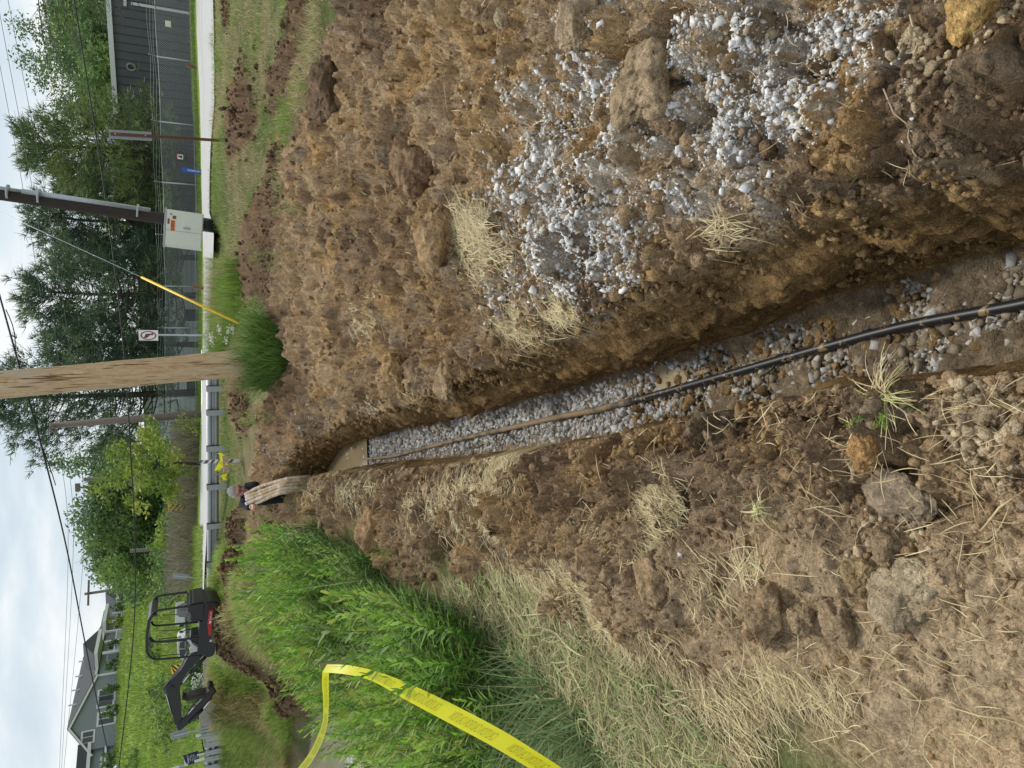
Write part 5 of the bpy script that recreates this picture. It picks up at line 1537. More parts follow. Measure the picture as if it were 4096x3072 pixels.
# ------------------------------------------------------------------ guardrails
W_PROF = [(.0, .0), (.05, .02), (.08, .06), (.08, .10), (.03, .135), (.03, .175), (.08, .21), (.08, .25), (.05, .29), (.0, .31)]
def beam(path, zs, sgn=1):
    "W-section beam: zs is the lower edge height"
    n = len(path); V, F = [], []
    for i, p in enumerate(path):
        t = (path[min(i + 1, n - 1)] - path[max(i - 1, 0)]); t.z = 0; t.normalize(); nr = Vector((-t.y, t.x, 0)) * sgn
        for d, h in W_PROF: V.append(p + nr * d + Vector((0, 0, zs[i] + h)))
        for d, h in W_PROF[::-1]: V.append(p + nr * (d + .006) + Vector((0, 0, zs[i] + h)))
    k = 2 * len(W_PROF)
    for i in range(n - 1):
        for j in range(k): F.append((i * k + j, i * k + (j + 1) % k, (i + 1) * k + (j + 1) % k, (i + 1) * k + j))
    F.append(tuple(range(k))); F.append(tuple(range((n - 1) * k, n * k)))
    return V, F
M_RAIL = mat("rail_zinc", (.36, .385, .395), rough=.42, var=.14, vscale=3, metal=.45, stretch=(.5, .5, 3))
M_BLOCK = mat("dark_block", (.055, .058, .062), rough=.7)
def guardrail(name, top, posts, label, beam_top=.0, blocks=True, post_h=.8, camside=True, pw=.15):
    path = smooth_path([PX(*q) for q in top], 6)
    bz = min(p.z for p in path) - post_h
    rt = thing(name, label, "guardrail", (path[0].x, path[0].y, bz))
    O = Vector((path[0].x, path[0].y, bz))
    L_ = [p - O for p in path]
    mb = MB(); V, F = beam([Vector((p.x, p.y, 0)) for p in L_], [p.z - .31 for p in L_]); mb.add(V, F)
    mb.build("rail_beam", M_RAIL, rt)
    for Y in posts:
        best = min(range(len(path) - 1), key=lambda i: abs(PROJ(np.array(path[i])[None])[1][0] - Y))
        p = L_[best]
        mb = MB(); g_ = -1 if camside else 1
        mb.box((p.x, p.y + g_ * .17, p.z - post_h / 2 + .0), (pw, .012, post_h)); mb.box((p.x, p.y + g_ * .10, p.z - post_h / 2), (.012, .13, post_h))
        po = mb.build("rail_post", M_RAIL, rt)
        if blocks:
            mb = MB(); mb.box((p.x + .02, p.y + g_ * .05, p.z - .16), (.16, .14, .33)); mb.build("spacer_block", M_BLOCK, rt)
    return rt
guardrail("guardrail", [(826, 1452, 21), (826, 1700, 21.2), (827, 2000, 21.5), (828, 2300, 22), (828, 2480, 22.3)], [1568, 1672, 1812, 1955, 2104, 2250, 2390], "near galvanised guardrail with posts towards the camera behind the man and the yellow tape")
guardrail("guardrail", [(805, 1400, 31.5), (806, 1700, 31.6), (807, 2000, 31.8), (808, 2300, 32), (809, 2800, 32.8)], [1500, 1900, 2300, 2700], "far guardrail along the opposite side of the road in front of the grey brush", blocks=False, camside=False)
guardrail("guardrail", [(821, 2946, 23.2), (820, 2990, 23.6), (819, 3040, 24), (818, 3110, 24.6)], [2952, 2975, 3005, 3035, 3066], "short guardrail with close posts at the left edge by the navy sign")
# flared terminal and bridge end block
c = PX(842, 2910, 22.6)
rt = thing("rail_terminal", "ribbed galvanised end panel of the guardrail next to the concrete end block", "guardrail", (c.x, c.y, gz_at(c) - .05))
h_ = .62
mb = MB(); xs = np.linspace(-.22, .22, 19)
vs = [(x, .03 * math.sin(i * math.pi / 2 + .7), z) for i, x in enumerate(xs) for z in (0, h_)]
vs += [(x, .03 * math.sin(i * math.pi / 2 + .7) + .008, z) for i, x in enumerate(xs) for z in (0, h_)]
n = len(xs); fs = [(2 * i, 2 * i + 1, 2 * i + 3, 2 * i + 2) for i in range(n - 1)] + [(2 * n + 2 * i, 2 * n + 2 * i + 2, 2 * n + 2 * i + 3, 2 * n + 2 * i + 1) for i in range(n - 1)]
fs += [(2 * i + 1, 2 * n + 2 * i + 1, 2 * n + 2 * i + 3, 2 * i + 3) for i in range(n - 1)]
mb.add(vs, fs); mb.build("ribbed_panel", M_RAIL, rt)
mb = MB(); mb.box((-.26, .05, h_ / 2), (.06, .08, h_ + .06)); mb.build("end_post", M_RAIL, rt)
M_CONC = mat("old_concrete", (.36, .345, .31), rough=.9, var=.22, vscale=6, stretch=(1, 1, 3), bump=.006, bscale=18)
c = PX(872, 2852, 22.2)
mb = MB(); w2 = .27; mb.prism([(-w2, -.2), (w2, -.2), (w2, .42), (w2 * .5, .5), (-w2, .46)], -.2, .25)
o = mb.build("concrete_block", M_CONC); o.location = (c.x, c.y, c.z); o.rotation_euler = (0, .12, .1); tag(o, "weathered concrete bridge end block left of the excavator's bucket", "concrete block")
c = PX(866, 2720, 24.5); mb = MB(); mb.box((0, 0, .0), (2.3, .5, .75)); o = mb.build("bridge_parapet", M_CONC); o.location = c; tag(o, "grey concrete parapet of the bridge behind the excavator's boom", "parapet")
c = PX(802, 2245, 33); mb = MB(); mb.box((0, 0, 0), (2.2, .3, .25)); mb.box((0, .05, -.35), (2.0, .2, .5)); o = mb.build("bridge_parapet", mat("brown_concrete", (.22, .18, .15), rough=.9, var=.2, vscale=4)); o.location = c; tag(o, "low brown parapet beyond the far guardrail by the grey brush", "parapet")

# ------------------------------------------------------------------ chain link fence
fp = [PX(768, -500, 32), PX(772, 0, 34), PX(782, 260, 35), PX(788, 500, 36), PX(793, 740, 37), PX(796, 1148, 39), PX(792, 1460, 40.3), PX(790, 1720, 41.5)]
fp = [Vector((p.x, p.y, p.z)) for p in fp]
fence = thing("chain_link_fence", "galvanised chain link fence topped with barbed wire in front of the grey metal building", "fence", fp[1])
O = fp[1].copy(); FH = 1.52
def fat(s):
    "point along the fence, s in 0..len-1"
    i = min(int(s), len(fp) - 2); return fp[i].lerp(fp[i + 1], s - i) - O
tot = [0.0]
for i in range(len(fp) - 1): tot.append(tot[-1] + (fp[i + 1] - fp[i]).length)
def fl(d):
    i = max(0, min(len(fp) - 2, int(np.searchsorted(tot, d)) - 1)); return fp[i].lerp(fp[i + 1], (d - tot[i]) / (tot[i + 1] - tot[i])) - O
ln = tot[-1]
V, F = [], []
st = .085; wr = .0045
nd = int(ln / st)
ribs = []
for sg_ in (1, -1):
    for k in range(-int(FH / st) - 1, nd):
        d0 = k * st; d1 = d0 + FH
        a, b, za, zb_ = d0, d1, 0, FH
        if a < 0: za = -a; a = 0
        if b > ln: zb_ = FH - (b - ln); b = ln
        if b <= a: continue
        p, q = fl(a), fl(b)
        if sg_ < 0: za, zb_ = FH - za, FH - zb_
        ribs.append((p + Vector((0, 0, za)), q + Vector((0, 0, zb_))))
for p, q in ribs:
    b0 = len(V); u = Vector((0, 0, wr)); t = Vector((wr, 0, 0))
    V += [p - u, p + u, q + u, q - u]; F.append((b0, b0 + 1, b0 + 2, b0 + 3))
o = npmesh("wire_mesh", np.array([list(v) for v in V]), [np.array(F)], M_GALV, fence)
pc = [fl(tot[1] + 3.0 * 0)]
for X, Y, y in ((0, 0, 34), (0, 250, 34.95), (0, 503, 36), (0, 740, 37), (0, 945, 38), (0, 1148, 39), (0, 1310, 39.7), (0, 1460, 40.3), (0, 1590, 40.9), (0, -250, 33)):
    tgt = PX(780, Y, y); s = min(np.linspace(0, ln, 800), key=lambda d: (fl(d) + O - tgt).length); p = fl(s)
    mb = MB(); mb.tube([p + Vector((0, -.04, -.3)), p + Vector((0, -.04, FH + .05))], .034, 8); po = mb.build("fence_post", M_GALV, fence, smooth=True)
    mb = MB(); mb.tube([p + Vector((0, -.04, FH + .03)), p + Vector((-.02, -.22, FH + .36))], .016, 6); mb.build("barb_arm", M_GALV, po)
for z, nm in ((FH, "top_rail"), (.12, "bottom_rail")):
    mb = MB(); mb.tube([fl(d) + Vector((0, -.03, z + .02 * math.sin(d * 1.3))) for d in np.linspace(0, ln, 60)], .014, 6); mb.build(nm, M_GALV, fence, smooth=True)
for k in range(3):
    mb = MB(); mb.tube([fl(d) + Vector((0, -.08 - .05 * k, FH + .12 + .1 * k + .03 * math.sin(d * 2.1 + k))) for d in np.linspace(0, ln, 60)], .004, 4); mb.build("barbed_wire", M_GALV, fence)
p = PX(721, 628, 36.3)
sg = thing("warning_sign", "small white sign with a red border hung on the chain link fence", "sign", p)
mb = MB(); mb.box((0, -.02, 0), (.26, .01, .34)); pn = mb.build("sign_panel", M_RED, sg)
mb = MB(); mb.box((0, -.028, -.0), (.22, .006, .24)); mb.build("white_field", M_WHT, pn)
mb = MB(); mb.prism([(-.07, -.06), (.02, -.09), (.08, -.05), (.03, .0), (.06, .07), (0, .09), (-.03, .02)], -.034, -.037); mb.build("pictogram", M_BK, pn)
p = PX(673, 98, 34.2); mb = MB(); mb.box((0, 0, 0), (.24, .1, .22), bev=.02); o = mb.build("meter_box", M_CAB); o.location = p; tag(o, "small cream meter box above the fence rail near the right edge", "box")
o.location = p + Vector((0, -.05, 0))

# ------------------------------------------------------------------ buildings across the road
M_DKM = mat("dark_grey_cladding", (.095, .098, .112), rough=.55, var=.12, vscale=1.2, stretch=(2, 2, .3), spec=.4)
M_SEAM = mat("cladding_seam", (.045, .046, .055), rough=.6)
M_TRIM = mat("white_trim", (.66, .67, .67), rough=.5)
M_PALE = mat("pale_cladding", (.46, .49, .52), rough=.6, var=.08, vscale=1.5, stretch=(.3, .3, 5))
M_ROOFW = mat("white_metal_roof", (.62, .65, .68), rough=.5)
M_GLASS = mat("window_glass", (.025, .03, .035), rough=.08, spec=.6)
def oriented(A, B):
    d = B - A; d.z = 0; L_ = d.length; return math.atan2(d.y, d.x), L_
A, B = PX(770, 860, 47.5), PX(770, -420, 39.5)
wz = -.1; ang, WL = oriented(A, B)
E1 = PX(458, 300, 43.3).z - wz
wh = thing("warehouse", "dark grey metal warehouse with a white eave trim behind the chain link fence", "building", (A.x, A.y, wz), (0, 0, ang))
mb = MB(); mb.box((WL / 2, 6, E1 / 2), (WL, 12, E1)); wall = mb.build("metal_wall", M_DKM, wh)
k = 0
sp = .42
xs = np.arange(.3, WL, sp)[:100]
for x in xs:
    mb = MB(); mb.box((x, -.012, E1 / 2), (.045, .024, E1 - .02)); mb.build("cladding_rib", M_SEAM, wall)
mb = MB(); mb.box((WL / 2, -.09, E1 + .09), (WL + .3, .18, .24)); mb.build("eave_gutter", M_TRIM, wh)
mb = MB(); mb.prism([(-.1, E1 + .2), (12.2, E1 + .2), (6, E1 + .42)], -.15, WL + .15, axes=(1, 2, 0)); mb.build("roof", M_ROOFW, wh)
dpx = (PX(600, 35, 40.2) - A); xx = dpx.x * math.cos(ang) + dpx.y * math.sin(ang)
mb = MB(); mb.box((xx, -.09, E1 * .40), (.13, .1, E1 * .80)); mb.build("downpipe", M_TRIM, wh)
mb = MB(); mb.box((xx + .2, -.06, E1 * .86), (.75, .08, .14)); mb.build("pipe_bracket", M_TRIM, wh)
dpx = (PX(522, 274, 43) - A); xx = dpx.x * math.cos(ang) + dpx.y * math.sin(ang)
mb = MB(); zc = PX(522, 274, 43).z - wz
mb.tube([(xx + .17 * math.cos(a), -.05, zc + .2 * math.sin(a)) for a in np.linspace(0, 6.2832, 17)], .05, 6); mb.build("wall_vent", M_SGN, wh)
mb = MB(); mb.tube([(xx, -.03, zc), (xx, -.05, zc)], .13, 14); mb.build("vent_opening", M_BK, wh)

A, B = PX(775, 1760, 54), PX(775, 820, 50)
ang, WL = oriented(A, B); E1 = PX(560, 1300, 52).z + .1
pb_ = thing("metal_building", "pale metal building half hidden by the dark pines", "building", (A.x, A.y, -.1), (0, 0, ang))
mb = MB(); mb.box((WL / 2, 5, E1 / 2), (WL, 10, E1)); wall = mb.build("metal_wall", M_PALE, pb_)
mb = MB(); mb.prism([(-.4, E1), (10.4, E1), (5, E1 + 2.2)], -.2, WL + .2, axes=(1, 2, 0)); mb.build("roof", M_ROOFW, pb_)
for i in range(14):
    mb = MB(); mb.box((WL / 2, -.008, .3 + i * E1 / 14), (WL, .016, .03)); mb.build("siding_line", M_SGN, wall)
for xq in (.25, .55):
    mb = MB(); mb.box((WL * xq, -.03, 1.3), (.9, .06, 1.0)); f = mb.build("window", M_TRIM, pb_); mb = MB(); mb.box((WL * xq, -.065, 1.3), (.8, .02, .9)); mb.build("pane", M_GLASS, f)
c = PX(520, 790, 58); E2 = PX(500, 700, 58).z
gb = thing("gabled_house", "small house with a bright white gable roof seen between the pine branches", "house", (c.x + 1.3, c.y, 0))
mb = MB(); mb.prism([(-3, 0), (3.0, 0), (3.0, E2), (0, E2 + 1.9), (-3, E2)], -4, 4); mb.build("wall", M_SGN, gb)
mb = MB(); mb.prism([(-3.4, E2 - .1), (0, E2 + 2.0), (3.4, E2 - .1), (3.4, E2 + .15), (0, E2 + 2.25), (-3.4, E2 + .15)], -4.4, 4.3); mb.build("roof", M_ROOFW, gb)
mb = MB(); mb.box((0, -4.03, E2 * .6), (1.0, .06, 1.1)); f = mb.build("window", M_TRIM, gb); mb = MB(); mb.box((0, -4.07, E2 * .6), (.85, .03, .95)); mb.build("pane", M_GLASS, f)

# ------------------------------------------------------------------ apartment house on the hill
M_SIDE = mat("blue_grey_siding", (.27, .295, .315), rough=.75, var=.06, vscale=2)
M_SIDL = mat("siding_shadow_line", (.21, .23, .25), rough=.8)
M_SHNG = mat("dark_shingles", (.075, .078, .085), rough=.9, var=.15, vscale=5)
M_STON = mat("grey_stone_base", (.14, .13, .125), rough=.9, var=.3, vscale=8)
BR, BL = PX(470, 2690, 118), PX(468, 2978, 110)
FR = PX(522, 2270, 152)
gx = (BL - BR); gx.z = 0; GW = gx.length
ang = math.atan2((BR - BL).y, (BR - BL).x)
base_z = min(BR.z, BL.z)
apt = thing("apartment_house", "blue grey apartment house with white trimmed gable and balconies on top of the hill", "house", (BL.x, BL.y, base_z - .3), (0, 0, ang))
Mi = Matrix.Translation((BL.x, BL.y, base_z - .3)) @ Matrix.Rotation(ang, 4, 'Z'); Mi.invert()
ev = (Mi @ PX(381, 2690, 118)).z; pk = (Mi @ PX(280, 2894, 113)).z
fa = Mi @ FR
LNG = 46.0
pxk = GW * .36
# the long body runs back from the gable; local x along the gable (0 at left), y to the back-right
sh = Matrix.Identity(4)
def AP(x, y, z): return (x, y, z)
dirv = Vector((fa.x - GW, fa.y, 0)).normalized()
def side_pt(t, z, off=0.0):
    "a point on the long side wall, t metres from the gable corner"
    n_ = Vector((dirv.y, -dirv.x, 0))
    return Vector((GW, 0, 0)) + dirv * t + n_ * off + Vector((0, 0, z))
drop = (fa.z) / (Vector((fa.x - GW, fa.y, 0)).length)     # the ground falls along the side
def stepz(t): return -.0 + drop * t
mb = MB()
back = dirv * LNG
b0 = [Vector((0, 0, -3)), Vector((GW, 0, -3)), Vector((GW, 0, ev)), Vector((pxk, 0, pk)), Vector((0, 0, ev * .98))]
SEC = [(0, 17, 0), (17, 31, -1.6), (31, 46, -3.2)]
for t0, t1, dz in SEC:
    vs = [p + dirv * t0 + Vector((0, 0, dz if p.z > 0 else -3)) for p in b0] + [p + dirv * t1 + Vector((0, 0, dz if p.z > 0 else -3)) for p in b0]
    mb.add(vs, [(0, 1, 2, 3, 4), (5, 6, 7, 8, 9), (0, 1, 6, 5), (1, 2, 7, 6), (2, 3, 8, 7), (3, 4, 9, 8), (4, 0, 5, 9)])
wall = mb.build("wall", M_SIDE, apt)
for i in range(26):
    z = .6 + i * (pk - .9) / 26
    x0, x1 = 0.0, GW
    if z > ev: x0 = (z - ev) / (pk - ev) * pxk; x1 = GW - (z - ev) / (pk - ev) * (GW - pxk)
    if x1 - x0 < .4: continue
    mb = MB(); mb.box(((x0 + x1) / 2, -.01, z), (x1 - x0, .02, .06)); mb.build("siding_line", M_SIDL, wall)
mb = MB()
for t0, t1, dz in SEC:
    ov = .5
    for (xa, za), (xb, zb_) in (((-ov, ev - .35), (pxk, pk)), ((pxk, pk), (GW + ov, ev - .35))):
        p = [Vector((xa, 0, za + dz)), Vector((xb, 0, zb_ + dz))]
        a0, a1 = dirv * (t0 - ov), dirv * (t1 + .1)
        up = Vector((0, 0, .3))
        vs = [p[0] + a0, p[1] + a0, p[1] + a1, p[0] + a1]; vs += [v + up for v in vs]
        mb.add(vs, [(0, 1, 2, 3), (4, 7, 6, 5), (0, 4, 5, 1), (1, 5, 6, 2), (2, 6, 7, 3), (3, 7, 4, 0)])
roof = mb.build("roof", M_SHNG, apt)
for (xa, za), (xb, zb_) in (((-.5, ev - .45), (pxk, pk - .1)), ((pxk, pk - .1), (GW + .5, ev - .45))):
    mb = MB(); a0 = dirv * (-.56); p = [Vector((xa, 0, za)) + a0, Vector((xb, 0, zb_)) + a0]; up = Vector((0, 0, .28)); th = Vector((0, .1, 0))
    vs = [p[0], p[1], p[1] + up, p[0] + up]; vs += [v - th for v in vs]
    mb.add(vs, [(0, 1, 2, 3), (4, 7, 6, 5), (0, 4, 5, 1), (1, 5, 6, 2), (2, 6, 7, 3), (3, 7, 4, 0)]); mb.build("white_bargeboard", M_TRIM, apt)
mb = MB(); mb.box((GW - .05, -.1, ev / 2), (.28, .2, ev)); mb.build("corner_trim", M_TRIM, apt)
mb = MB(); mb.box((GW / 2, -.06, .2), (GW, .12, .25)); mb.build("base_trim", M_TRIM, apt)
mb = MB(); mb.box((GW / 2, -.03, -1.2), (GW - .02, .1, 2.5)); mb.build("stone_base", M_STON, apt)
def win(px_, py_, w_, h_):
    p = Mi @ PX(px_, py_, 114)
    f = MB(); f.box((p.x, -.04, p.z), (w_ + .35, .1, h_ + .35)); fo = f.build("window_frame", M_TRIM, apt)
    for sx in (-1, 1):
        g_ = MB(); g_.box((p.x + sx * w_ * .26, -.10, p.z), (w_ * .44, .04, h_ * .92)); g_.build("window_pane", M_GLASS, fo)
for a in ((420, 2748, 1.7, 1.9), (419, 2784, 1.5, 1.8), (430, 2894, 1.7, 2.0), (364, 3004, 1.5, 1.3)): win(*a)
# left wing and its entrance
mb = MB(); mb.box((-2.0, 3.0, ev * .5 - .2), (5.0, 5, ev + .6)); mb.build("side_wing", M_SIDE, apt)
mb = MB(); mb.box((-2.1, 2.8, ev + .75), (6.0, 6.2, 1.3)); mb.build("wing_roof", M_SHNG, apt)
mb = MB(); mb.box((-2.1, -.2, ev + .05), (6.1, .25, .4)); mb.build("wing_fascia", M_TRIM, apt)
mb = MB(); mb.box((-2.2, .2, ev * .50), (4.4, .7, .35)); mb.build("porch_roof", M_SHNG, apt)
mb = MB(); mb.box((-2.2, -.2, ev * .46), (4.4, .2, .25)); mb.build("porch_trim", M_TRIM, apt)
mb = MB(); mb.box((-1.7, .42, 1.1), (1.3, .12, 2.3)); d_ = mb.build("entrance_door", M_TRIM, apt); mb = MB(); mb.box((-1.7, .34, 1.2), (.9, .06, 1.5)); mb.build("door_pane", M_GLASS, d_)
# balconies along the side
def balcony(t, wdt, dz, gable=True):
    zt = ev + dz; z1 = zt - 3.3
    n_ = Vector((dirv.y, -dirv.x, 0))
    rotm = Matrix(((dirv.x, n_.x, 0), (dirv.y, n_.y, 0), (0, 0, 1)))
    def bx(tc, off, z, s): return (side_pt(tc, z, off), s, rotm)
    for tt in (t - wdt / 2, t, t + wdt / 2):
        mb = MB(); mb.box(*bx(tt, 2.0, (zt - 3) / 2 + .0 - .5, (.28, .28, zt + 2.5 + 0))); mb.build("balcony_post", M_TRIM, apt)
    for z in (z1, z1 + 1.1):
        mb = MB(); mb.box(*bx(t, 2.0, z, (wdt, .2, .28 if z == z1 else .14))); mb.build("balcony_rail", M_TRIM, apt)
    mb = MB(); mb.box(*bx(t, 1.0, z1 - .1, (wdt, 2.0, .2))); mb.build("balcony_floor", M_TRIM, apt)
    for k in range(int(wdt / .35)):
        mb = MB(); mb.box(*bx(t - wdt / 2 + .2 + k * .35, 2.0, z1 + .55, (.09, .06, 1.1))); mb.build("baluster", M_TRIM, apt)
    for z in (z1 + 1.25, z1 - 2.0):
        mb = MB(); mb.box(*bx(t - wdt * .2, .05, z, (1.6, .1, 2.0))); f = mb.build("window_frame", M_TRIM, apt); mb = MB(); mb.box(*bx(t - wdt * .2, .11, z, (1.3, .06, 1.7))); mb.build("window_pane", M_GLASS, f)
        mb = MB(); mb.box(*bx(t + wdt * .25, .05, z, (1.2, .1, 2.0))); f = mb.build("window_frame", M_TRIM, apt); mb = MB(); mb.box(*bx(t + wdt * .25, .11, z, (.95, .06, 1.7))); mb.build("window_pane", M_GLASS, f)
    mb = MB(); mb.box(*bx(t, 1.1, zt + .05, (wdt + .8, 2.6, .45))); mb.build("balcony_eave", M_TRIM, apt)
    if gable:
        mb = MB(); vs = []
        for off in (2.3, -1.5):
            vs += [side_pt(t - wdt / 2 - .5, zt + .3, off), side_pt(t + wdt / 2 + .5, zt + .3, off), side_pt(t, zt + 2.0, off)]
        mb.add(vs, [(0, 1, 2), (3, 4, 5), (0, 1, 4, 3), (1, 2, 5, 4), (2, 0, 3, 5)]); mb.build("balcony_gable", M_SHNG, apt)
balcony(5.5, 6, 0); balcony(14, 5, -.3, False); balcony(21, 5, -1.6); balcony(28, 5, -1.8, False); balcony(37, 6, -3.2)
mb = MB(); mb.box(side_pt(10, ev - .1, .3), (20, .3, .3), Matrix(((dirv.x, dirv.y, 0), (dirv.y, -dirv.x, 0), (0, 0, 1)))); mb.build("side_gutter", M_TRIM, apt)
for t in (2.5, 6, 9.5, 13.5, 20):
    p = Vector((pxk, 0, pk + (0 if t < 17 else -1.6) + .5)) + dirv * t
    mb = MB(); mb.tube([p + Vector((1.5, 0, -1.2)), p + Vector((1.5, 0, .1))], .12, 6); mb.build("roof_vent", M_TRIM, roof)
c = PX(500, 3056, 108); mb = MB()
hs2 = thing("gabled_house", "corner of a second house with white trim at the far left edge of the hill", "house", (c.x - 3, c.y, c.z - 2))
mb.prism([(-4, 0), (4, 0), (4, 2.5), (0, 5), (-4, 2.5)], -3, 3); mb.build("wall", M_SIDE, hs2)
mb = MB(); mb.prism([(-4.4, 2.3), (0, 5.0), (4.4, 2.3), (4.4, 2.7), (0, 5.4), (-4.4, 2.7)], -3.3, 3.3); mb.build("roof", M_TRIM, hs2)
# ------------------------------------------------------------------ trees
M_BARK = mat("bark", (.075, .055, .042), rough=.95, var=.3, vscale=6, stretch=(4, 4, .7))
M_LEAF = leafmat("tree_leaf", trans=.30)
M_NEED = leafmat("pine_needle", trans=.18)
def branchy(mb, p, d, l, r, depth, r_, out):
    n = 5; P = [p]; q = p.copy(); dd = d.copy()
    for i in range(n):
        dd = (dd + Vector(r_.normal(size=3) * .13) + Vector((0, 0, .05))).normalized(); q = q + dd * l / n; P.append(q.copy())
    mb.tube(P, [r * (1 - .7 * i / n) for i in range(n + 1)], 6)
    out += P[2:]
    if depth > 0:
        for k in range(3):
            i = r_.integers(2, n + 1)
            a = Vector(r_.normal(size=3)); a = (a - dd * a.dot(dd)).normalized()
            branchy(mb, P[i], (dd * .6 + a * .8 + Vector((0, 0, .15))).normalized(), l * .62, r * .45, depth - 1, r_, out)
def leaf_cloud(cen, rad, n, size, cols, seed, clump=.28, shape=None):
    "leaf faces gathered in clumps about the given centres"
    r = np.random.default_rng(seed)
    cen = np.array([list(c) for c in cen]); i = r.integers(0, len(cen), n)
    off = r.normal(size=(n, 3)); off /= np.linalg.norm(off, axis=1)[:, None]; off *= (r.random((n, 1)) ** .5) * np.array(rad if np.ndim(rad) else [rad] * 3)
    P = cen[i] + off
    d = r.normal(size=(n, 3)); d[:, 2] *= .8; d /= np.linalg.norm(d, axis=1)[:, None]
    e = np.cross(d, r.normal(size=(n, 3))); e /= np.linalg.norm(e, axis=1)[:, None]
    s = size * r.uniform(.6, 1.3, (n, 1))
    V = np.stack([P - d * s, P + e * s * .45, P + d * s, P - e * s * .45], 1).reshape(-1, 3)
    F = (np.arange(n) * 4)[:, None] + np.arange(4)[None]
    cc = np.array(cols); ci = r.choice(len(cc), len(cen)); c = cc[ci][i] * r.uniform(.75, 1.25, (n, 1))
    return V, F, np.repeat(np.clip(c, 0, 1), 4, axis=0)
def decid(name, loc, h, rad, n, size, cols, label, seed, group=None, trunk=.22, bare=.25, cl=70, cr=.24, cat="tree", lean=0):
    r = np.random.default_rng(seed)
    rt = thing(name, label, cat, loc, (0, 0, 0), group)
    mb = MB(); out = []
    tp = Vector((lean * h * .4, 0, h * .55))
    mb.tube([Vector((0, 0, -.3)), tp * .5 + Vector((r.normal() * .1, 0, 0)), tp], [trunk * h / 10, trunk * .7 * h / 10, trunk * .4 * h / 10], 8)
    for k in range(7):
        z = h * (bare + (.5 - bare * .6) * r.random()); a = r.uniform(0, 6.28)
        branchy(mb, Vector((lean * z * .7, 0, z)), Vector((math.cos(a) * .8, math.sin(a) * .8, .75)).normalized(), rad * .85, trunk * .35 * h / 10, 1, r, out)
    mb.build("trunk", M_BARK, rt, smooth=True)
    cen = []
    zc, zr = h * (bare + (1 - bare) / 2), h * (1 - bare) / 2
    while len(cen) < cl:
        v = r.normal(size=3); v /= np.linalg.norm(v); v *= r.uniform(.55, 1.0) ** .5
        w_ = 1 - .25 * max(0, v[2])
        lobe = 1 + .38 * math.sin(3 * math.atan2(v[1], v[0]) + seed) * math.sin(4 * v[2] + seed * 1.7) + .12 * r.normal()
        v = v * lobe
        cen.append((v[0] * rad * w_ * r.uniform(.75, 1.08) + lean * (zc + v[2] * zr) * .7, v[1] * rad * w_, zc + v[2] * zr * r.uniform(.85, 1.05)))
    V, F, c = leaf_cloud(cen, rad * cr, n, size, cols, seed + 1)
    npmesh("crown", V, [F], M_LEAF, rt, col=c)
    return rt
def pine_mesh(h, rad, seed, nb=95, cols=((.085, .145, .08), (.115, .18, .088), (.14, .21, .098), (.06, .11, .068)), low=.12, tl=.38, tw=.026, per=20):
    r = np.random.default_rng(seed)
    mb = MB()
    mb.tube([(0, 0, -.4), (r.normal() * .1, r.normal() * .1, h * .5), (0, 0, h * .97)], [.02 * h + .03, .013 * h, .012], 8)
    tips, dirs, cs = [], [], []
    for k in range(nb):
        t = low + (.97 - low) * (k / nb) ** .85
        z = t * h; a = k * 2.4 + r.normal() * .35
        L_ = rad * (1 - t) ** .62 * r.uniform(.55, 1.2) * (.55 + .45 * min(1, (t - low) / .12 + .3)) + .25
        up = -.05 + .55 * t + r.normal() * .12
        P = []
        for i in range(7):
            u = i / 6
            P.append(Vector((math.cos(a) * L_ * u, math.sin(a) * L_ * u, z + L_ * (up * u + .32 * u * u - .12 * u))))
        mb.tube(P, [.035 * (1 - .85 * i / 6) * (1.2 - t) + .006 for i in range(7)], 5)
        col = np.array(cols[r.integers(0, len(cols))])
        for j in range(int(per * (.5 + L_ / rad))):
            u = r.uniform(.28, 1.0) ** .75
            i = min(5, int(u * 6)); p = P[i].lerp(P[i + 1], u * 6 - i)
            sp = .34 * L_ * (1.1 - u) + .12
            p = p + Vector((r.normal() * sp, r.normal() * sp, r.normal() * .10 + .06))
            d = Vector((math.cos(a), math.sin(a), .55 + up)).normalized() + Vector(r.normal(size=3) * .28)
            tips.append(p); dirs.append(d.normalized()); cs.append(col * r.uniform(.75, 1.3))
    T = np.array([list(p) for p in tips]); D = np.array([list(d) for d in dirs]); Cc = np.array(cs)
    m = 7; n = len(T)
    Tn = np.repeat(T, m, 0); Dn = np.repeat(D, m, 0) + r.normal(size=(n * m, 3)) * .55; Dn /= np.linalg.norm(Dn, axis=1)[:, None]
    S = np.cross(Dn, r.normal(size=(n * m, 3))); S /= np.linalg.norm(S, axis=1)[:, None]
    l = tl * r.uniform(.6, 1.25, (n * m, 1))
    V = np.stack([Tn + S * tw * .7, Tn - S * tw * .7, Tn + Dn * l - S * tw * .25, Tn + Dn * l + S * tw * .25], 1).reshape(-1, 3)
    F = (np.arange(n * m) * 4)[:, None] + np.arange(4)[None]
    return mb, V, F, np.repeat(np.clip(np.repeat(Cc, m, 0), 0, 1), 4, axis=0)
def pine(loc, h, rad, seed, label, rot=0, **kw):
    rt = thing("pine_tree", label, "tree", loc, (0, 0, rot), "pines behind the chain link fence")
    mb, V, F, c = pine_mesh(h, rad, seed, **kw)
    mb.build("trunk", M_BARK, rt, smooth=True); npmesh("foliage", V, [F], M_NEED, rt, col=c)
    return rt
def base(X, Y, y):
    p = PX(X, Y, y); return Vector((p.x, p.y, float(zbase(p.x, p.y)) - .05))
LIGHTP = ((.13, .19, .065), (.17, .235, .075), (.10, .155, .06), (.21, .26, .085))
def ht(Xt, Y, y, b): return PX(Xt, Y, y).z - b.z
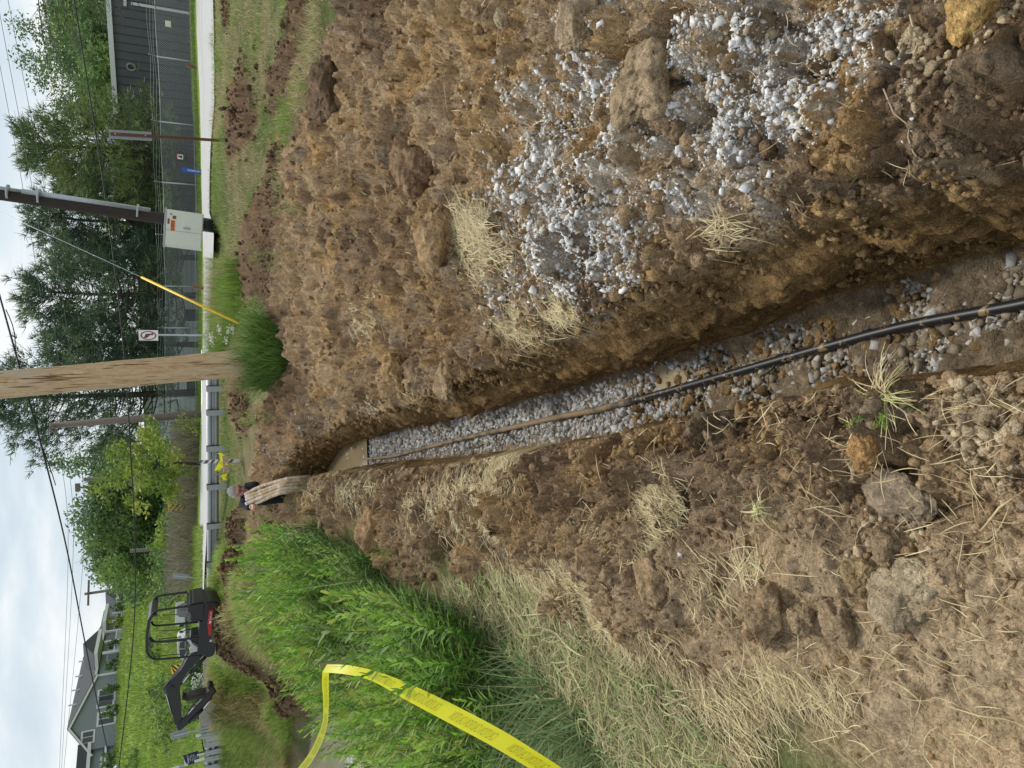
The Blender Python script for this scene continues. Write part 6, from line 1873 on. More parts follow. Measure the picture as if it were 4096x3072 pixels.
b = base(790, 645, 40.5); p1 = pine(b, ht(105, 610, 40.5, b), 3.9, 3, "lighter yellow green pine in front of the grey warehouse, right of the dark leaning pole", cols=LIGHTP, nb=110)
b = base(800, 905, 44); p2 = pine(b, ht(118, 960, 44, b), 3.6, 4, "dark pine directly behind the cream cabinet and the leaning pole")
b = base(805, 1182, 42); p3 = pine(b, ht(112, 1165, 42, b), 4.3, 5, "tall dark pine above the yellow guy guard, its trunk just right of the road sign", nb=120)
b = base(800, 1380, 46); p4 = pine(b, ht(185, 1385, 46, b), 3.2, 6, "dark pine right beside the tan wooden pole behind the road sign")
b = base(800, 1570, 43); p5 = pine(b, ht(-40, 1600, 43, b), 4.9, 7, "largest dark pine, behind the old grey pole left of the tan pole", nb=150, per=20)
b = base(800, 1030, 47); p6 = pine(b, ht(230, 1040, 47, b), 3.3, 8, "pine filling the gap between the cabinet pole and the yellow guy guard")
b = base(790, 760, 47); p7 = pine(b, ht(240, 790, 47, b), 3.4, 9, "pine between the grey sign back and the leaning pole", cols=LIGHTP)
# broad-leaved trees
DG = [(.13, .22, .075), (.165, .26, .085), (.105, .18, .065)]
MG = [(.18, .285, .075), (.225, .335, .085), (.145, .235, .07)]
BT = [(560, 60, 62, 205, 4.6, MG, "olive green tree behind the warehouse at the right edge of the view"), (520, 235, 68, 100, 4.4, DG, "tallest dark broad leaved tree poking above the wood behind the warehouse"), (540, 150, 64, 165, 4.2, MG, "mid green tree in the wood between the tallest tree and the right edge"),
      (540, 345, 64, 175, 4.2, DG, "loose leaved tree left of the tallest one behind the warehouse"), (540, 440, 66, 240, 4.0, DG, "round tree beside the yellow green pine behind the warehouse"), (540, -70, 60, 195, 4.6, MG, "tree just at the right border over the warehouse roof"),
      (470, 300, 56, 290, 3.2, MG, "low bright green tree close behind the warehouse roof"), (470, 160, 55, 310, 3.0, DG, "low dark tree close behind the warehouse roof")]
for i, (Xb, Y, y, Xt, rad, cols, lb) in enumerate(BT):
    p = PX(Xb, Y, y); b = Vector((p.x, p.y, min(p.z, 1.0))); decid("broadleaf_tree", b, PX(Xt, Y, y).z - b.z, rad, 10000, .14, cols, lb, 50 + i, "trees behind the warehouse", cl=60, bare=.12, cr=.27)
CT = [(800, 1975, 62, 345, 4.6, DG, "dense round tree right behind the yellow green tree"), (800, 2085, 62, 340, 4.2, MG, "tree between the striped marker and the yellow green tree, the pointed one"), (790, 2150, 66, 365, 4.2, DG, "dark round tree at the left end of the far wood above the guardrail"),
      (790, 1840, 70, 300, 4.2, DG, "tree between the dark pine and the yellow green tree"), (700, 2235, 80, 470, 3.2, MG, "tree on the slope at the right end of the apartment house")]
for i, (Xb, Y, y, Xt, rad, cols, lb) in enumerate(CT):
    b = base(Xb, Y, y); decid("broadleaf_tree", b, PX(Xt, Y, y).z - b.z, rad, 11000, .16, cols, lb, 70 + i, "trees at the foot of the hill", cl=70, bare=.06, cr=.25)
YG = [(.32, .40, .07), (.24, .34, .055), (.40, .44, .10), (.17, .26, .045)]
b = base(812, 1860, 33)
decid("young_tree", b, PX(385, 1850, 33).z - b.z, 1.75, 3000, .105, YG, "bright yellow green heart leaved tree behind the guardrail", 90, trunk=.16, bare=.24, cl=60, cr=.23)
# shrubs
for i, (X, Y, y, Xt, rad, cols, lb, n) in enumerate(((805, 2110, 42, 640, 1.3, [(.22, .33, .05), (.28, .38, .06)], "bright light green bush under the far wood next to the striped marker", 1500), (735, 2240, 52, 600, 1.9, MG, "round green bush at the hill foot right of the excavator", 1800), (775, 2330, 48, 660, 1.5, DG, "dark bush at the hill foot beside the small grey sign back", 1500),
        (775, 2190, 50, 640, 1.7, MG, "leafy bush beneath the distant wood on the slope", 1800), (800, 1700, 33, 690, .5, YG, "small yellow green sprout growing at the old grey pole", 260), (815, 1990, 40, 660, 1.4, MG, "olive bush below the yellow green tree", 1500),
        (852, 2720, 26, 745, .75, [(.10, .19, .035), (.07, .14, .03)], "white flowering shrub behind the excavator's boom", 1500), (850, 2790, 26, 770, .6, [(.11, .2, .035), (.08, .15, .03)], "green shrub behind the excavator's bucket", 1100))):
    b = base(X, Y, y); decid("shrub", b, max(.6, PX(Xt, Y, y).z - b.z), rad, n, .13 if y > 35 else .06, cols, lb, 120 + i, None, trunk=.15, bare=.02, cl=26, cr=.35, cat="shrub")
fl_ = np.array([list(PX(rng.uniform(765, 830), rng.uniform(2690, 2760), 25.4)) for _ in range(160)])
V, F, k = rocks(fl_, rng.uniform(.03, .06, 160)); tag(npmesh("white_blossom", V, [F], bpy.data.materials["blossom"]), "white blossom on the shrub behind the boom", "flowers", kind="stuff")
# young trees round the house and on the slope
HT = [(478, 2745, 110, 405, 1.5, "small tree in front of the two gable windows of the apartment house"), (478, 2838, 108, 418, 1.7, "dark young tree before the middle of the gable wall"), (482, 2655, 116, 425, 1.4, "small tree at the right corner of the gable"), (490, 2570, 122, 440, 1.4, "small dark tree under the first balcony"),
      (502, 2480, 128, 430, 1.6, "young yellow leaved tree before the white balconies"), (512, 2420, 130, 460, 1.6, "tree by the crossarm pole in front of the house"), (515, 2330, 128, 455, 2.0, "round tree before the far end of the apartment house"), (520, 2262, 128, 450, 2.2, "dense tree at the far end of the apartment house"),
      (470, 3030, 104, 395, 2.2, "tree at the left corner of the apartment house"), (500, 2380, 150, 385, 1.5, "thin tree showing above the roof behind the crossarm pole")]
for i, (X, Y, y, Xt, rad, lb) in enumerate(HT):
    b = base(X, Y, y); p = PX(X, Y, y); b.z = min(b.z, p.z) if b.z > p.z + 1 else b.z
    decid("young_tree", b, max(2.0, (PX(Xt, Y, y).z - b.z) * .72), rad * .5, 500, .2, YG if 'yellow' in lb else DG, lb, 150 + i, "young trees round the apartment house", trunk=.12, bare=.1, cl=26, cr=.34)
ST = [(665, 2740, 55, 590, 1.0, "sapling standing alone in the grass right above the excavator's elbow"), (700, 2790, 50, 580, 1.6, "wispy sapling in the tall grass above the boom"), (690, 2925, 48, 610, 1.2, "wispy sapling above the leaning grey sign back"), (545, 3040, 75, 510, .9, "tiny sapling on the slope near the left edge"), (655, 2600, 62, 590, .7, "staked sapling seen through the excavator's canopy")]
for i, (X, Y, y, Xt, rad, lb) in enumerate(ST):
    b = base(X, Y, y); decid("sapling", b, max(1.2, PX(Xt, Y, y).z - b.z), rad, 420, .11, [(.12, .2, .05), (.16, .25, .06)], lb, 170 + i, "saplings on the grassy slope", trunk=.10, bare=.12, cl=24, cr=.3)
# bare tree at the right edge
rt = thing("bare_tree", "bare leafless branches reaching in from the right edge before the warehouse", "tree", base(800, -330, 30))
r_ = np.random.default_rng(9); mb = MB(); out = []
mb.tube([Vector((0, 0, -.3)), Vector((-.1, 0, 2)), Vector((-.1, .1, 4.5))], [.14, .11, .06], 8)
for k in range(15):
    z = 1.6 + 3.4 * r_.random()
    tgt = PX(150 + 560 * (1 - (z - 1.6) / 3.4) * r_.uniform(.6, 1.1), r_.uniform(-40, 330), 29.5 + r_.normal() * .7) - rt.location
    s_ = Vector((-.1, .05, z)); mid = s_.lerp(tgt, .5) + Vector((0, 0, .5)); P = smooth_path([s_, mid, tgt], 7)
    mb.tube(P, [.030 * (1 - .85 * i / (len(P) - 1)) + .003 for i in range(len(P))], 5)
    for j in range(9):
        i = r_.integers(3, len(P) - 1); d = (P[i + 1] - P[i]).normalized(); a = Vector(r_.normal(size=3)); q = (d + a * .45).normalized(); l_ = r_.uniform(.3, 1.1)
        e1 = P[i] + q * l_ * .5 + Vector((0, 0, .03)); e2 = P[i] + q * l_ + Vector((0, 0, -.04))
        mb.tube([P[i], e1, e2], [.008, .006, .003], 4)
        for _ in range(2):
            f = (q + Vector(r_.normal(size=3)) * .5).normalized() * l_ * .5; mb.tube([e1, e1 + f], [.005, .002], 4)
mb.build("branches", mat("grey_twig", (.07, .055, .055), rough=.9), rt, smooth=True)
# grey brush behind the road
BP = [(700, 1690), (700, 2270), (815, 2300), (815, 1680)]
n = 9000
Yb = rng.uniform(1670, 2330, n); yd = rng.uniform(35, 44, n)
P = np.array([list(PX(805, a, q)) for a, q in zip(Yb, yd)])
z0 = zbase(P[:, 0], P[:, 1]); L = rng.uniform(.35, 1.5, n)
t = np.linspace(0, 1, 4)[None, :, None]; d = rng.normal(size=(n, 3)) * .5; d[:, 2] = 1; d /= np.linalg.norm(d, axis=1)[:, None]
pts = np.stack([P[:, 0], P[:, 1], z0], -1)[:, None] + d[:, None] * L[:, None, None] * t + rng.normal(size=(n, 4, 3)) * .05 * t
sd = rng.normal(size=(n, 3)); sd /= np.linalg.norm(sd, axis=1)[:, None]
V, fs, k = ribbons(pts, np.full((n, 4), .022), sd)
tag(npmesh("bare_brush", V, fs, M_STRAW, col=rep(pcol(n, [(.30, .25, .20), (.21, .175, .145), (.38, .33, .25), (.22, .25, .11)]), k)), "grey leafless brush beyond the guardrail under the trees", "brush", kind="stuff")
# grass strip between road and fence, and rough grass of the slope
n = 9000
Yb = rng.uniform(-40, 1750, n); k_ = rng.random(n)
P = np.array([list(PX(812 - 26 * q, a, 31 + 4.5 * q + a * .0022)) for a, q in zip(Yb, k_)])
z0 = H(P[:, 0], P[:, 1])
upright("fence_grass", P[:, 0], P[:, 1], rng.uniform(.1, .3, n), rng.uniform(.012, .02, n), pcol(n, [(.11, .19, .03), (.16, .24, .045), (.2, .22, .08)]), lean=.5, label="short grass strip between the road and the chain link fence")
n = 42000
y = 27 * (125 / 27) ** rng.random(n); u = rng.uniform(-.60, -.17, n); x = u * y
q = (zbase(x, y) > .3); x, y = x[q], y[q]; n = len(x)
pt = sstep(-.4, .5, fbm(x, y, .18, 4, 400))[:, None]
c = pcol(n, [(.19, .29, .045), (.24, .35, .055), (.29, .39, .07), (.16, .25, .04)]) * (1 - .2 * pt) + pt * np.array([[.03, .02, .01]])
upright("hill_grass", x, y, rng.uniform(.2, .5, n) * np.interp(y, [27, 125], [.9, 1.8]), .0011 * y * rng.uniform(.6, 1.4, n), c, lean=.6, label="uncut grass covering the hill below the apartment house", segs=3)
# ------------------------------------------------------------------ mini excavator
ED = 20.6
org = PX(1690 / 1.903, 2200 + 525 / 1.903, ED)
SC = pxm(ED, 850) / 1.903
M_EXB = mat("excavator_black", (.016, .016, .018), rough=.38, spec=.5, var=.25, vscale=5)
M_EXR = mat("excavator_red", (.50, .035, .015), rough=.4)
M_EXW = mat("excavator_white", (.66, .66, .65), rough=.4)
M_SEAT = mat("seat_grey", (.24, .24, .235), rough=.8, var=.1)
M_CHR = mat("chrome_rod", (.75, .75, .76), rough=.15, metal=1.0)
M_STEEL = mat("worn_steel", (.028, .026, .025), rough=.6, metal=.3, var=.3, vscale=7, col2=(.07, .052, .036))
M_RUBB = mat("track_rubber", (.03, .028, .026), rough=.9, var=.3, col2=(.12, .085, .05), thr=(.5, .7))
def ez(x, y): return ((525 - y) * SC, (1690 - x) * SC)
ex = thing("mini_excavator", "black mini excavator with open canopy and folded arm parked by the guardrail", "excavator", org, (0, R_(4.5), R_(-4)))
def eprism(name, pts, y0, y1, m, parent=ex, bev=.012):
    mb = MB(); mb.prism([ez(*p) for p in pts], y0, y1)
    o = mb.build(name, m, parent)
    if bev:
        bm = bmesh.new(); bm.from_mesh(o.data); bmesh.ops.bevel(bm, geom=bm.edges[:], offset=bev, segments=2, affect='EDGES', clamp_overlap=True); bm.to_mesh(o.data); bm.free()
    return o
def etube(name, pts, r, m, y=0.0, parent=ex, n=8, sm=6):
    P = [Vector((ez(*p[:2])[0], (p[2] if len(p) > 2 else y), ez(*p[:2])[1])) for p in pts]
    if sm: P = smooth_path(P, sm)
    mb = MB(); mb.tube(P, r, n); return mb.build(name, m, parent, smooth=True)
for yy_ in (-.50, .50):
    o = eprism("track", [(1765, 345), (1728, 318), (1690, 325), (1662, 350), (1660, 720), (1685, 752), (1728, 758), (1765, 735)], yy_ - .13, yy_ + .13, M_RUBB, bev=.03)
    for k in range(14):
        mb = MB(); a = ez(1660, 352 + k * 28); mb.box((a[0], yy_, a[1] + .012), (.05, .27, .03)); mb.build("track_lug", M_RUBB, o)
    for k in range(4):
        mb = MB(); a = ez(1715, 375 + k * 110); mb.tube([(a[0], yy_ - .14, a[1]), (a[0], yy_ - .16, a[1])], .075, 14); mb.build("roller", M_EXB, o)
eprism("undercarriage", [(1725, 430), (1660, 430), (1660, 640), (1725, 640)], -.36, .36, M_EXB)
eprism("slew_deck", [(1652, 330), (1608, 322), (1560, 326), (1545, 470), (1548, 700), (1590, 745), (1640, 735), (1655, 600)], -.62, .62, M_EXB, bev=.03)
eprism("engine_cover", [(1560, 322), (1470, 330), (1440, 345), (1436, 372), (1462, 410), (1520, 462), (1560, 470)], -.60, .60, M_EXB, bev=.05)
rs = eprism("red_panel", [(1612, 384), (1588, 388), (1580, 470), (1592, 574), (1612, 574)], -.640, -.615, M_EXR, bev=0)
text_obj("Bobcat", .082, M_EXW, rs, Matrix.Translation((ez(1600, 440)[0] + .04, -.6415, ez(1599, 440)[1])) @ Matrix.Rotation(R_(90), 4, 'X'), sx=.95)
hx, hz = ez(1599, 474)
mb = MB(); mb.prism([(hx - .045, hz + .035), (hx - .01, hz + .02), (hx + .02, hz + .035), (hx + .035, hz - .005), (hx + .01, hz - .035), (hx - .03, hz - .02)], -.6408, -.6425); mb.build("maker_emblem", M_EXW, rs)
for k in range(3):
    a = ez(1592, 356 + k * 10); mb = MB(); mb.box((a[0], -.626, a[1]), (.018, .02, .12)); mb.build("cooling_slot", mat("slot", (.12, .03, .02), rough=.7) if k == 0 else bpy.data.materials["slot"], ex)
a = ez(1652, 375); mb = MB(); mb.box((a[0], -.60, a[1] - .01), (.08, .05, .05)); mb.build("rear_reflector", M_YLS, ex)
a = ez(1610, 615); mb = MB(); mb.box((a[0], -.632, a[1]), (.06, .01, .05)); mb.build("data_sticker", M_EXW, ex)
eprism("floor_plate", [(1560, 470), (1528, 470), (1526, 720), (1560, 720)], -.58, .58, M_EXB)
eprism("front_console", [(1545, 700), (1470, 640), (1478, 600), (1545, 590)], -.25, .25, M_EXB, bev=.02)
eprism("seat_base", [(1545, 415), (1470, 420), (1466, 505), (1545, 505)], -.24, .24, M_EXB, bev=.03)
eprism("seat_cushion", [(1480, 405), (1452, 398), (1446, 500), (1468, 512)], -.25, .25, M_SEAT, bev=.03)
eprism("seat_back", [(1460, 400), (1385, 405), (1370, 430), (1378, 462), (1455, 470)], -.24, .24, M_SEAT, bev=.04)
eprism("armrest", [(1472, 390), (1434, 395), (1438, 430), (1478, 425)], -.36, -.27, M_SEAT, bev=.02)
eprism("armrest", [(1472, 390), (1434, 395), (1438, 430), (1478, 425)], .27, .36, M_SEAT, bev=.02)
eprism("white_fender", [(1432, 610), (1448, 606), (1476, 632), (1498, 668), (1528, 690), (1524, 722), (1482, 730), (1468, 700), (1486, 690), (1462, 645)], -.32, -.20, M_EXW, bev=.01)
for yy_ in (-.22, .22):
    etube("control_lever", [(1500, 560, yy_), (1452, 562, yy_), (1418, 572, yy_)], .012, M_EXB)
    a = ez(1412, 574); mb = MB(); mb.box((a[0], yy_, a[1]), (.05, .04, .10), bev=.01); mb.build("lever_grip", M_EXB, ex)
etube("work_light", [(1405, 612, -.2), (1395, 628, -.2)], .045, M_EXW, sm=0)
# canopy
for yy_ in (-.56, .56):
    etube("canopy_post", [(1440, 352, yy_), (1300, 362, yy_), (1235, 372, yy_), (1205, 405, yy_)], .030, M_EXB)
    etube("canopy_post", [(1560, 592, yy_), (1400, 594, yy_), (1290, 596, yy_), (1225, 590, yy_), (1205, 560, yy_)], .028, M_EXB)
    etube("canopy_post", [(1550, 728, yy_), (1400, 726, yy_), (1275, 724, yy_), (1225, 710, yy_), (1198, 670, yy_)], .028, M_EXB)
    etube("grab_rail", [(1400, 515, yy_), (1390, 520, yy_), (1290, 518, yy_), (1280, 512, yy_)], .011, M_EXB)
    etube("grab_rail", [(1400, 708, yy_), (1392, 700, yy_), (1275, 700, yy_), (1268, 708, yy_)], .011, M_EXB)
rf_ = eprism("canopy_roof", [(1240, 383), (1205, 392), (1186, 430), (1178, 540), (1184, 650), (1200, 690), (1212, 690), (1200, 640), (1196, 540), (1204, 440), (1222, 405), (1248, 400)], -.62, .62, M_EXB, bev=.012)
# swing bracket, boom, arm, bucket
eprism("swing_bracket", [(1640, 700), (1560, 712), (1545, 760), (1600, 790), (1640, 770)], -.16, .16, M_EXB, bev=.02)
boom = eprism("boom", [(1500, 745), (1545, 775), (1600, 768), (1560, 800), (1475, 895), (1428, 985), (1424, 1040), (1436, 1130), (1446, 1235), (1448, 1290), (1420, 1305), (1400, 1285), (1382, 1190), (1345, 1060), (1324, 1012), (1330, 985), (1352, 970), (1425, 880), (1468, 790)], -.085, .085, M_EXB, bev=.012)
eprism("boom_bracket", [(1358, 990), (1376, 985), (1388, 1012), (1368, 1022)], -.12, .12, M_EXB, parent=boom, bev=.01)
for yy_ in (-.055, -.02, .02, .055):
    etube("hydraulic_hose", [(1560, 735, yy_), (1470, 745, yy_), (1420, 860, yy_), (1335, 980, yy_), (1318, 1015, yy_), (1345, 1080, yy_), (1380, 1200, yy_), (1425, 1270, yy_)], .012, M_WIRE, parent=boom)
etube("boom_cylinder", [(1612, 775, -.03), (1490, 915, -.03)], .042, M_EXB, sm=0, n=12)
etube("cylinder_rod", [(1500, 905, -.03), (1428, 1000, -.03)], .022, M_CHR, sm=0, n=10)
etube("arm_cylinder", [(1328, 1018, 0), (1378, 1185, 0)], .040, M_GALV, sm=0, n=12)
etube("cylinder_rod", [(1374, 1175, 0), (1428, 1322, 0)], .022, M_CHR, sm=0, n=10)
arm = eprism("dipper_arm", [(1412, 1312), (1432, 1345), (1450, 1340), (1518, 1282), (1600, 1195), (1652, 1125), (1640, 1088), (1618, 1090), (1560, 1150), (1500, 1215), (1440, 1272)], -.07, .07, M_EXB, bev=.012)
etube("bucket_cylinder", [(1500, 1290, -.1), (1590, 1200, -.1)], .034, M_EXB, sm=0, n=12, parent=arm)
etube("cylinder_rod", [(1580, 1210, -.1), (1652, 1120, -.1)], .018, M_CHR, sm=0, n=10, parent=arm)
etube("cylinder_rod", [(1486, 1222, -.09), (1540, 1160, -.09)], .02, M_CHR, sm=0, n=10, parent=arm)
etube("arm_hose", [(1430, 1290, -.09), (1500, 1190, -.12), (1560, 1110, -.12), (1590, 1120, -.1)], .011, M_WIRE, parent=arm)
bk = eprism("bucket", [(1466, 1098), (1480, 1112), (1520, 1104), (1560, 1096), (1600, 1100), (1640, 1092), (1664, 1064), (1656, 1030), (1628, 1014), (1612, 1024), (1628, 1046), (1612, 1066), (1570, 1068), (1520, 1076), (1484, 1088)], -.2, .2, M_STEEL, bev=.015)
for k in range(4):
    a = ez(1462, 1092); mb = MB(); mb.box((a[0], -.165 + .11 * k, a[1] + .02), (.04, .05, .10), (0, .5, 0)); mb.build("bucket_tooth", M_STEEL, bk)
etube("bucket_link", [(1640, 1120, 0), (1672, 1085, 0), (1650, 1050, 0)], .04, M_STEEL, sm=0)
# earth banked up under the machine, and by its bucket
P_ = []
for cx, cy, rx, ry, hh in PATCH:
    if cy > 18.5 and cx < -1.5: P_.append(np.array([[cx, cy, 0]]) + rng.normal(size=(170, 3)) * np.array([rx * .55, ry * .5, .02]))
    elif cy > 9: P_.append(np.array([[cx, cy, 0]]) + rng.normal(size=(260, 3)) * np.array([rx * .5, ry * .45, .02]))
P_ = np.concatenate(P_); P_[:, 2] = H(P_[:, 0], P_[:, 1]) + np.abs(P_[:, 2])
s_ = np.clip(rng.lognormal(math.log(.05), .5, len(P_)), .02, .12)
V, F, k = rocks(P_, s_, jit=.25, tpl=(ICO2_V, ICO2_F)); c = np.array([[.16, .105, .06]]) * rng.uniform(.6, 1.6, (len(P_), 1))
tag(npmesh("soil_ridge", V, [F], M_CLOD, col=rep(c, k)), "dark broken soil on the torn verge and in front of the excavator's tracks", "soil", kind="stuff")

# ------------------------------------------------------------------ pickup on the road beyond
TD = 40.0
o2 = PX(1500 / 1.903, 2200 + 620 / 1.903, TD); S2 = pxm(TD, 750) / 1.903
def tz(x, y): return ((620 - y) * S2, (1500 - x) * S2)
tk = thing("pickup_truck", "dark pickup with a white cab roof behind the excavator", "pickup truck", o2)
def tprism(name, pts, y0, y1, m, parent=tk, bev=.04):
    mb = MB(); mb.prism([tz(*p) for p in pts], y0, y1); o = mb.build(name, m, parent)
    if bev:
        bm = bmesh.new(); bm.from_mesh(o.data); bmesh.ops.bevel(bm, geom=bm.edges[:], offset=bev, segments=2, affect='EDGES', clamp_overlap=True); bm.to_mesh(o.data); bm.free()
    return o
tb = tprism("body", [(1500, 400), (1425, 400), (1420, 640), (1412, 770), (1418, 850), (1440, 868), (1500, 872)], -.9, .9, mat("truck_paint", (.035, .045, .06), rough=.25, spec=.6))
tc_ = tprism("cab", [(1422, 610), (1372, 632), (1362, 650), (1362, 740), (1370, 752), (1416, 800), (1422, 800)], -.78, .78, M_EXW)
tprism("cab_window", [(1414, 640), (1380, 648), (1376, 690), (1414, 694)], -.80, -.77, M_GLASS, tc_, 0)
tprism("cab_window", [(1414, 700), (1376, 698), (1378, 742), (1414, 770)], -.80, -.77, M_GLASS, tc_, 0)
tprism("bed_cover", [(1424, 405), (1356, 410), (1352, 520), (1424, 524)], -.85, .85, M_EXW)
for yq in (480, 800):
    for sy in (-.86, .86):
        a = tz(1515, yq); mb = MB(); mb.tube([(a[0], sy - .11, a[1]), (a[0], sy + .11, a[1])], .36, 20); wh_ = mb.build("wheel", M_RUBB, tk, smooth=False)
        mb = MB(); mb.tube([(a[0], sy - .125, a[1]), (a[0], sy + .125, a[1])], .2, 16); mb.build("rim", M_GALV, wh_)
a = tz(1440, 868); mb = MB(); mb.box((a[0] - .01, -.6, a[1]), (.06, .3, .18), bev=.02); mb.build("headlight", M_WHT, tk)
mb = MB(); mb.box((a[0] - .01, .6, a[1]), (.06, .3, .18), bev=.02); mb.build("headlight", M_WHT, tk)
mb = MB(); a = tz(1405, 805); mb.box((a[0], -.98, a[1]), (.12, .2, .16), bev=.03); mb.build("wing_mirror", M_EXB, tk)

# ------------------------------------------------------------------ the man in the trench
MD = 11.05
M_SKIN = mat("skin", (.50, .25, .185), rough=.55, var=.10, vscale=18)
M_HAIR = mat("silver_hair", (.36, .34, .31), rough=.7, var=.25, vscale=60, bump=.006, bscale=120)
M_SHIRT = mat("black_shirt", (.010, .011, .015), rough=.85, var=.3, vscale=15, bump=.006, bscale=25)
M_JEAN = mat("dark_jeans", (.02, .026, .045), rough=.9, var=.2)
def skin_mesh(chains, name):
    "chains: list of [(point, radius), ...]; the first point of a chain may be an (index) into earlier points"
    vs, es, rs = [], [], []
    for ch in chains:
        prev = None
        for it in ch:
            if isinstance(it, int): prev = it; continue
            p, r = it; vs.append(p); rs.append(r)
            if prev is not None: es.append((prev, len(vs) - 1))
            prev = len(vs) - 1
    me = bpy.data.meshes.new(name); me.from_pydata([tuple(v) for v in vs], es, [])
    o = bpy.data.objects.new(name, me); COL.objects.link(o)
    sk = o.modifiers.new("s", 'SKIN'); sk.use_smooth_shade = True
    for i, r in enumerate(rs):
        d = me.skin_vertices[0].data[i]; d.radius = (r, r) if not isinstance(r, tuple) else r
    me.skin_vertices[0].data[0].use_root = True
    sb = o.modifiers.new("d", 'SUBSURF'); sb.levels = 2; sb.render_levels = 2
    dg = bpy.context.evaluated_depsgraph_get()
    m2 = bpy.data.meshes.new_from_object(o.evaluated_get(dg))
    bpy.data.objects.remove(o)
    return m2
tr_z = float(floor_z(11.1)) - .02
neck = zm(418, 380, MD); head = zm(285, 335, MD - .03)
chest = zm(520, 420, MD + .03); pelv = Vector((zm(700, 440, MD).x, MD + .22, tr_z + .52))
shR, shL = zm(455, 262, MD), zm(392, 508, MD)
elR, elL = zm(620, 240, MD - .12), zm(470, 590, MD - .10)
haR, haL = zm(640, 330, MD - .40), zm(505, 585, MD - .34)
wrR, wrL = elR.lerp(haR, .8), elL.lerp(haL, .72)
man = thing("person", "grey haired man in black shirt and glasses bending over muddy pipes at the trench end", "person", (pelv.x, pelv.y, tr_z))
O = man.location.copy()
def L3(v): return tuple(Vector(v) - O)
kR, kL = Vector((pelv.x + .13, MD + .05, tr_z + .42)), Vector((pelv.x - .13, MD + .0, tr_z + .40))
fR, fL = Vector((pelv.x + .12, MD + .32, tr_z + .05)), Vector((pelv.x - .12, MD + .34, tr_z + .05))
hipR, hipL = pelv + Vector((.1, 0, -.03)), pelv + Vector((-.1, 0, -.03))
# body: torso, neck, arms, legs (one skin), then head and hands joined by a voxel remesh
body = skin_mesh([[(L3(pelv), .13), (L3(pelv.lerp(chest, .5)), .125), (L3(chest), .145), (L3(chest.lerp(neck, .72)), .10), (L3(neck), .058), (L3(neck.lerp(head, .45)), .056)],
                  [3, (L3(shR), .062), (L3(shR.lerp(elR, .5)), .05), (L3(elR), .042), (L3(wrR), .028), (L3(wrR.lerp(haR, .5)), .034)],
                  [3, (L3(shL), .062), (L3(shL.lerp(elL, .5)), .05), (L3(elL), .042), (L3(wrL), .028), (L3(wrL.lerp(haL, .5)), .034)],
                  [0, (L3(hipR), .085), (L3(kR), .062), (L3(fR), .045)], [0, (L3(hipL), .085), (L3(kL), .062), (L3(fL), .045)]], "body")
bm = bmesh.new(); bm.from_mesh(body)
# head: facing down and to the viewer's right
face_d = (Vector((.42, -.80, -.42))).normalized()
upd = (head - neck).normalized(); upd = (upd * .8 + Vector((.02, -.35, .5))).normalized()
upd = (upd - face_d * upd.dot(face_d)).normalized(); rgt = face_d.cross(upd).normalized()
HM = Matrix((rgt, -face_d, upd)).transposed()          # local: x right, -y face, z up
def hv(v):
    x, y, z = v
    w = 1.0 - .22 * max(0, -z) ** 1.5 - .05 * max(0, z)
    yy = y * (1.0 + (.06 if y > 0 else 0))
    p = Vector((x * .076 * w, yy * .098 - (.012 if z < -.3 and y < 0 else 0), z * .122))
    return p
hb = bmesh.new(); hb.from_mesh(bpy.data.meshes.new("tmp"))
vl = [hb.verts.new(hv(v)) for v in ICO4_V]
for f in ICO4_F: hb.faces.new([vl[i] for i in f])
def blob(c, s):
    v_ = [hb.verts.new(Vector((a * s[0], b * s[1], d * s[2])) + Vector(c)) for a, b, d in ICO2_V]
    for f in ICO2_F: hb.faces.new([v_[i] for i in f])
blob((0, -.103, -.018), (.014, .022, .026)); blob((0, -.096, .012), (.011, .012, .03))      # nose
blob((.076, .008, -.01), (.012, .02, .032)); blob((-.076, .008, -.01), (.012, .02, .032))   # ears
blob((0, -.086, -.098), (.03, .02, .022)); blob((.036, -.080, -.03), (.022, .018, .02)); blob((-.036, -.080, -.03), (.022, .018, .02)); blob((0, -.086, .045), (.05, .018, .014))
for v in hb.verts: v.co = Vector(L3(head)) + HM @ v.co
me_t = bpy.data.meshes.new("tmp2"); hb.to_mesh(me_t); bm.from_mesh(me_t)
# hands: palm and five fingers curled round the pipes
def hand(w, h, side):
    d = (Vector(h) - Vector(w)).normalized(); acr = d.cross(Vector((0, 0, 1))).normalized(); dn = acr.cross(d).normalized()
    if dn.z > 0: dn = -dn
    ch = []
    pal = Vector(h)
    out_ = []
    for k, (off, ln_) in enumerate(((-.030, .062), (-.010, .072), (.010, .070), (.030, .056))):
        b0 = pal + acr * off + d * .02
        m_ = b0 + d * ln_ * .5 + dn * .012; e_ = m_ + d * ln_ * .28 + dn * ln_ * .45
        out_.append(([b0 - d * .05 + acr * (-off * .3), b0, m_, e_], [.015, .0115, .010, .0085]))
    tb = pal - d * .01 + acr * (.036 * side); out_.append(([pal - d * .04, tb, tb + d * .035 + dn * .02, tb + d * .05 + dn * .04], [.016, .013, .011, .009]))
    out_.append(([Vector(w), pal - d * .02, pal + d * .015], [.030, .036, .030]))
    m2 = MB()
    for P, r in out_: m2.tube(P, r, 8)
    return m2
for w_, h_, sd_ in ((L3(wrR), L3(haR), -1), (L3(wrL), L3(haL), 1)):
    hm = hand(w_, h_, sd_); mt_ = bpy.data.meshes.new("tmp3"); mt_.from_pydata(hm.v, [], hm.f); bm.from_mesh(mt_)
me = bpy.data.meshes.new("body"); bm.to_mesh(me); bm.free()
bo = bpy.data.objects.new("body", me); COL.objects.link(bo)
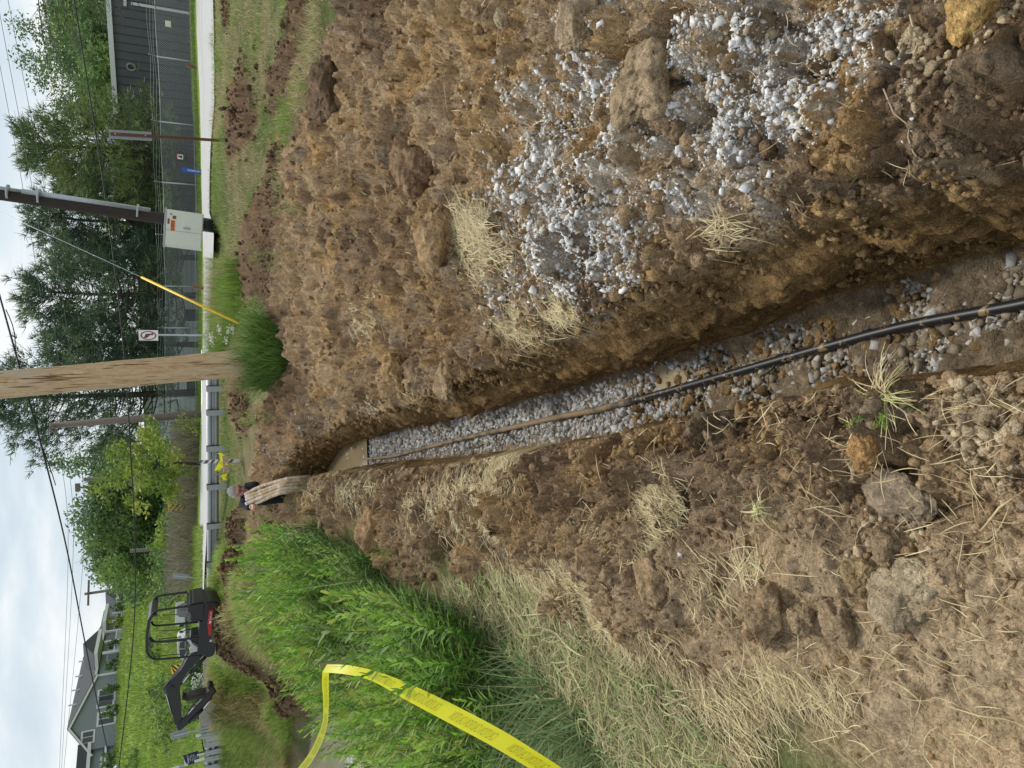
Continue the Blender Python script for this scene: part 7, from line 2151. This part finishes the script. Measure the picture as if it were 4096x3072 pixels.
rm = bo.modifiers.new("r", 'REMESH'); rm.mode = 'VOXEL'; rm.voxel_size = .0065; rm.use_smooth_shade = True
sm_ = bo.modifiers.new("s", 'SMOOTH'); sm_.factor = .4; sm_.iterations = 2
dg = bpy.context.evaluated_depsgraph_get(); me2 = bpy.data.meshes.new_from_object(bo.evaluated_get(dg))
bpy.data.objects.remove(bo)
me2.materials.clear(); me2.materials.append(M_SKIN); me2.name = "body"
link(bpy.data.objects.new("body", me2), man)
# clothes
sh_ = skin_mesh([[(L3(pelv), .15), (L3(pelv.lerp(chest, .5)), .147), (L3(chest), .168), (L3(chest.lerp(neck, .68)), .125), (L3(chest.lerp(neck, .93)), .068)],
                 [3, (L3(shR), .082), (L3(shR.lerp(elR, .5)), .070), (L3(shR.lerp(elR, .98)), .064)],
                 [3, (L3(shL), .082), (L3(shL.lerp(elL, .5)), .068), (L3(elL), .060), (L3(elL.lerp(wrL, .35)), .052)]], "shirt")
sh_.materials.clear(); sh_.materials.append(M_SHIRT); link(bpy.data.objects.new("shirt", sh_), man)
tr_ = skin_mesh([[(L3(pelv), .152), (L3(hipR), .10), (L3(kR), .078), (L3(fR), .06)], [0, (L3(hipL), .10), (L3(kL), .078), (L3(fL), .06)]], "trousers")
tr_.materials.clear(); tr_.materials.append(M_JEAN); link(bpy.data.objects.new("trousers", tr_), man)
for f_ in (fR, fL):
    mb = MB(); mb.box(Vector(L3(f_)) + Vector((0, -.06, -.01)), (.10, .27, .09), bev=.03); mb.build("boot", mat("boot_leather", (.05, .035, .025), rough=.8), man)
hb2 = bmesh.new(); vs_ = []
V_ = []
for v in ICO4_V:
    x, y, z = v
    k = sstep(-.10, .12, np.array(z - .30 + .62 * (-y) * (1 if y < 0 else .95)))
    k = float(sstep(-.02, .10, np.array(z * .95 + y * .72 - .12)))
    n_ = .016 * float(fbm(np.array([x * 5.0]), np.array([y * 5 + z * 3]), 1.2, 3, 7)[0])
    p = hv(v) * (1.0 + (.13 + n_ * 4) * k) if k > .02 else hv(v) * .93
    V_.append(Vector(L3(head)) + HM @ Vector(p))
_hr = []
for v in ICO4_V[::1]:
    x, y, z = v
    if z * .95 + y * .72 - .12 < .04: continue
    for _ in range(2):
        p = Vector(hv(np.array(v) + rng.normal(size=3) * .04)) * 1.10; d = Vector((x * .4, .5 + y * .4, .15 + z * .5)) + Vector(rng.normal(size=3) * .35)
        _hr.append([p, p + d.normalized() * .012, p + d.normalized() * .024 + Vector((0, .006, -.006))])
_hp = np.array([[list(Vector(L3(head)) + HM @ q) for q in h] for h in _hr])
_sd = rng.normal(size=(len(_hp), 3)); _sd /= np.linalg.norm(_sd, axis=1)[:, None]
V, fs, k = ribbons(_hp, np.full((len(_hp), 3), .004), _sd)
npmesh("hair_strands", V, fs, M_STRAW, man, col=rep(pcol(len(_hp), [(.50, .47, .42), (.36, .34, .31), (.60, .57, .52)]), k))
npmesh("hair", np.array([list(v) for v in V_]), [ICO4_F], M_HAIR, man, smooth=True)
gl = MB()
for s_1 in (-1, 1):
    gl.tube([Vector(L3(head)) + HM @ Vector((s_1 * .034 + .026 * math.cos(a), -.106, .016 + .019 * math.sin(a))) for a in np.linspace(0, 6.283, 13)], .0035, 5)
    gl.tube([Vector(L3(head)) + HM @ Vector((s_1 * .060, -.104, .02)), Vector(L3(head)) + HM @ Vector((s_1 * .079, .0, .02))], .0032, 5)
gl.tube([Vector(L3(head)) + HM @ Vector((-.010, -.108, .02)), Vector(L3(head)) + HM @ Vector((.010, -.108, .02))], .0032, 5)
gl.build("glasses", M_BK, man)
for s_1 in (-1, 1):
    e = MB(); e.box((0, 0, 0), (.024, .012, .010), bev=.004); eo = e.build("eye", mat("eye_dark", (.05, .04, .035), rough=.3) if s_1 < 0 else bpy.data.materials["eye_dark"], man)
    eo.matrix_parent_inverse = Matrix.Identity(4); eo.location = Vector(L3(head)) + HM @ Vector((s_1 * .034, -.094, .014)); eo.rotation_euler = HM.to_euler()
mb = MB(); mb.tube([Vector(L3(head)) + HM @ Vector((x, -.098 - .004 * (1 - (x / .022) ** 2), -.062)) for x in (-.024, -.012, 0, .012, .024)], .0045, 6); mb.build("mouth", mat("lip", (.33, .12, .10), rough=.5), man)
# ------------------------------------------------------------------ sky and light
SUN_EL, SUN_AZ = R_(58), R_(12)          # azimuth from +Y towards +X
w = bpy.data.worlds.new("World"); scene.world = w; w.use_nodes = True
nt = w.node_tree; N = nt.nodes; L = nt.links
bg = N["Background"]
sky = N.new("ShaderNodeTexSky"); sky.sky_type = 'NISHITA'; sky.sun_disc = False
sky.sun_elevation = SUN_EL; sky.sun_rotation = SUN_AZ; sky.dust_density = 2.5; sky.air_density = 1.2
tc = N.new("ShaderNodeTexCoord")
mp = N.new("ShaderNodeMapping"); mp.inputs["Scale"].default_value = (1, 1, 3.2); mp.inputs["Location"].default_value = (.7, .2, .15)
nz = N.new("ShaderNodeTexNoise"); nz.inputs["Scale"].default_value = 4.2; nz.inputs["Detail"].default_value = 7; nz.inputs["Roughness"].default_value = .52
nz.inputs["Distortion"].default_value = .35
rp = N.new("ShaderNodeValToRGB"); rp.color_ramp.elements[0].position = .40; rp.color_ramp.elements[1].position = .60
rp.color_ramp.elements[0].color = (3.9, 4.5, 5.0, 1); rp.color_ramp.elements[1].color = (5.9, 6.0, 6.05, 1)
e = rp.color_ramp.elements.new(.5); e.color = (4.6, 5.1, 5.45, 1)
mx = N.new("ShaderNodeMix"); mx.data_type = 'RGBA'; mx.inputs["Factor"].default_value = .88
L.new(tc.outputs["Generated"], mp.inputs["Vector"]); L.new(mp.outputs["Vector"], nz.inputs["Vector"]); L.new(nz.outputs["Fac"], rp.inputs["Fac"])
L.new(sky.outputs["Color"], mx.inputs["A"]); L.new(rp.outputs["Color"], mx.inputs["B"])
L.new(mx.outputs["Result"], bg.inputs["Color"]); bg.inputs["Strength"].default_value = .1
sd = bpy.data.lights.new("sun", 'SUN'); sd.energy = 1.5; sd.angle = R_(10); sd.color = (1, .95, .86)
so = bpy.data.objects.new("sun", sd); link(so)
dv = Vector((math.sin(SUN_AZ) * math.cos(SUN_EL), math.cos(SUN_AZ) * math.cos(SUN_EL), math.sin(SUN_EL)))
so.rotation_euler = dv.to_track_quat('Z', 'Y').to_euler()
scene.view_settings.view_transform = 'Standard'; scene.view_settings.look = 'None'
scene.view_settings.exposure = 0.72; scene.view_settings.gamma = 1.0
scene.cycles.max_bounces = 6; scene.cycles.transparent_max_bounces = 16; scene.cycles.diffuse_bounces = 3
scene.cycles.use_denoising = True
